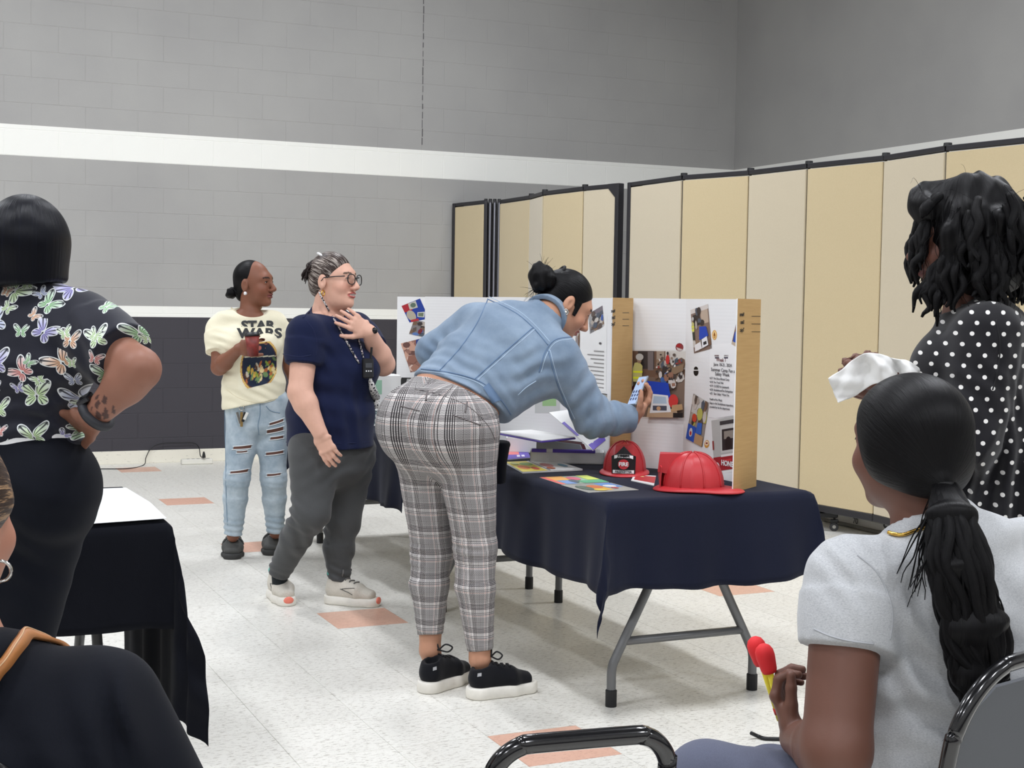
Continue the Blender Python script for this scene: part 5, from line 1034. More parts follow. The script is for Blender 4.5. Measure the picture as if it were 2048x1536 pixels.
    S([(1096, 700), (1112, 760), (1130, 805), (1146, 840)]); S([(1100, 700), (1116, 760), (1134, 804), (1150, 838)], M_thread2, 0.0013); S([(842, 738), (880, 742), (930, 752), (968, 768), (1002, 800), (1022, 830)]); S([(842, 742), (880, 746), (930, 756), (966, 772), (999, 803)], M_thread2, 0.0013)
    S([(1036, 790), (1052, 775), (1072, 762)], M_thread2, 0.0014)
    decal('hem_tab', J, pxgrid([(985, 805), (1003, 800), (978, 765), (966, 775)], 8, 5), M_thread, jk, 0.004)
    # collar
    C = Fld(*boxof(at(1090, 620, 5.03), m=0.16), 0.004); cb = at(1092, 630, 5.02); ca = nz(hd.L(0, -0.03, -0.05) - cb)
    C.cone(cb - ca * 0.012, cb + ca * 0.03, 0.082, 0.07, 0.01, cap=True); C.cone(cb - ca * 0.05, cb + ca * 0.08, 0.064, 0.062, 0.003, 's', cap=True); C.wrinkle(0.002, 40, 5); C.build('collar', M_jacket, e)
    # hair
    H = Fld(hd.c - 0.15, hd.c + 0.15, 0.0035); H.ell(hd.L(0, -0.016, 0.036), (0.079, 0.096, 0.089), hd.ax, 0.005); H.ell(hd.L(0, -0.06, -0.03), (0.055, 0.045, 0.05), hd.ax, 0.03)
    H.plane(hd.L(0, 0.034, 0.02), hd.ax[1] * 0.8 - hd.ax[2] * 0.55, 0.006); H.plane(hd.L(0, 0, -0.075), -hd.ax[2], 0.01)
    for sg in (-1, 1): H.ell(hd.L(sg * 0.078, -0.01, -0.01), (0.02, 0.02, 0.034), hd.ax, 0.004, 's')
    for sg in (-1, 1): H.econe(hd.L(sg * 0.07, 0.022, 0.02), hd.L(sg * 0.069, 0.03, -0.03), (0.004, 0.012), (0.003, 0.007), hd.ax[0], 0.004)
    bc = at(1083, 555, 5.03); H.cone(hd.L(0, -0.06, 0.06), bc, 0.035, 0.02, 0.02); hr = H.build('hair', M_hairblack, e, fuv=pole_uv(hd.c, bc - hd.c, hd.ax[0])); bun(bc, 0.056, M_hairblack, hr, 4)
    strands('loose_hair', [bc, bc + UP * 0.02], [W(0.6, 0, 0.8), W(0.3, 0, 1)], 26, 0.06, M_hairblack, hr, 3, 0.004, 0.05, 0.0009, 0.4, 0.5); strands('loose_hair', [bc - UP * 0.04 - RT * 0.02], [W(-0.5, 0, -0.6)], 14, 0.06, M_hairblack, hr, 4, 0.006, 0.06, 0.0008, 0.1, 0.35)
    MB().tube([hd.L(0, -0.085, 0.085) + 0.024 * (hd.ax[0] * math.cos(a) + nz(np.cross(hd.ax[0], bc - hd.c)) * math.sin(a)) for a in np.linspace(0, 6.28, 18, endpoint=False)], 0.006, 6, closed=True).build('hair_tie', plain('tie_black', (16, 15, 16), 0.7), hr)
    ep = hd.L(-0.083, -0.006, -0.042); er = hoop(ep, 0.010, 0.003, W(0.25, -1), M_silver, e); MB().add(*ico(ep, 0.006, 8)).build('pearl', plain('pearl', (232, 226, 216), 0.2, 0, 0.6), er, True)
    # shoes
    bl = fabric('shoe_black', (20, 21, 26), 500, 0.8, 0.1); wh = plain('sole_white', (232, 228, 218), 0.5, var=0.05, vs=30); lb = plain('lace_black', (16, 16, 20), 0.7)
    for s, hl, to in ((1, (843, 1388), (928, 1360)), (-1, (934, 1398), (1052, 1383))):
        h_, t_ = atz(*hl), atz(*to); d_ = nz(t_ - h_); t_ = h_ + d_ * 0.262; sh, Fs, P = shoe(e, h_, t_, 0.036, bl, wh, lace_mat=lb, w=0.044)
        decal('heel_mark', Fs, np.array([[P(-0.046 + 0.0 * i, 0.03 + i * 0.022, 0.085 + 0.006 * j) for j in range(3)] for i in range(5)]), plain('mark_grey', (170, 170, 172), 0.6), sh, 0.0008)
    # phone in the hand
    ph = wrR + pd * 0.095 + nz(pn) * 0.028 + UP * 0.012; fr_ = frame(pn, W(0.4, 0.3, 0.85)); pe = empty('phone', ph, 'smartphone held up in front of the display board photo', 'phone')
    MB().box(ph, (0.031, 0.0045, 0.06), fr_, 0.003).build('phone_case', plain('case_grey', (128, 132, 138), 0.35, 0.3), pe)
    gS = N('phone_screen'); gS.set(0.15); gS.base(srgb(150, 170, 200)); gS.b.inputs['Emission Color'].default_value = srgb(170, 190, 220); gS.b.inputs['Emission Strength'].default_value = 0.5
    sc_ = MB().box(ph + fr_[1] * 0.0046, (0.028, 0.0004, 0.055), fr_).build('screen', gS.m, pe)
    mb = MB(); [mb.box(ph + fr_[1] * 0.0054 + fr_[2] * (-0.035 + 0.015 * (i // 3)) + fr_[0] * (-0.018 + 0.018 * (i % 3)), (0.005, 0.0002, 0.005), fr_) for i in range(9)]; q = mb.build('icons', plain('icon_dark', (70, 90, 130), 0.3), pe); q['kind'] = 'stuff'
    # dark bag hanging at the far hip
    B = Fld(*boxof(at(1004, 920, 4.98), m=0.2), 0.006); B.econe(at(1002, 885, 5.0), at(998, 962, 5.0), (0.034, 0.06), (0.022, 0.07), RT, 0.01, end=0.3); B.wrinkle(0.003, 40, 2); bg = empty('shoulder_bag', at(1000, 960, 5.0), 'black cloth bag hanging in front of the plaid trousers', 'bag'); B.build('pouch', M_blackcloth, bg); MB().tube(spline([at(1012, 882, 4.98), at(1019, 887, 4.98), at(1018, 894, 4.98), at(1011, 898, 4.98)], 5), 0.0025, 6).build('strap_ring', M_blk, bg, True)
person_denim()
# ------------------------------------------------------------------ person in navy shirt
def person_navy():
    e = empty('person', at(640, 1205, 6.0) * [1, 1, 0], 'laughing person in navy shirt and grey trousers with glasses and lanyard', 'person')
    f = nz(W(0.93, -0.37)); side = np.cross(UP, f); c0 = at(664, 880, 6.1)
    hp = {-1: at(632, 905, 6.0), 1: at(700, 905, 6.2)}; kn = {-1: at(622, 1025, 5.93), 1: at(684, 1042, 6.16)}; an = {-1: at(559, 1150, 6.12), 1: at(678, 1172, 6.12)}
    secs = [(at(661, 896, 6.1), 0.198, 0.188), (at(662, 825, 6.1), 0.19, 0.18), (at(664, 745, 6.1), 0.185, 0.165), (at(662, 690, 6.1), 0.185, 0.135), (at(655, 650, 6.1), 0.16, 0.095), (at(652, 622, 6.1), 0.075, 0.07)]
    shR, elR, wrR = at(612, 668, 5.93), at(600, 785, 5.87), at(640, 866, 5.84); shL, elL, wrL = at(712, 660, 6.27), at(766, 728, 6.12), at(738, 664, 5.98)
    hd = Head(at(667, 562, 6.08), W(0.92, -0.38, 0.02), W(0.1, 0, 1), 1.03, 1.0)
    def prims(F):
        F.torso([(at(662, 880, 6.1), 0.13, 0.12)] + secs[1:], side, 0.04, -0.022); F.cone(at(652, 628, 6.1), hd.L(0, -0.02, -0.05), 0.062, 0.056, 0.03); F.ell(hd.L(0, 0.03, -0.09), (0.05, 0.05, 0.035), hd.ax, 0.03)
        arm_prims(F, shR, elR, wrR, (0.06, 0.05, 0.05, 0.031)); arm_prims(F, shL, elL, wrL, (0.06, 0.05, 0.05, 0.031))
        for s in (1, -1): leg_prims(F, hp[s], kn[s], an[s], (0.075, 0.05, 0.048, 0.034))
        hd.prims(F); hand_prims(F, wrR, nz(at(660, 912, 5.83) - wrR), nz(W(0.3, 0.9, 0)), -1, (0.25, 0.28, 0.3, 0.34), 0.03, (0.75, 0.3), 1.0); hand_prims(F, wrL, nz(at(700, 640, 5.95) - wrL), W(-0.1, 0.9, -0.2), 1, (0.12, 0.1, 0.14, 0.2), 0.12, (0.5, 0.1), 0.98)
    lo, hi = boxof(*an.values(), hd.c, elL, elR, *hp.values(), m=0.22)
    fine = [(hd.c - 0.16, hd.c + 0.16, 0.003)] + [(np.minimum(w_, q_) - 0.06, np.maximum(w_, q_) + 0.06, 0.0032) for w_, q_ in ((wrR, at(664, 925, 5.83)), (wrL, at(668, 630, 5.95)))]
    make_body(e, prims, lo, hi, fine, lambda V: hd.colour(V, (226, 178, 156), (188, 98, 92), (96, 78, 66)), M_skin); hd.eyes(e, (0, 0, 0.2))
    # shirt
    M_shirt = fabric('navy_knit', (25, 32, 62), 900, 0.9, 0.08, 0.15)
    def ex(F): F.ell(at(712, 735, 6.06), (0.10, 0.11, 0.095), k=0.07); F.folds(at(640, 800, 5.95), W(0.2, 0, 1), AW, 0.004, 0.09, 0.14); F.folds(at(640, 700, 5.95), W(0.8, 0, 0.6), AW, 0.004, 0.06, 0.08); F.folds(at(720, 840, 5.95), W(1, 0, 0.2), AW, 0.005, 0.07, 0.12)
    S = tee(*boxof(*[s[0] for s in secs], shR, shL, elR, m=0.24), secs, side, [(shR, shR + (elR - shR) * 0.52, 0.083, 0.075), (shL, shL + (elL - shL) * 0.6, 0.08, 0.078)], (at(661, 892, 6.1), -UP), (at(660, 612, 6.06), (0.085, 0.085, 0.07)), seed=4, extra=ex, wr=(0.003, 26))
    sh = S.build('shirt', M_shirt, e)
    M_nv = plain('navy_trim', (24, 32, 68), 0.9); seampx('neckline', S, [(606, 636), (625, 618), (650, 618), (672, 628), (690, 640)], M_nv, sh, 0.004, 0.0); seampx('hem_stitch', S, [(572, 884), (620, 887), (680, 887), (740, 884)], M_nv, sh, 0.0016, 0.0)
    seampx('sleeve_hem', S, [(566, 708), (585, 712), (605, 713), (622, 710)], M_nv, sh, 0.0018, 0.0); seampx('armhole_seam', S, [(612, 640), (628, 662), (634, 690), (632, 712)], M_nv, sh, 0.0016, 0.0)
    # trousers
    T = Fld(*boxof(*an.values(), *hp.values(), c0, m=0.24), 0.006); T.torso([(at(662, 930, 6.1), 0.17, 0.15), (at(662, 880, 6.1), 0.18, 0.17)], side, 0.05)
    for s in (1, -1):
        m = kn[s] + (an[s] - kn[s]) * 0.4 - f * 0.012; T.cone(hp[s], kn[s], 0.118, 0.078, 0.05); T.cone(kn[s], m, 0.077, 0.066, 0.03); T.cone(m, an[s] + UP * 0.015, 0.066, 0.05, 0.02, cap=True)
        T.folds(kn[s] - f * 0.06, W(0.5, 0, 1), AW, 0.010, 0.045, 0.05); T.folds(an[s] + UP * 0.045, W(0.2, 0, 1), RT, 0.008, 0.036, 0.04); T.folds(hp[s] - UP * 0.06 + f * 0.04, W(-0.6, 0, 1), AW, 0.006, 0.06, 0.08); T.folds(kn[s] - UP * 0.12, W(1, 0, 0.35), AW, 0.005, 0.06, 0.09)
    T.wrinkle(0.003, 26, 6); M_gt = fabric('grey_stretch', (78, 79, 80), 900, 0.75, 0.15, 0.1); tr = T.build('trousers', M_gt, e)
    # hair
    H = Fld(hd.c - 0.16, hd.c + 0.16, 0.0035); H.ell(hd.L(0, -0.016, 0.037), (0.08, 0.098, 0.09), hd.ax, 0.005); H.ell(hd.L(0, -0.06, -0.02), (0.06, 0.05, 0.055), hd.ax, 0.03); H.plane(hd.L(0, 0.03, 0.02), hd.ax[1] * 0.8 - hd.ax[2] * 0.6, 0.008); H.plane(hd.L(0, 0, -0.085), -hd.ax[2], 0.01)
    for sg in (-1, 1): H.ell(hd.L(sg * 0.08, -0.008, -0.012), (0.022, 0.02, 0.036), hd.ax, 0.004, 's')
    bc = at(627, 538, 6.1); H.wrinkle(0.0015, 90, 3); hr = H.build('hair', M_hairbrown, e, fuv=pole_uv(hd.c, hd.L(0, -0.1, 0.05) - hd.c, hd.ax[0])); M_hb = hair_mat('hair_brown', (48, 38, 36), 0.4); bun(bc, 0.04, M_hb, hr, 9)
    locks('curl', [bc, bc - UP * 0.02, bc - RT * 0.01, bc + UP * 0.02], [W(-0.7, -0.3, 0.2), W(-0.4, 0, -0.9), W(-0.3, -0.5, -0.8), W(-0.3, -0.6, 0.3)], 26, 0.07, M_hb, hr, 5, 0.0065, 0.007, 0.04, 2.2, 0.4, 12)
    cl = hd.L(-0.04, -0.04, 0.108); MB().box(cl, (0.007, 0.02, 0.004), frame(hd.ax[1] * 0.8 - hd.ax[2] * 0.4 - hd.ax[0] * 0.2), 0.002).build('hair_clip', plain('clip_white', (230, 230, 230), 0.3), hr)
    # glasses
    gl = plain('glasses_frame', (26, 24, 28), 0.3); gg = N('lens_glass'); gg.set(0.05, 0, 0.5); gg.base(srgb(235, 238, 240)); gg.b.inputs['Transmission Weight'].default_value = 1.0; gg.b.inputs['IOR'].default_value = 1.02
    fr0 = None
    for sg in (-1, 1):
        P = [hd.L(sg * 0.033 + 0.026 * math.copysign(abs(math.cos(a)) ** 0.75, math.cos(a)), 0.108 - 0.10 * abs(sg * 0.033 + 0.026 * math.cos(a)) ** 1.2 * 2, 0.004 + 0.021 * math.copysign(abs(math.sin(a)) ** 0.8, math.sin(a))) for a in np.linspace(0, 2 * math.pi, 26, endpoint=False)]
        o = MB().tube(P, 0.0024, 6, closed=True).build('glasses_frame' if fr0 is None else 'rim', gl, e if fr0 is None else fr0, True); fr0 = fr0 or o
        MB().add([np.mean(P, 0)] + P, [(0, i + 1, (i + 1) % 26 + 1) for i in range(26)]).build('lens', gg.m, fr0, True)
        MB().tube([hd.L(sg * 0.06, 0.088, 0.016), hd.L(sg * 0.072, 0.05, 0.014), hd.L(sg * 0.079, 0.0, 0.01), hd.L(sg * 0.08, -0.02, -0.012)], 0.0024, 6).build('temple_arm', gl, fr0, True)
    MB().tube(spline([hd.L(-0.008, 0.106, 0.008), hd.L(0, 0.11, 0.012), hd.L(0.008, 0.106, 0.008)], 4), 0.0022, 6).build('bridge', gl, fr0, True)
    hoop(hd.L(-0.078, -0.004, -0.055), 0.012, 0.0028, W(1, -0.4), M_gold, e)
    # lanyard, radio and badge hanging on the chest
    gL = N('lanyard_print'); gL.set(0.8); n_ = gL.noise(gL.pos(), 130, 1); gL.base(gL.ramp(n_, [(0.45, srgb(30, 30, 36)), (0.5, srgb(214, 210, 206)), (0.62, srgb(176, 120, 130))], 'CONSTANT'))
    L1 = [(640, 588), (650, 606), (662, 630), (690, 680), (705, 706), (718, 727)]; L2 = [(712, 668), (716, 680), (722, 700), (726, 716)]
    ly = seampx('lanyard', S, L1[2:], gL.m, e, 0.0042, 0.004); seampx('strap', S, L2, gL.m, ly, 0.004, 0.004); MB().tube(np.array([at(638, 584, 6.0), at(646, 600, 5.985), at(655, 616, 5.98), S.hit([(663, 632)], 0.004)[0]]), 0.0042, 6).build('strap', gL.m, ly, True)
    rc = S.hit([(730, 738)], 0.022)[0]; ra = frame(W(0.35, -1, 0.1)); rd = empty('two_way_radio', rc - UP * 0.05, 'black handheld radio clipped to the lanyard of the navy shirt', 'radio'); MB().box(rc, (0.023, 0.016, 0.042), ra, 0.005).build('radio_body', M_blk, rd); MB().tube([rc + UP * 0.04 + RT * 0.012, rc + UP * 0.09 + RT * 0.016], 0.005, 8).build('antenna', M_blk, rd)
    MB().box(rc + ra[1] * 0.017 + UP * 0.012, (0.014, 0.001, 0.01), ra).build('speaker_grille', plain('grille_grey', (60, 62, 66), 0.5), rd)
    for i in range(3): MB().box(rc + ra[1] * 0.017 - UP * 0.012 + ra[0] * (-0.01 + 0.01 * i), (0.0025, 0.001, 0.0025), ra).build('radio_button', plain('print_white', (235, 235, 235), 0.5), rd)
    gB = N('wristlet_print'); gB.set(0.6); vn = gB.n('ShaderNodeTexVoronoi', feature='DISTANCE_TO_EDGE'); vn.inputs['Scale'].default_value = 70; gB.l(gB.pos(), vn.inputs[0]); gB.base(gB.ramp(vn.outputs[0], [(0.12, srgb(228, 226, 222)), (0.2, srgb(40, 40, 46))], 'CONSTANT'))
    P = [S.hit([(u, v)], 0.012)[0] for u, v in ((737, 758), (741, 775), (746, 795))]; wl_ = empty('wristlet', P[2], 'black and white patterned key wristlet hanging under the radio', 'key holder'); MB().tube(P, [0.008, 0.017, 0.02], 8).tube([P[2], P[2] - UP * 0.05], [0.019, 0.011], 8).build('strap', gB.m, wl_, True); hoop(P[0] + UP * 0.004, 0.012, 0.002, W(1, -0.3), M_silver, wl_, 'ring')
    # watch and ring
    wa = nz(wrL - elL); MB().tube([wrL - wa * 0.012 + 0.034 * (np.cross(wa, UP) * math.cos(a) + np.cross(wa, np.cross(wa, UP)) * math.sin(a)) for a in np.linspace(0, 6.283, 22, endpoint=False)], 0.0065, 6, closed=True).build('watch', plain('watch_band', (150, 150, 142), 0.4, 0.6), e, True)
    MB().add(*ico(wrL - wa * 0.012 + nz(W(0.6, -0.6, 0.4)) * 0.036, (0.014, 0.014, 0.014), 8)).build('watch_case', plain('watch_dark', (40, 40, 44), 0.2, 0.5), e.children[-1], True)
    # running shoes
    M_mesh = fabric('shoe_oatmeal', (212, 206, 194), 500, 0.8, 0.1); M_so = plain('sole_white', (232, 228, 218), 0.5); M_lc = plain('lace_grey', (108, 106, 104), 0.7); M_co = plain('coral', (236, 130, 110), 0.5); M_tl = plain('teal_lining', (90, 180, 165), 0.7)
    for s, hl, to in ((-1, (548, 1190), (592, 1225)), (1, (650, 1204), (748, 1213))):
        h_, t_ = atz(*hl), atz(*to); t_ = h_ + nz(t_ - h_) * 0.262; so_, Fs, P = shoe(e, h_, t_, 0.034, M_mesh, M_so, lace_mat=M_lc, accent=M_co, w=0.046, hgt=0.097)
        MB().tube([P(0.033 * math.cos(a), 0.21 + 0.14 * math.sin(a), 0.034 + 0.086 - 0.016 * math.sin(a)) for a in np.linspace(0, 6.283, 20, endpoint=False)], 0.0065, 6, closed=True).build('collar_lining', M_tl, so_, True)
        for k_ in range(2): MB().tube(Fs.proj(np.array([P(-0.05, 0.35 + 0.03 * k_ + 0.25 * t, 0.075 - 0.02 * t * (1 - k_ * 1.8)) for t in np.linspace(0, 1, 6)]), 0.0008), 0.0016, 5).build('side_stripe', plain('stripe_grey', (96, 96, 92), 0.6), so_, True)
    K = Fld(*boxof(*an.values(), m=0.1), 0.005); [K.cone(an[s] + UP * 0.02, an[s] - UP * 0.06, 0.039, 0.036, 0.004) for s in (1,)]; K.build('sock', plain('sock_dark', (24, 30, 34), 0.9), e)
    K = Fld(*boxof(*an.values(), m=0.1), 0.005); K.cone(an[-1] + UP * 0.02, an[-1] - UP * 0.03, 0.037, 0.033, 0.004); K.build('sock', plain('sock_dark', (24, 30, 34), 0.9), e)
person_navy()
# ------------------------------------------------------------------ person in cream T-shirt
def person_cream():
    e = empty('person', at(505, 1105, 7.2) * [1, 1, 0], 'person in cream printed T-shirt and ripped jeans holding a cup', 'person')
    f = nz(W(0.18, -1)); side = np.cross(UP, f); hp = {-1: at(490, 818, 7.2), 1: at(545, 818, 7.24)}; kn = {-1: at(474, 955, 7.14), 1: at(547, 957, 7.22)}; an = {-1: at(466, 1072, 7.18), 1: at(551, 1066, 7.3)}
    secs = [(at(508, 812, 7.2), 0.165, 0.14), (at(508, 770, 7.2), 0.15, 0.125), (at(503, 715, 7.2), 0.145, 0.11), (at(497, 668, 7.2), 0.155, 0.105), (at(495, 640, 7.2), 0.14, 0.075), (at(500, 622, 7.2), 0.06, 0.058)]
    shR, elR, wrR = at(438, 658, 7.2), at(438, 735, 7.12), at(478, 698, 6.98); shL, elL, wrL = at(548, 648, 7.2), at(580, 718, 7.3), at(592, 780, 7.3)
    hd = Head(at(508, 568, 7.2), W(0.95, -0.3, 0.02), UP, 1.02)
    pd = nz(W(0.75, -0.3, 0.25)); cupc = at(505, 690, 6.93)
    def prims(F):
        F.torso([(at(508, 812, 7.2), 0.12, 0.09)] + secs[1:], side, 0.04, -0.022); F.cone(at(500, 628, 7.2), hd.L(0, -0.025, -0.05), 0.05, 0.047, 0.03); arm_prims(F, shR, elR, wrR, (0.046, 0.038, 0.04, 0.025)); arm_prims(F, shL, elL, wrL, (0.046, 0.038, 0.04, 0.025))
        for s in (1, -1): leg_prims(F, hp[s], kn[s], an[s], (0.07, 0.043, 0.042, 0.032))
        hd.prims(F); hand_prims(F, wrR, pd, W(0.3, 0.9, 0), -1, (0.42, 0.45, 0.48, 0.5), 0.05, (0.6, 0.3), 0.98); hand_prims(F, wrL, nz(wrL - elL), W(-1, 0, 0), 1)
    lo, hi = boxof(*an.values(), hd.c, elL, elR, m=0.2); fine = [(hd.c - 0.155, hd.c + 0.155, 0.003), (wrR - 0.06, wrR + pd * 0.12 + 0.07, 0.003)]
    make_body(e, prims, lo, hi, fine, lambda V: hd.colour(V, (132, 86, 66), (120, 66, 62), (36, 24, 20)), M_skin); hd.eyes(e)
    gT = N('cream_jersey'); gT.set(0.9, 0, 0.2, 0, 0.2); gn = gT.noise(gT.pos(), 700, 2); gT.base(gT.ramp(gn, [(0.3, srgb(226, 218, 188)), (0.7, srgb(244, 238, 214))])); gT.bump(gn, 0.15, 0.001)
    def ex(F): F.ell(at(475, 690, 7.1), (0.075, 0.06, 0.07), k=0.06); F.ell(at(535, 690, 7.1), (0.075, 0.06, 0.07), k=0.06); F.folds(at(510, 775, 7.1), W(0.45, 0, 1), AW, 0.006, 0.045, 0.07); F.folds(at(470, 770, 7.1), W(0.3, 0, 1), AW, 0.004, 0.05, 0.06); F.folds(at(450, 690, 7.1), W(0.3, 0, 1), AW, 0.004, 0.04, 0.05)
    S = tee(*boxof(*[s[0] for s in secs], shR, shL, elR, m=0.22), secs, side, [(shR, shR + (elR - shR) * 0.62, 0.066, 0.07), (shL, shL + (elL - shL) * 0.6, 0.064, 0.066)], (at(512, 806, 7.2), W(0.22, 0, -1)), (at(503, 616, 7.16), (0.085, 0.09, 0.05)), h=0.005, seed=7, extra=ex, wr=(0.003, 30))
    sh = S.build('shirt', gT.m, e); M_tr = plain('cream_trim', (222, 212, 182), 0.9); seampx('neckline', S, [(462, 615), (476, 626), (496, 630), (514, 624), (524, 614)], M_tr, sh, 0.004, 0.0); seampx('sleeve_hem', S, [(415, 706), (428, 710), (444, 708)], M_tr, sh, 0.0016, 0); seampx('hem_stitch', S, [(452, 778), (480, 797), (520, 806), (556, 798)], M_tr, sh, 0.0016, 0)
    # flat print on the chest
    def art(u, v):
        r = np.random.default_rng(5); c = np.zeros(u.shape + (3,)); c[:] = srgb(236, 230, 204)[:3]; oval = ((u - 0.55) / 0.5) ** 2 + ((v - 0.42) / 0.52) ** 2; c[(oval < 1.0) & (v < 0.86)] = srgb(214, 150, 60)[:3]; c[(oval < 0.93) & (v < 0.84)] = srgb(226, 206, 120)[:3]; c[(oval < 0.86) & (v < 0.83)] = srgb(120, 60, 50)[:3]; c[(oval < 0.8) & (v < 0.82)] = srgb(34, 44, 66)[:3]
        c[((u - 0.55) / 0.05) ** 2 + ((v - 0.74) / 0.045) ** 2 < 1] = srgb(206, 120, 110)[:3]; m = (np.abs(v - 0.58 + 0.08 * (u - 0.5)) < 0.012) & (oval < 0.8); c[m] = srgb(230, 226, 200)[:3]
        pal = [(206, 170, 80), (176, 104, 60), (226, 206, 150), (110, 140, 90), (90, 60, 44), (200, 190, 170), (150, 170, 70)]
        for i in range(46):
            cx = r.uniform(0.22, 0.95); cy = 0.12 + 0.42 * r.uniform() * (0.5 + 0.5 * cx); a, b = r.uniform(0.02, 0.05), r.uniform(0.03, 0.09); th = r.uniform(-1, 1); du, dv = u - cx, v - cy; m = ((du * math.cos(th) + dv * math.sin(th)) / a) ** 2 + ((-du * math.sin(th) + dv * math.cos(th)) / b) ** 2 < 1; c[m] = srgb(*pal[int(r.integers(7))])[:3]
        return c
    decal('shirt_print', S, pxgrid([(476, 782), (553, 762), (553, 668), (478, 672)], 70, 80), colmat('fabric_print', 0.85), sh, 0.0012, art)
    mk = plain('print_charcoal', (66, 68, 70), 0.8); q0 = S.hit([(516, 652), (520, 668), (500, 655), (545, 655)], 0.0025); xd = nz(q0[3] - q0[2]); text('shirt_lettering', 'STAR', mk, 0.062, q0[0], xd, nz(UP - xd * xd[2]), sh, 0.0012, sx=1.15, bold=0.003); text('shirt_lettering', 'WARS', mk, 0.066, q0[1], xd, nz(UP - xd * xd[2]), sh, 0.0012, sx=1.2, bold=0.003)
    # jeans
    T = Fld(*boxof(*an.values(), *hp.values(), secs[0][0], m=0.2), 0.005); T.torso([(at(515, 845, 7.21), 0.135, 0.11), (at(513, 800, 7.21), 0.142, 0.115), (at(510, 770, 7.21), 0.125, 0.1)], side, 0.05)
    for s in (1, -1):
        m = kn[s] + (an[s] - kn[s]) * 0.35 - f * 0.012; T.cone(hp[s], kn[s], 0.092, 0.064, 0.04); T.cone(kn[s], m, 0.064, 0.062, 0.03); T.cone(m, an[s] + UP * 0.01, 0.061, 0.045, 0.02, cap=True); T.folds(an[s] + UP * 0.05, UP, RT, 0.006, 0.032, 0.045); T.folds(kn[s], UP, RT, 0.003, 0.03, 0.05)
    T.wrinkle(0.002, 36, 9); M_jean = denim('denim_bleached', (148, 166, 180), (200, 213, 221), (0.3, 0.7), 12); tr = T.build('jeans', M_jean, e)
    sk_ = plain('rip_skin', (96, 60, 48), 0.7); fray = plain('fray_white', (226, 230, 232), 0.9)
    for px in ([(466, 899), (501, 896), (503, 889), (468, 893)], [(474, 906), (494, 904), (494, 900), (474, 902)], [(460, 948), (494, 944), (497, 937), (462, 943)], [(534, 867), (566, 860), (566, 852), (534, 860)], [(540, 880), (566, 876), (566, 870), (542, 874)], [(532, 911), (566, 906), (566, 900), (533, 905)], [(534, 953), (560, 950), (562, 945), (535, 948)], [(538, 852), (566, 842), (566, 836), (540, 846)]):
        q = np.array(px, float); q[:, 1] += np.array([1, 1, -1, -1]) * 0.3; d_ = decal('rip', T, pxgrid(q, 10, 4), sk_, tr, 0.0016)
        for k_ in range(2): seampx('frayed_edge', T, [q[0] + (q[3] - q[0]) * k_ + [-2, 0], (q[0] + q[1]) / 2 * (1 - k_) + (q[3] + q[2]) / 2 * k_ + [0, 0.8], q[1] + (q[2] - q[1]) * k_ + [2, 0]], fray, d_, 0.0024, 0.002)
    M_js = plain('jean_seam', (120, 144, 164), 0.9); seampx('side_seam', T, [(450, 800), (450, 860), (452, 920), (452, 980), (455, 1050)], M_js, tr, 0.002); seampx('fly_seam', T, [(520, 808), (520, 830), (516, 850), (518, 870)], M_js, tr, 0.002); seampx('pocket_seam', T, [(532, 812), (542, 822), (560, 826)], M_js, tr, 0.002)
    kc = T.hit([(485, 815)], 0.012)[0]; ke = empty('key_bunch', kc - UP * 0.06, 'bunch of keys clipped to the ripped jeans waist', 'keys'); hoop(kc, 0.012, 0.0025, W(0.2, -1), M_silver, ke, 'ring')
    for i, (a_, l_) in enumerate(((-0.3, 0.06), (0.0, 0.075), (0.25, 0.05), (0.45, 0.04))): MB().box(kc + W(a_ * 0.05, -0.003 * i, -0.02 - l_ / 2), (0.007, 0.0015, l_ / 2), frame(W(0.1, -1), W(a_, 0, 1)), 0.001).build('key', [M_silver, plain('key_brass', (170, 140, 90), 0.35, 0.9), M_blk, plain('fob_white', (220, 220, 214), 0.5)][i], ke)
    # clogs
    gm = plain('clog_rubber', (70, 70, 68), 0.7, bump=0.05); dk = plain('clog_sole', (52, 52, 51), 0.8)
    for s, hl, to in ((-1, (468, 1098), (464, 1120)), (1, (553, 1090), (541, 1112))):
        h_, t_ = atz(*hl), atz(*to); dd = nz(t_ - h_); cg, Fs, P = shoe(e, t_ - dd * 0.25, t_, 0.024, gm, dk, 'clog', w=0.05, hgt=0.078)
        MB().tube(Fs.proj(np.array([P(0.055 * math.sin(a), 0.46, 0.05 + 0.075 * math.cos(a)) for a in np.linspace(-1.5, 1.5, 13)]), 0.003), 0.007, 6).build('strap', gm, cg, True)
        for i in range(5): MB().add(*ico(Fs.proj(np.array([P(0.022 * (i - 2) * 0.8, 0.62 + 0.05 * (i % 2), 0.12)]), 0.0)[0], (0.004, 0.004, 0.002), 6)).build('vent_hole', plain('hole_dark', (36, 36, 35), 0.9), cg)
    # hair
    H = Fld(hd.c - 0.15, hd.c + 0.15, 0.0035); H.ell(hd.L(0, -0.022, 0.036), (0.077, 0.09, 0.087), hd.ax, 0.005); H.ell(hd.L(0, -0.07, -0.03), (0.045, 0.035, 0.06), hd.ax, 0.03); H.plane(hd.L(0, 0.032, 0.02), hd.ax[1] * 0.8 - hd.ax[2] * 0.6, 0.008); H.plane(hd.L(0, 0, -0.1), -hd.ax[2], 0.01)
    for sg in (-1, 1): H.ell(hd.L(sg * 0.08, -0.006, -0.012), (0.022, 0.024, 0.036), hd.ax, 0.004, 's')
    hr = H.build('hair', M_hairblack, e, fuv=pole_uv(hd.c, hd.L(0, -0.1, -0.06) - hd.c, hd.ax[0])); bun(at(463, 587, 7.2), 0.032, M_hairblack, hr, 6); bun(at(474, 583, 7.2), 0.026, M_hairblack, hr, 16)
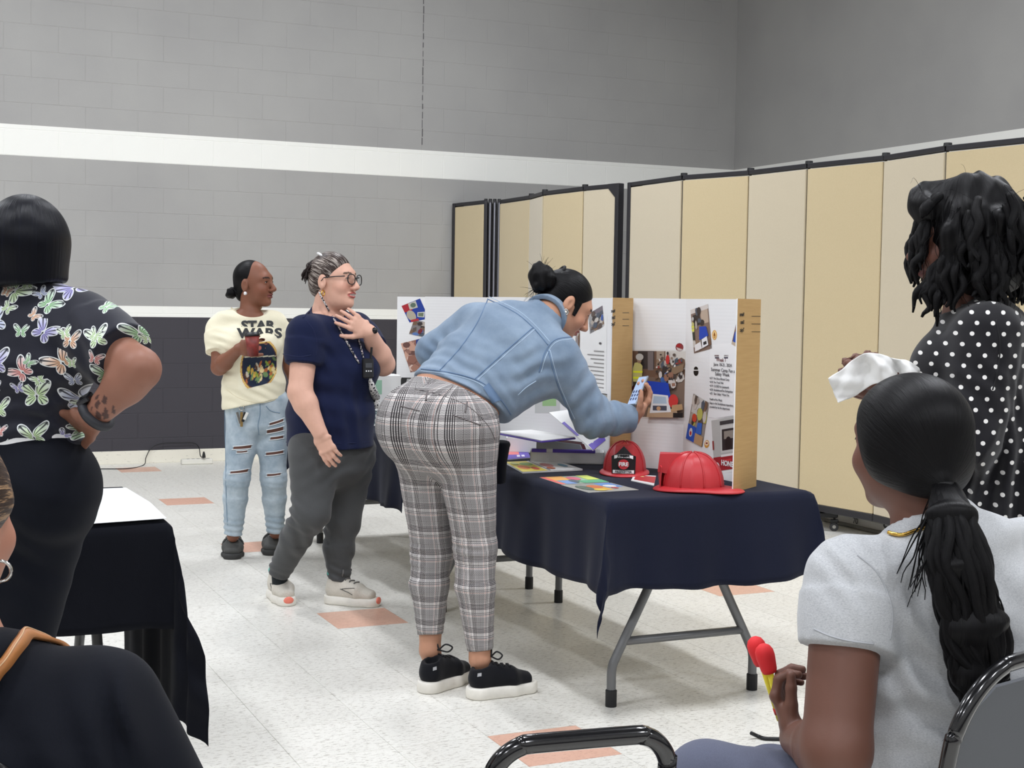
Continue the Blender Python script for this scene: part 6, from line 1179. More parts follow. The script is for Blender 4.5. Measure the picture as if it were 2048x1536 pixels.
    MB().add(*ico(hd.L(-0.084, -0.004, -0.048), 0.0095, 8)).build('earring', plain('crystal', (236, 236, 240), 0.1, 0.4), e, True)
    # cup
    ce = empty('drink_cup', cupc - UP * 0.05, 'red paper cup with black lid held by the person in cream', 'cup'); prof = [(0.0, -0.055), (0.026, -0.055), (0.036, 0.045), (0.0, 0.045)]; cax = frame(W(0, 1), W(-0.06, 0, 1))
    MB().lathe(prof, 24, cupc, np.array([cax[0], cax[1], cax[2]])).build('cup', plain('cup_red', (122, 44, 38), 0.5, var=0.35, vs=40), ce, True); MB().lathe([(0.0, 0.045), (0.039, 0.045), (0.039, 0.054), (0.034, 0.056), (0.032, 0.064), (0, 0.064)], 24, cupc, cax).build('lid', M_blk, ce, True)
person_cream()
# ------------------------------------------------------------------ chairs
def chair(c, f, label, w=0.42, zt=0.80, seat=0.45, rt=0.0125, back_off=0.2, panel=(0.5, 0.76), rad=0.1, mat=None):
    c = np.array([c[0], c[1], 0.0]); f = nz(f); s = np.cross(UP, f); e = empty('chair', c, label, 'chair', 'black metal frame chairs'); P = lambda a, b, z: c + s * a + f * b + UP * z
    bk = plain('chair_gloss', (12, 12, 15), 0.18, 0.1, 0.6, coat=0.6); vin = mat or plain('chair_vinyl', (72, 75, 80), 0.6, bump=0.1, bs=500); h = w / 2
    lean = lambda z: -back_off - 0.18 * (z - seat)
    arc = [(-h, 0.0), (-h, seat), (-h, zt - rad)] + [(-h + rad - rad * math.cos(t), zt - rad + rad * math.sin(t)) for t in np.linspace(0, math.pi / 2, 7)][1:]
    arc = arc + [(-x, z) for x, z in arc[::-1]]; up_ = [(x, z) for x, z in arc if z >= seat]
    MB().tube(spline([P(x, lean(z), z) for x, z in up_], 4), rt, 10).build('back_frame', bk, e, True)
    z0, z1 = panel; q = [P(-h + rt, lean(z0), z0), P(h - rt, lean(z0), z0), P(h - rt, lean(z1 - 0.05), z1 - 0.05), P(h * 0.6, lean(z1), z1), P(-h * 0.6, lean(z1), z1), P(-h + rt, lean(z1 - 0.05), z1 - 0.05)]; MB().poly(q, f * 0.01, 1).build('backrest', vin, e)
    F = Fld(c - [0.3, 0.3, 0], c + [0.3, 0.3, 0.6], 0.008); F.box(P(0, 0, seat - 0.025), (h - 0.01, 0.2, 0.028), np.array([s, f, UP]), 0.02); F.build('seat', vin, e)
    for sg in (-1, 1):
        MB().tube([P(sg * h, lean(seat), seat), P(sg * h, -back_off + 0.02, 0.004)], rt, 8).build('leg', bk, e, True); MB().tube(spline([P(sg * (h - 0.005), -0.15, seat - 0.03), P(sg * (h - 0.005), 0.1, seat - 0.04), P(sg * (h - 0.005), 0.19, seat - 0.1), P(sg * (h - 0.005), 0.22, 0.004)], 4), rt, 8).build('leg', bk, e, True)
    return e
# ------------------------------------------------------------------ person in butterfly shirt
def butterfly_mat():
    g = N('butterfly_print'); g.set(0.75, 0, 0.3, 0, 0.2); uv = g.scale(g.uv(), (1, 1, 0)); base = srgb(18, 20, 34); col = base
    for k, (sc, jit, size, thr) in enumerate(((13.0, 0.6, 0.6, 0.0), (19.0, 0.9, 0.42, 0.35))):
        off = g.n('ShaderNodeVectorMath', operation='ADD'); g.l(uv, off.inputs[0]); off.inputs[1].default_value = (0.37 * k, 0.21 * k, 0)
        vec = g.scale(off.outputs[0], (sc, sc, 0)); v = g.n('ShaderNodeTexVoronoi', voronoi_dimensions='2D'); v.inputs['Scale'].default_value = 1.0; v.inputs['Randomness'].default_value = jit; g.l(vec, v.inputs['Vector'])
        d = g.n('ShaderNodeVectorMath', operation='SUBTRACT'); g.l(vec, d.inputs[0]); g.l(v.outputs['Position'], d.inputs[1]); rc = g.n('ShaderNodeSeparateColor'); g.l(v.outputs['Color'], rc.inputs[0]); r1, r2, r3 = rc.outputs
        rot = g.n('ShaderNodeVectorRotate', rotation_type='Z_AXIS'); g.l(d.outputs[0], rot.inputs['Vector']); g.l(g.math('MULTIPLY', g.math('SUBTRACT', r1, 0.5), 1.7), rot.inputs['Angle'])
        s = g.sep(rot.outputs[0]); sz = g.math('MULTIPLY', g.math('ADD', 0.75, g.math('MULTIPLY', r2, 0.4)), size); X = g.math('DIVIDE', g.math('ABSOLUTE', s[0]), sz); Y = g.math('DIVIDE', s[1], sz)
        def ell(cx, cy, th, a, b):
            dx = g.math('SUBTRACT', X, cx); dy = g.math('SUBTRACT', Y, cy); p = g.math('ADD', g.math('MULTIPLY', dx, math.cos(th)), g.math('MULTIPLY', dy, math.sin(th))); q = g.math('SUBTRACT', g.math('MULTIPLY', dy, math.cos(th)), g.math('MULTIPLY', dx, math.sin(th)))
            return g.math('SQRT', g.math('ADD', g.math('POWER', g.math('DIVIDE', p, a), 2), g.math('POWER', g.math('DIVIDE', q, b), 2)))
        A = ell(0.36, 0.36, 0.9, 0.5, 0.25); B = ell(0.24, -0.2, -1.05, 0.27, 0.2); m = g.math('MINIMUM', A, B); ins = g.math('LESS_THAN', m, 1.0); edge = g.math('GREATER_THAN', m, 0.86)
        ang = g.math('ARCTAN2', Y, X); vein = g.math('GREATER_THAN', g.math('SINE', g.math('MULTIPLY', ang, 17)), 0.55); tip = g.math('MULTIPLY', g.math('GREATER_THAN', A, 0.62), g.math('GREATER_THAN', Y, 0.52))
        tint = g.ramp(r3, [(0.0, srgb(150, 205, 140)), (0.25, srgb(232, 130, 120)), (0.45, srgb(150, 140, 214)), (0.62, srgb(196, 226, 160)), (0.8, srgb(230, 170, 120)), (0.92, srgb(180, 190, 226))], 'CONSTANT'); pale = srgb(222, 226, 226)
        rad = g.math('MINIMUM', g.math('MULTIPLY', g.math('SQRT', g.math('ADD', g.math('POWER', X, 2), g.math('POWER', Y, 2))), 1.0), 0.75); w = g.mix(rad, tint, pale); w = g.mix(g.math('MULTIPLY', vein, 0.9), w, base); w = g.mix(g.math('MULTIPLY', tip, 0.7), w, base); w = g.mix(edge, w, pale)
        msk = g.math('MULTIPLY', ins, g.math('GREATER_THAN', r2, thr)) if thr else ins
        body = g.math('LESS_THAN', ell(0.0, 0.05, 0, 0.035, 0.3), 1.0); w = g.mix(body, w, pale); col = g.mix(msk, col, w)
    g.base(col); g.bump(g.noise(g.pos(), 700, 2), 0.15, 0.001); return g.m
def planar_uv(a, b): return lambda V: np.stack([V @ a, V @ b], 1)
M_dark = fabric('black_stretch', (12, 15, 24), 900, 0.85, 0.03, 0.1)
def person_butterfly():
    e = empty('person', W(-1.12, 3.2), 'person in butterfly print shirt seen from behind with hand on hip', 'person'); f = nz(W(0.08, 1)); side = np.cross(UP, f); Y = 3.2
    secs = [(at(52, 918, Y), 0.145, 0.128), (at(44, 840, Y), 0.118, 0.108), (at(44, 725, Y), 0.16, 0.122), (at(48, 648, Y), 0.168, 0.105), (at(54, 606, Y), 0.14, 0.072), (at(60, 572, Y), 0.062, 0.058)]
    shR, elR, wrR = at(166, 652, 3.2), at(278, 738, 3.08), at(186, 836, 3.12); shL, elL, wrL = at(-68, 648, 3.2), at(-150, 760, 3.1), at(-70, 850, 3.12)
    hp = {-1: at(98, 985, Y), 1: at(0, 985, Y)}; kn = {-1: at(34, 1320, 3.18), 1: at(-60, 1320, 3.2)}; an = {-1: at(40, 1690, 3.2), 1: at(-70, 1690, 3.22)}; hd = Head(at(56, 495, Y), W(0.05, 1)); pd = nz(W(-0.75, 0.55, -0.12))
    def prims(F):
        F.torso([(at(50, 915, Y), 0.11, 0.1)] + secs[1:], side, 0.04, -0.02); F.cone(at(60, 590, Y), hd.L(0, -0.02, -0.05), 0.055, 0.05, 0.03); arm_prims(F, shR, elR, wrR, (0.052, 0.045, 0.045, 0.028)); arm_prims(F, shL, elL, wrL, (0.052, 0.045, 0.045, 0.028))
        for s in (1, -1): leg_prims(F, hp[s], kn[s], an[s], (0.085, 0.052, 0.05, 0.036))
        hd.prims(F); hand_prims(F, wrR, pd, W(-0.5, -0.2, -0.7), -1, (0.3, 0.3, 0.3, 0.35)); hand_prims(F, wrL, W(0.7, 0.6, -0.1), W(0.4, -0.2, -0.7), 1)
    def cf(V):
        c = hd.colour(V, (146, 102, 84), (120, 70, 66), (30, 22, 20)); t = (wrR + (elR - wrR) * 0.22) + W(0.01, -0.04, 0.0); d = V - t; m = np.linalg.norm(d, axis=1) < 0.032; r = np.sin(V @ np.array([210., 90, 160])) * np.sin(V @ np.array([-120., 200, 170])); c[m & (r > 0.1)] = srgb(70, 50, 46)[:3]; return c
    lo, hi = boxof(hd.c, elR, *an.values(), elL, m=0.2); make_body(e, prims, lo, hi, [(wrR - 0.12, wrR + 0.09, 0.004)], cf, M_skin, 0.0085)
    def ex(F): F.folds(at(60, 850, 3.1), W(-0.25, 0, 1), RT, 0.006, 0.05, 0.08); F.folds(at(120, 850, 3.1), W(0.7, 0, 0.8), RT, 0.006, 0.045, 0.06); F.folds(at(160, 700, 3.1), W(0.8, 0, 0.7), RT, 0.004, 0.06, 0.07)
    S = tee(*boxof(*[s[0] for s in secs], shR, shL, m=0.26), secs, side, [(shR, shR + (elR - shR) * 0.70, 0.078, 0.078), (shL, shL + (elL - shL) * 0.6, 0.078, 0.074)], (at(60, 914, Y), W(0.22, 0, -1)), None, seed=3, extra=ex, wr=(0.003, 24)); S.build('shirt', butterfly_mat(), e, uv=planar_uv(RT, UP))
    U_ = Fld(*boxof(secs[0][0], m=0.22), 0.006); U_.torso([(at(52, 935, Y), 0.142, 0.126), (at(50, 880, Y), 0.13, 0.118)], side, 0.03); U_.plane(at(30, 931, Y), W(0.25, 0, -1)); U_.build('undershirt', plain('undershirt_white', (226, 226, 226), 0.85), e)
    T = Fld(*boxof(*an.values(), *hp.values(), m=0.24), 0.007); T.torso([(at(50, 1010, Y), 0.15, 0.13), (at(50, 950, Y), 0.155, 0.135), (at(52, 895, Y), 0.132, 0.118)], side, 0.05)
    for s in (1, -1): T.ell(at(50, 985, Y) - f * 0.06 + side * s * 0.075, (0.105, 0.105, 0.115), k=0.05); T.cone(hp[s], kn[s], 0.104, 0.07, 0.04); T.cone(kn[s], an[s], 0.07, 0.05, 0.03)
    T.folds(at(60, 1080, 3.1), W(0.4, 0, 1), RT, 0.004, 0.07, 0.1); T.build('trousers', M_dark, e)
    H = Fld(hd.c - [0.2, 0.2, 0.2], hd.c + 0.2, 0.0045); H.ell(hd.L(0, -0.012, 0.026), (0.084, 0.106, 0.094), hd.ax, 0.02); H.econe(hd.L(0, -0.013, 0.0), hd.L(0, -0.012, -0.12), (0.084, 0.104), (0.094, 0.104), hd.ax[0], 0.05, end=0.9); H.plane(hd.L(0, 0, -0.088), nz(-UP + RT * 0.12), 0.012); H.ell(hd.L(0, 0.11, -0.04), (0.06, 0.08, 0.1), hd.ax, 0.02, 's'); H.wrinkle(0.0012, 60, 2, (1, 1, 0.05)); H.build('hair', M_hairblue, e, fuv=pole_uv(hd.L(0, 0, -0.25), UP, hd.ax[0]))
    wa = nz(elR - wrR); b1_ = nz(np.cross(wa, UP)); b2_ = np.cross(wa, b1_); wt = MB().tube([wrR + wa * (0.012 + k_ * 0.01) + 0.036 * (b1_ * math.cos(a) + b2_ * math.sin(a)) for k_ in (0,) for a in np.linspace(0, 6.283, 24, endpoint=False)], 0.011, 8, closed=True).build('wristband', plain('band_charcoal', (40, 42, 48), 0.6), e, True); MB().box(wrR + wa * 0.012 - b1_ * 0 + nz(W(-0.5, -0.3, 0.8)) * 0.043, (0.018, 0.006, 0.016), frame(nz(W(-0.5, -0.3, 0.8)), wa), 0.003).build('watch_case', plain('watch_dark', (40, 40, 44), 0.2, 0.5), wt)
    for s in (1, -1): a0 = an[s] * [1, 1, 0] - f * 0.06; shoe(e, a0, a0 + f * 0.25, 0.025, M_dark, plain('sole_dark', (30, 30, 32), 0.7), w=0.043)
person_butterfly()
# ------------------------------------------------------------------ person in polka dot dress
def person_dots():
    e = empty('person', W(1.05, 3.1), 'person in black polka dot dress with wavy bob holding white paper', 'person'); f = nz(W(-0.97, 0.2)); side = np.cross(UP, f); Y = 3.1
    secs = [(at(1990, 1400, Y), 0.26, 0.25), (at(1990, 1200, Y), 0.235, 0.21), (at(1988, 1020, Y), 0.20, 0.17), (at(1982, 900, Y), 0.165, 0.14), (at(1972, 808, Y), 0.132, 0.11), (at(1956, 725, Y), 0.15, 0.118), (at(1960, 655, Y), 0.145, 0.088), (at(1946, 622, Y), 0.085, 0.07)]
    shL, elL, wrL = at(1975, 668, 2.96), at(1950, 880, 2.92), at(1808, 790, 2.93); shR, elR, wrR = at(1945, 668, 3.25), at(1905, 870, 3.22), at(1780, 785, 3.1); hd = Head(at(1928, 484, Y), W(-0.96, 0.2, -0.06))
    hp = {1: at(1985, 960, 3.02), -1: at(1985, 960, 3.2)}; an = {1: at(1985, 1740, 3.0), -1: at(1985, 1740, 3.2)}; hn = nz(at(1750, 742, 2.95) - wrL)
    def prims(F):
        F.torso(secs[3:], side, 0.04, -0.03); F.cone(at(1935, 630, Y), hd.L(0, -0.02, -0.05), 0.055, 0.05, 0.03); arm_prims(F, shL, elL, wrL); arm_prims(F, shR, elR, wrR)
        for s in (1, -1): leg_prims(F, hp[s], (hp[s] + an[s]) / 2 + f * 0.02, an[s], (0.07, 0.05, 0.05, 0.036))
        hd.prims(F); hand_prims(F, wrL, hn, W(0, 0.9, -0.4), 1, (0.45, 0.45, 0.5, 0.5), 0.03, (0.7, 0.4)); hand_prims(F, wrR, nz(at(1740, 750, 3.1) - wrR), W(0, -0.9, -0.2), -1)
    lo, hi = boxof(hd.c, *an.values(), wrL, wrR, m=0.2); make_body(e, prims, lo, hi, [(hd.c - 0.155, hd.c + 0.155, 0.0035), (wrL - 0.11, wrL + 0.11, 0.0035)], lambda V: hd.colour(V, (104, 70, 58), (96, 54, 52), (24, 18, 18)), M_skin, 0.0085); hd.eyes(e)
    g = N('polka_dots'); g.set(0.8, 0, 0.25, 0, 0.2); uv = g.uv(); P = 0.031; s = g.sep(uv); row = g.math('FLOOR', g.math('DIVIDE', s[1], P * 0.72)); fx = g.math('ADD', g.math('DIVIDE', s[0], P), g.math('MULTIPLY', row, 0.5)); jx = g.math('MULTIPLY', g.math('SINE', g.math('MULTIPLY', row, 2.3)), 0.12)
    du = g.math('SUBTRACT', g.math('FRACT', g.math('ADD', g.math('ADD', fx, jx), 50.0)), 0.5); dv = g.math('SUBTRACT', g.math('FRACT', g.math('ADD', g.math('DIVIDE', s[1], P * 0.72), 50.0)), 0.5); rr = g.math('SQRT', g.math('ADD', g.math('POWER', g.math('MULTIPLY', du, P), 2), g.math('POWER', g.math('MULTIPLY', dv, P * 0.72), 2))); g.base(g.mix(g.math('LESS_THAN', rr, 0.0045), srgb(20, 19, 24), srgb(232, 230, 226))); g.bump(g.noise(g.pos(), 800, 2), 0.1, 0.001)
    D = Fld(*boxof(*[s[0] for s in secs], elL, m=0.28), 0.006); D.torso(secs, side, 0.04, 0.0); D.ell(at(1905, 735, 3.05), (0.085, 0.085, 0.08), k=0.06)
    for sh, el, wr in ((shL, elL, wrL), (shR, elR, wrR)): D.cone(sh, el, 0.066, 0.058, 0.05); D.cone(el, wr, 0.056, 0.044, 0.03, cap=True)
    X, Y_, Z = D.XYZ(); cx = secs[3][0]; an_ = np.arctan2(Y_ - cx[1], X - cx[0]); zz = at(1972, 808, 3.1)[2]; D.D = (D.D + 0.012 * np.clip((zz - Z) / 0.15, 0, 1) * np.sin(22 * an_ + 3 * np.sin(Z * 9))).astype(np.float32); D.folds(at(1980, 790, 3.0), RT, UP, 0.004, 0.03, 0.08); D.folds(at(1960, 760, 2.9), W(0.7, 0, 0.7), UP, 0.003, 0.05, 0.07); D.wrinkle(0.002, 28, 3)
    D.ell(at(1936, 612, Y), (0.075, 0.075, 0.03), k=0.006, op='s'); D.plane(at(1990, 1460, Y), -UP); dr_ = D.build('dress', g.m, e, fuv=None, uv=planar_uv(nz(W(1, -0.25)), UP))
    seampx('neckline', D, [(1893, 618), (1920, 612), (1950, 606), (1985, 600)], M_blk, dr_, 0.003, 0.0); seampx('armhole_seam', D, [(1992, 640), (2000, 690), (1995, 740), (1985, 780)], plain('seam_black', (14, 14, 18), 0.8), dr_, 0.0018, 0.0)
    # hair: wavy bob with a fringe
    H = Fld(hd.c - 0.24, hd.c + 0.24, 0.0045); H.ell(hd.L(0, -0.03, 0.03), (0.108, 0.118, 0.112), hd.ax, 0.02); H.ell(hd.L(0, -0.045, -0.055), (0.105, 0.088, 0.085), hd.ax, 0.04); H.ell(hd.L(0, 0.06, 0.085), (0.07, 0.05, 0.045), hd.ax, 0.03)
    for sg in (1, -1): H.cone(hd.L(sg * 0.075, 0.035, 0.03), hd.L(sg * 0.078, 0.05, -0.10), 0.034, 0.024, 0.03); H.cone(hd.L(sg * 0.06, 0.075, 0.08), hd.L(sg * 0.07, 0.07, 0.045), 0.02, 0.01, 0.02)
    H.wrinkle(0.012, 46, 12, (1, 1, 1.3)); H.wrinkle(0.005, 110, 4); H.ell(hd.L(0, 0.11, -0.045), (0.058, 0.055, 0.075), hd.ax, 0.015, 's'); hr = H.build('hair', M_hairblack, e, fuv=pole_uv(hd.L(0, -0.02, 0.3), UP, hd.ax[0]))
    rg = np.random.default_rng(2); roots = []; dirs = []
    for i in range(220):
        a = rg.uniform(0, 6.283); v_ = np.array([math.cos(a) * 0.1, math.sin(a) * 0.105 - 0.03, rg.uniform(-0.03, 0.1)]); 
        if v_[1] > 0.045 and v_[2] < 0.05: continue
        roots.append(hd.L(*v_)); dirs.append(hd.ax[0] * v_[0] * 4 + hd.ax[1] * (v_[1] + 0.03) * 4 + np.array([0, 0, -0.6]))
    locks('wavy_lock', roots, dirs, 90, 0.16, M_hairblack, hr, 8, 0.012, 0.011, 0.085, 2.6, 0.07); strands('fine_hair', roots, dirs, 160, 0.16, M_hairblack, hr, 18, 0.011, 0.085, 0.0011, 2.4, 0.12, 12)
    locks('front_lock', [hd.L(0.082, 0.05, -0.03), hd.L(0.078, 0.06, -0.04), hd.L(0.08, 0.035, -0.03)], [W(-0.5, 0, -0.9)], 9, 0.115, M_hairblack, hr, 9, 0.0095, 0.012, 0.08, 0.8, 0.1, 14); locks('fringe', [hd.L(0.03, 0.07, 0.108), hd.L(0.06, 0.05, 0.1), hd.L(0.0, 0.08, 0.105), hd.L(0.065, 0.065, 0.085)], [W(-0.9, -0.2, 0.15)], 14, 0.05, M_hairblack, hr, 10, 0.011, 0.004, 0.1, 2.4, 0.12, 10); strands('flyaway', roots[:60], [d_ + UP * 1.2 for d_ in dirs[:60]], 40, 0.09, M_hairblack, hr, 11, 0.014, 0.08, 0.0006, 0.6, 0.6, 9)
    for s in (1, -1): a0 = an[s] * [1, 1, 0] - f * 0.06; shoe(e, a0, a0 + f * 0.25, 0.02, M_dark, plain('sole_dark', (30, 30, 32), 0.7), w=0.04)
    # white paper in the hand
    rows = [[(1656, 757), (1667, 783), (1676, 806)], [(1688, 735), (1702, 765), (1712, 790)], [(1722, 709), (1736, 740), (1744, 770)], [(1752, 707), (1764, 735), (1768, 765)], [(1785, 716), (1794, 740), (1796, 765)], [(1815, 722), (1820, 742), (1822, 762)], [(1838, 736), (1838, 750), (1836, 764)]]
    ys = [2.95, 2.93, 2.9, 2.86, 2.92, 2.88, 2.95]; G = np.array([[at(u, v, ys[i] + 0.02 * ((i + j) % 2)) for j, (u, v) in enumerate(r)] for i, r in enumerate(rows)])
    fine_ = np.array([spline(G[i], 8) for i in range(len(G))]); fine_ = np.array([spline(fine_[:, j], 8) for j in range(fine_.shape[1])]).transpose(1, 0, 2); n, m_, _ = fine_.shape; fine_ += (0.004 * np.sin(np.arange(n) * 0.7)[:, None] * np.cos(np.arange(m_) * 0.9)[None])[..., None] * W(0, 1); I = np.arange(n * m_).reshape(n, m_); Q = np.stack([I[:-1, :-1], I[1:, :-1], I[1:, 1:], I[:-1, 1:]], -1).reshape(-1, 4)
    o = mesh_np('paper_napkin', fine_.reshape(-1, 3), Q, plain('napkin_white', (238, 238, 236), 0.8)); o.modifiers.new('t', 'SOLIDIFY').thickness = 0.0015; tag(o, 'white crumpled paper held by the person in polka dots', 'paper')
person_dots()
# ------------------------------------------------------------------ seated person in grey T-shirt
def person_grey():
    e = empty('person', W(0.74, 2.45), 'seated person in grey T-shirt with long black ponytail', 'person'); f = nz(W(-0.5, 0.86)); side = np.cross(UP, f); Y = 2.4
    secs = [(at(1915, 1600, Y), 0.18, 0.15), (at(1905, 1480, Y), 0.172, 0.14), (at(1900, 1330, Y), 0.175, 0.132), (at(1890, 1200, Y), 0.182, 0.12), (at(1890, 1092, Y), 0.15, 0.085), (at(1872, 1042, 2.41), 0.075, 0.07)]
    shL, elL, wrL = at(1700, 1160, 2.31), at(1672, 1500, 2.22), at(1592, 1478, 2.43); shR, elR, wrR = at(2060, 1125, 2.52), at(2090, 1480, 2.6), at(1900, 1560, 2.75)
    hd = Head(at(1814, 890, 2.42), W(-0.45, 0.89, -0.05)); kd = nz(W(-0.92, 0.38)); hp = {1: at(1850, 1640, 2.36), -1: at(1960, 1640, 2.52)}; kn = {s: hp[s] + kd * 0.385 + UP * 0.01 for s in hp}; an = {s: (kn[s] + kd * 0.03) * [1, 1, 0] + UP * 0.09 for s in hp}; hn = nz(W(-0.35, 0.35, 0.85))
    def prims(F):
        F.torso(secs, side, 0.04, -0.02); F.cone(at(1860, 1075, 2.41), hd.L(0, -0.02, -0.05), 0.06, 0.053, 0.03); arm_prims(F, shL, elL, wrL, (0.06, 0.055, 0.05, 0.029)); arm_prims(F, shR, elR, wrR, (0.06, 0.055, 0.05, 0.029))
        for s in (1, -1): leg_prims(F, hp[s], kn[s], an[s], (0.08, 0.052, 0.05, 0.036))
        hd.prims(F); hand_prims(F, wrL, hn, W(0.75, -0.2, 0.3), -1, (0.75, 0.75, 0.8, 0.8), 0.02, (0.75, 0.35), 1.0, 0.2); hand_prims(F, wrR, W(-0.9, 0, 0), -UP, 1)
    lo, hi = boxof(hd.c, *an.values(), elL, elR, m=0.2); make_body(e, prims, lo, hi, [(hd.c - 0.155, hd.c + 0.155, 0.0035), (wrL - 0.13, wrL + 0.15, 0.0035)], lambda V: hd.colour(V, (106, 73, 61), (100, 60, 56), (24, 18, 18)), M_skin, 0.0075); hd.eyes(e)
    g = N('heather_grey'); g.set(0.9, 0, 0.2, 0, 0.2); n1 = g.noise(g.scale(g.pos(), (1, 1, 3)), 260, 3, 0.7); g.base(g.ramp(n1, [(0.25, srgb(158, 160, 164)), (0.5, srgb(186, 188, 190)), (0.75, srgb(204, 205, 206))])); g.bump(n1, 0.15, 0.001)
    def ex(F): F.folds(at(1880, 1460, 2.28), W(0.12, 0, 1), RT, 0.006, 0.075, 0.11); F.folds(at(1800, 1300, 2.3), W(0.8, 0, 0.7), RT, 0.004, 0.06, 0.07); F.folds(at(1990, 1300, 2.3), W(0.5, 0, 1), RT, 0.006, 0.08, 0.1); F.folds(at(1700, 1120, 2.25), W(0.7, 0, 0.7), RT, 0.003, 0.04, 0.05)
    S = tee(*boxof(*[s[0] for s in secs], shL, shR, m=0.25), secs, side, [(shL, shL + (elL - shL) * 0.40, 0.078, 0.074), (shR, shR + (elR - shR) * 0.4, 0.08, 0.074)], (at(1900, 1570, Y), -UP), (at(1850, 1045, 2.43), (0.085, 0.085, 0.045)), seed=6, extra=ex, wr=(0.003, 26)); sh = S.build('shirt', g.m, e)
    M_s = plain('grey_trim', (172, 174, 178), 0.9); seampx('sleeve_hem', S, [(1628, 1258), (1660, 1272), (1700, 1282), (1748, 1288)], M_s, sh, 0.0016, 0.0); seampx('armhole_seam', S, [(1715, 1110), (1758, 1150), (1785, 1220), (1780, 1280)], M_s, sh, 0.0015, 0.0)
    MB().tube(S.proj(spline([at(1776, 1052, 2.33), at(1796, 1036, 2.31), at(1830, 1022, 2.29), at(1870, 1020, 2.29)], 6), 0.004), 0.0035, 6).build('necklace', M_gold, e, True)
    T = Fld(*boxof(*an.values(), *hp.values(), m=0.22), 0.007); T.torso([(at(1905, 1650, 2.44), 0.18, 0.15), (at(1905, 1560, 2.42), 0.165, 0.135)], side, 0.05)
    for s in (1, -1): T.cone(hp[s], kn[s], 0.096, 0.07, 0.04); T.cone(kn[s], an[s] + UP * 0.02, 0.07, 0.05, 0.03)
    T.wrinkle(0.002, 30, 3); T.build('trousers', fabric('slate_stretch', (96, 100, 118), 900, 0.8, 0.1, 0.08), e)
    # hair: smooth cap drawn back into a long wavy ponytail
    H = Fld(hd.c - 0.19, hd.c + 0.19, 0.004); H.ell(hd.L(0, -0.016, 0.03), (0.092, 0.11, 0.096), hd.ax, 0.01); H.ell(hd.L(0, -0.05, -0.035), (0.075, 0.065, 0.06), hd.ax, 0.04); H.ell(hd.L(0, -0.01, -0.01), (0.094, 0.05, 0.07), hd.ax, 0.03); H.plane(hd.L(0, 0.034, 0.0), hd.ax[1] * 0.95 - hd.ax[2] * 0.3, 0.01); H.plane(hd.L(0, -0.03, -0.075), nz(-hd.ax[2] + hd.ax[1] * 0.35), 0.012)
    tie = at(1886, 966, 2.31); H.cone(hd.L(0.0, -0.07, -0.03), tie, 0.05, 0.015, 0.03); hr = H.build('hair', M_hairblack, e, fuv=pole_uv(hd.c, tie - hd.c, UP)); MB().tube([tie + 0.015 * (RT * math.cos(a) + AW * math.sin(a)) for a in np.linspace(0, 6.283, 18, endpoint=False)], 0.005, 6, closed=True).build('hair_tie', plain('tie_black', (16, 15, 16), 0.7), hr, True)
    CH = [tie, at(1902, 1030, 2.235), at(1918, 1130, 2.205), at(1945, 1250, 2.2), at(1960, 1350, 2.2), at(1958, 1420, 2.2)]; R_ = [0.013, 0.03, 0.042, 0.046, 0.04, 0.018]; P_ = Fld(*boxof(*CH, m=0.1), 0.0045)
    for i in range(5): P_.econe(CH[i], CH[i + 1], (R_[i], R_[i] * 0.6), (R_[i + 1], R_[i + 1] * 0.6), RT, 0.03)
    P_.wrinkle(0.004, 42, 5, (1, 1, 0.5)); P_.wrinkle(0.002, 130, 6, (1, 1, 0.2)); pt = P_.build('ponytail', M_hairblack, hr, fuv=pole_uv(CH[0] + UP * 0.3, UP, RT)); rg = np.random.default_rng(5); mb = MB(); U = []
    for i in range(110):
        big = i < 44; a = rg.uniform(0, 6.283); rr = rg.uniform(0.75, 1.05); ph = rg.uniform(0, 6); am = rg.uniform(0.004, 0.009); st = int(rg.integers(0, 2)); dr = a + rg.normal() * 0.25 * np.arange(7)
        pts = [CH[j] + RT * R_[j] * rr * math.cos(dr[j]) + AW * R_[j] * 0.62 * rr * math.sin(dr[j]) for j in range(st, 6)]; pts.append(CH[5] + RT * rg.uniform(-0.05, 0.035) + UP * rg.uniform(-0.07, -0.015))
        q = spline(pts, 7); t = np.linspace(0, 1, len(q)); q += (am * np.minimum(1, t * 3) * np.sin(np.arange(len(q)) * 0.62 + ph))[:, None] * RT; w_ = (0.0105 if big else 0.0016) * rg.uniform(0.7, 1.2); n_ = 8 if big else 5
        mb.tube(q, w_ * np.interp(t, [0, 0.2, 0.75, 1], [0.6, 1, 0.8, 0.15]), n_, cap=False); U.append(np.stack([np.tile(np.arange(n_) / n_ + rg.uniform(), len(q)), np.repeat(t * 3, n_)], 1))
    mb.build('wavy_lock', M_hairblack, pt, True, uv=np.concatenate(U)); strands('loose_hair', CH[2:5], [W(0.6, 0, -0.6)] * 3, 26, 0.11, M_hairblack, pt, 7, 0.008, 0.08, 0.0006, 1.0, 0.3)
    strands('loose_hair', [CH[1] - RT * 0.03, CH[0]], [W(-0.3, 0, -0.9), W(-0.2, 0, -1)], 40, 0.14, M_hairblack, pt, 17, 0.008, 0.1, 0.002, 0.6, 0.15)
    for s in (1, -1): a0 = an[s] * [1, 1, 0] - kd * 0.06; shoe(e, a0, a0 + kd * 0.25, 0.025, M_dark, plain('sole_dark', (30, 30, 32), 0.7), w=0.042)
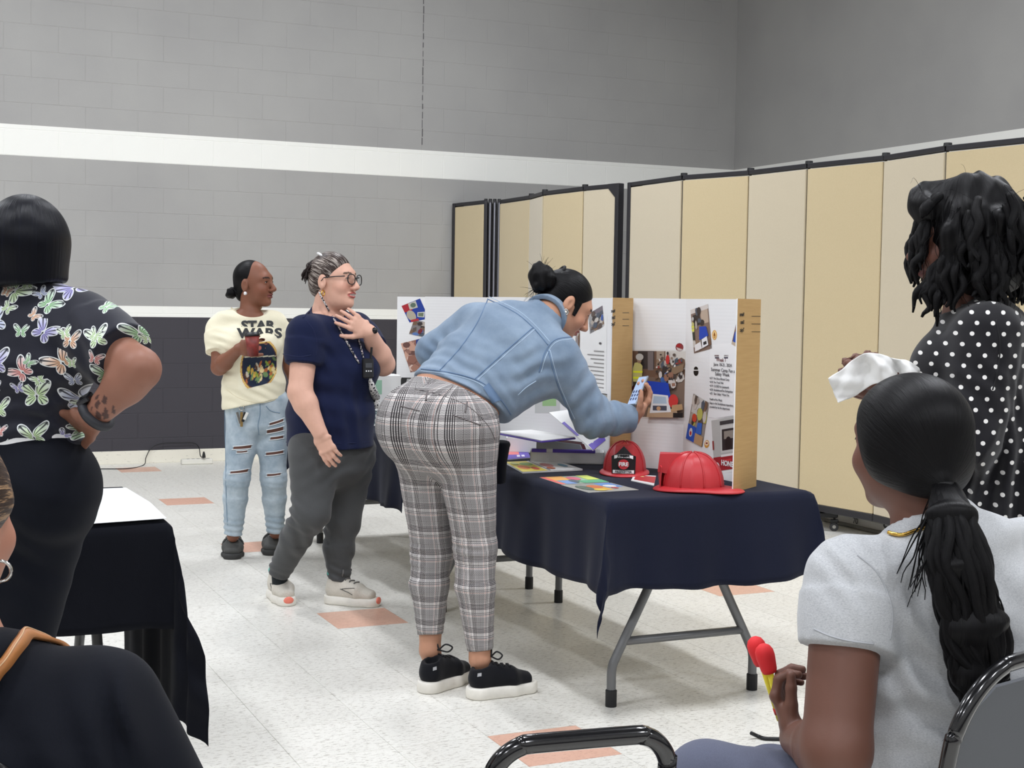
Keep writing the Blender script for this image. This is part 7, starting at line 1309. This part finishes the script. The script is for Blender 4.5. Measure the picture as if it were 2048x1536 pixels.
    # two foam matchstick toys in the hand
    for lab, b0, t0, hc in (('yellow foam matchstick toy with red tip, nearer of the two held', (1566, 1440, 2.46), (1541, 1340, 2.46), (1532, 1317, 2.46)), ('yellow foam matchstick toy with red tip, farther of the two held', (1560, 1440, 2.50), (1528, 1330, 2.50), (1516, 1302, 2.50))):
        b_, t_, h_ = at(*b0), at(*t0), at(*hc); d_ = nz(h_ - b_); q = empty('matchstick_toy', b_, lab, 'toy', 'foam matchstick toys'); MB().tube([b_, h_], 0.0058, 12).build('stick', plain('stick_yellow', (240, 224, 60), 0.5), q, True); MB().tube([b_ + d_ * 0.012, b_ + d_ * 0.024], 0.0066, 12).build('band', plain('band_red', (206, 50, 40), 0.5), q, True)
        fx = frame(np.cross(d_, RT), d_); MB().lathe([(0.0, -0.026), (0.0125, -0.026), (0.0145, -0.02), (0.0172, 0.004), (0.0165, 0.014), (0.0125, 0.022), (0.006, 0.0265), (0, 0.0275)], 20, h_, fx).build('foam_tip', plain('foam_red', (222, 38, 44), 0.7), q, True)
person_grey()
fc = nz(W(-0.62, 0.78)); chair(W(0.655, 2.405), fc, 'black framed grey vinyl chair under the person in grey T-shirt', w=0.46, zt=0.80, back_off=0.24, panel=(0.5, 0.765), rad=0.13, seat=0.40)
chair(W(-0.70, 1.86), nz(W(0.15, 1)), 'grey vinyl chair under the person in the black top', seat=0.40)
chair(W(0.028, 2.10), nz(W(0.3, -0.95) * -1), 'empty chair with glossy black loop back at the bottom of the picture', w=0.255, zt=0.745, back_off=0.2, panel=(0.45, 0.655), rad=0.055, rt=0.0135, mat=plain('chair_vinyl_black', (22, 22, 26), 0.4))
s_ = [atz(1502, 1466, 0.02), atz(1515, 1472, 0.008), atz(1530, 1477, 0.006), atz(1560, 1478, 0.006)]; tag(MB().tube(spline(s_, 5), 0.006, 6).build('strap', M_blk, None, True), 'short black strap lying on the floor beside the seated person in grey', 'strap')
# ------------------------------------------------------------------ seated person in black, near left
def person_black():
    e = empty('person', W(-0.72, 1.8), 'seated person in black top with tan bag strap at bottom left', 'person'); f = nz(W(0.15, 1)); side = np.cross(UP, f); Y = 1.78
    secs = [(at(-30, 1900, Y), 0.21, 0.17), (at(-25, 1700, Y), 0.205, 0.16), (at(-15, 1500, Y), 0.2, 0.145), (at(-5, 1410, Y), 0.18, 0.11), (at(25, 1345, Y), 0.12, 0.05), (at(-95, 1335, Y), 0.05, 0.045)]
    shR, elR, wrR = at(200, 1425, 1.8), at(345, 1690, 1.82), at(300, 1800, 2.1); shL, elL, wrL = at(-300, 1372, 1.8), at(-420, 1640, 1.82), at(-300, 1800, 2.1); hd = Head(at(-112, 1045, 1.8), W(0.2, 1)); hp = {1: at(-150, 1900, 1.85), -1: at(60, 1900, 1.85)}; kn = {s: hp[s] + f * 0.43 for s in hp}; an = {s: (kn[s] + f * 0.02) * [1, 1, 0] + UP * 0.09 for s in hp}
    def prims(F):
        F.torso(secs, side, 0.04, -0.02); F.cone(at(-85, 1300, Y), hd.L(0, -0.02, -0.05), 0.06, 0.054, 0.03); arm_prims(F, shR, elR, wrR); arm_prims(F, shL, elL, wrL)
        for s in (1, -1): leg_prims(F, hp[s], kn[s], an[s], (0.085, 0.055, 0.05, 0.036))
        hd.prims(F); hand_prims(F, wrR, f, -UP, -1); hand_prims(F, wrL, f, -UP, 1)
    lo, hi = boxof(hd.c, *an.values(), elL, elR, m=0.2); make_body(e, prims, lo, hi, [(hd.c - 0.155, hd.c + 0.155, 0.004)], lambda V: hd.colour(V, (178, 128, 106), (150, 90, 84), (40, 28, 24)), M_skin, 0.0085)
    S = Fld(*boxof(*[s[0] for s in secs], elR, elL, m=0.25), 0.0065); S.torso(secs, side, 0.03)
    for sh, el in ((shR, elR), (shL, elL)): S.cone(sh, el, 0.086, 0.08, 0.05)
    S.folds(at(180, 1480, 1.65), W(0.9, 0, 0.5), RT, 0.006, 0.05, 0.07); S.folds(at(260, 1440, 1.7), W(0.9, 0, 0.4), RT, 0.006, 0.06, 0.06); S.wrinkle(0.003, 24, 3); st = S.build('shirt', M_dark, e)
    T = Fld(*boxof(*an.values(), *hp.values(), m=0.22), 0.009)
    for s in (1, -1): T.cone(hp[s], kn[s], 0.1, 0.075, 0.04); T.cone(kn[s], an[s], 0.072, 0.05, 0.03)
    T.build('trousers', M_dark, e)
    H = Fld(hd.c - 0.19, hd.c + 0.19, 0.005); H.ell(hd.L(0, -0.02, 0.034), (0.09, 0.106, 0.098), hd.ax, 0.01); H.ell(hd.L(0, -0.05, -0.03), (0.078, 0.06, 0.06), hd.ax, 0.03); H.plane(hd.L(0, 0.03, 0.02), hd.ax[1] * 0.8 - hd.ax[2] * 0.6, 0.01); H.wrinkle(0.003, 70, 2); hr = H.build('hair', hair_mat('hair_highlight', (58, 44, 38), 0.4, (150, 120, 90)), e, fuv=pole_uv(hd.c, hd.ax[1] * -1, hd.ax[0]))
    hoop(at(0, 1143, 1.79), 0.0135, 0.0026, W(0.35, -1), M_silver, e)
    sp = S.hit([(50, 1272), (38, 1284), (24, 1300), (6, 1324), (-15, 1350), (-45, 1420), (-70, 1500)], 0.004); sp = np.concatenate([S.proj(np.array([sp[0] + AW * 0.10 - UP * 0.06 + RT * 0.02, sp[0] + AW * 0.075 - UP * 0.02 + RT * 0.016, sp[0] + AW * 0.03 + RT * 0.008]), 0.004), sp]); bg = empty('bag_strap', sp[3], 'tan leather bag strap over the shoulder of the black top', 'bag strap'); mb = MB(); q = spline(sp, 6); T_ = np.gradient(q, axis=0); T_ /= np.linalg.norm(T_, axis=1)[:, None]; nr = S.grad(q); nr /= np.linalg.norm(nr, axis=1)[:, None]; sd = np.cross(T_, nr); V = np.concatenate([q + sd * 0.009 + nr * 0.004, q - sd * 0.009 + nr * 0.004, q - sd * 0.009 - nr * 0.002, q + sd * 0.009 - nr * 0.002]); n = len(q); F_ = [(k_ * n + i, k_ * n + i + 1, ((k_ + 1) % 4) * n + i + 1, ((k_ + 1) % 4) * n + i) for k_ in range(4) for i in range(n - 1)]
    mesh_np('strap', V, np.array(F_), plain('leather_tan', (176, 116, 66), 0.45, bump=0.15, bs=200), bg); MB().tube(q + sd * 0.007 + nr * 0.0042, 0.0008, 5).build('stitching', plain('stitch_pale', (214, 180, 140), 0.7), bg, True)
    for s in (1, -1): a0 = an[s] * [1, 1, 0] - f * 0.06; shoe(e, a0, a0 + f * 0.25, 0.025, M_dark, plain('sole_dark', (30, 30, 32), 0.7), w=0.043)
person_black()
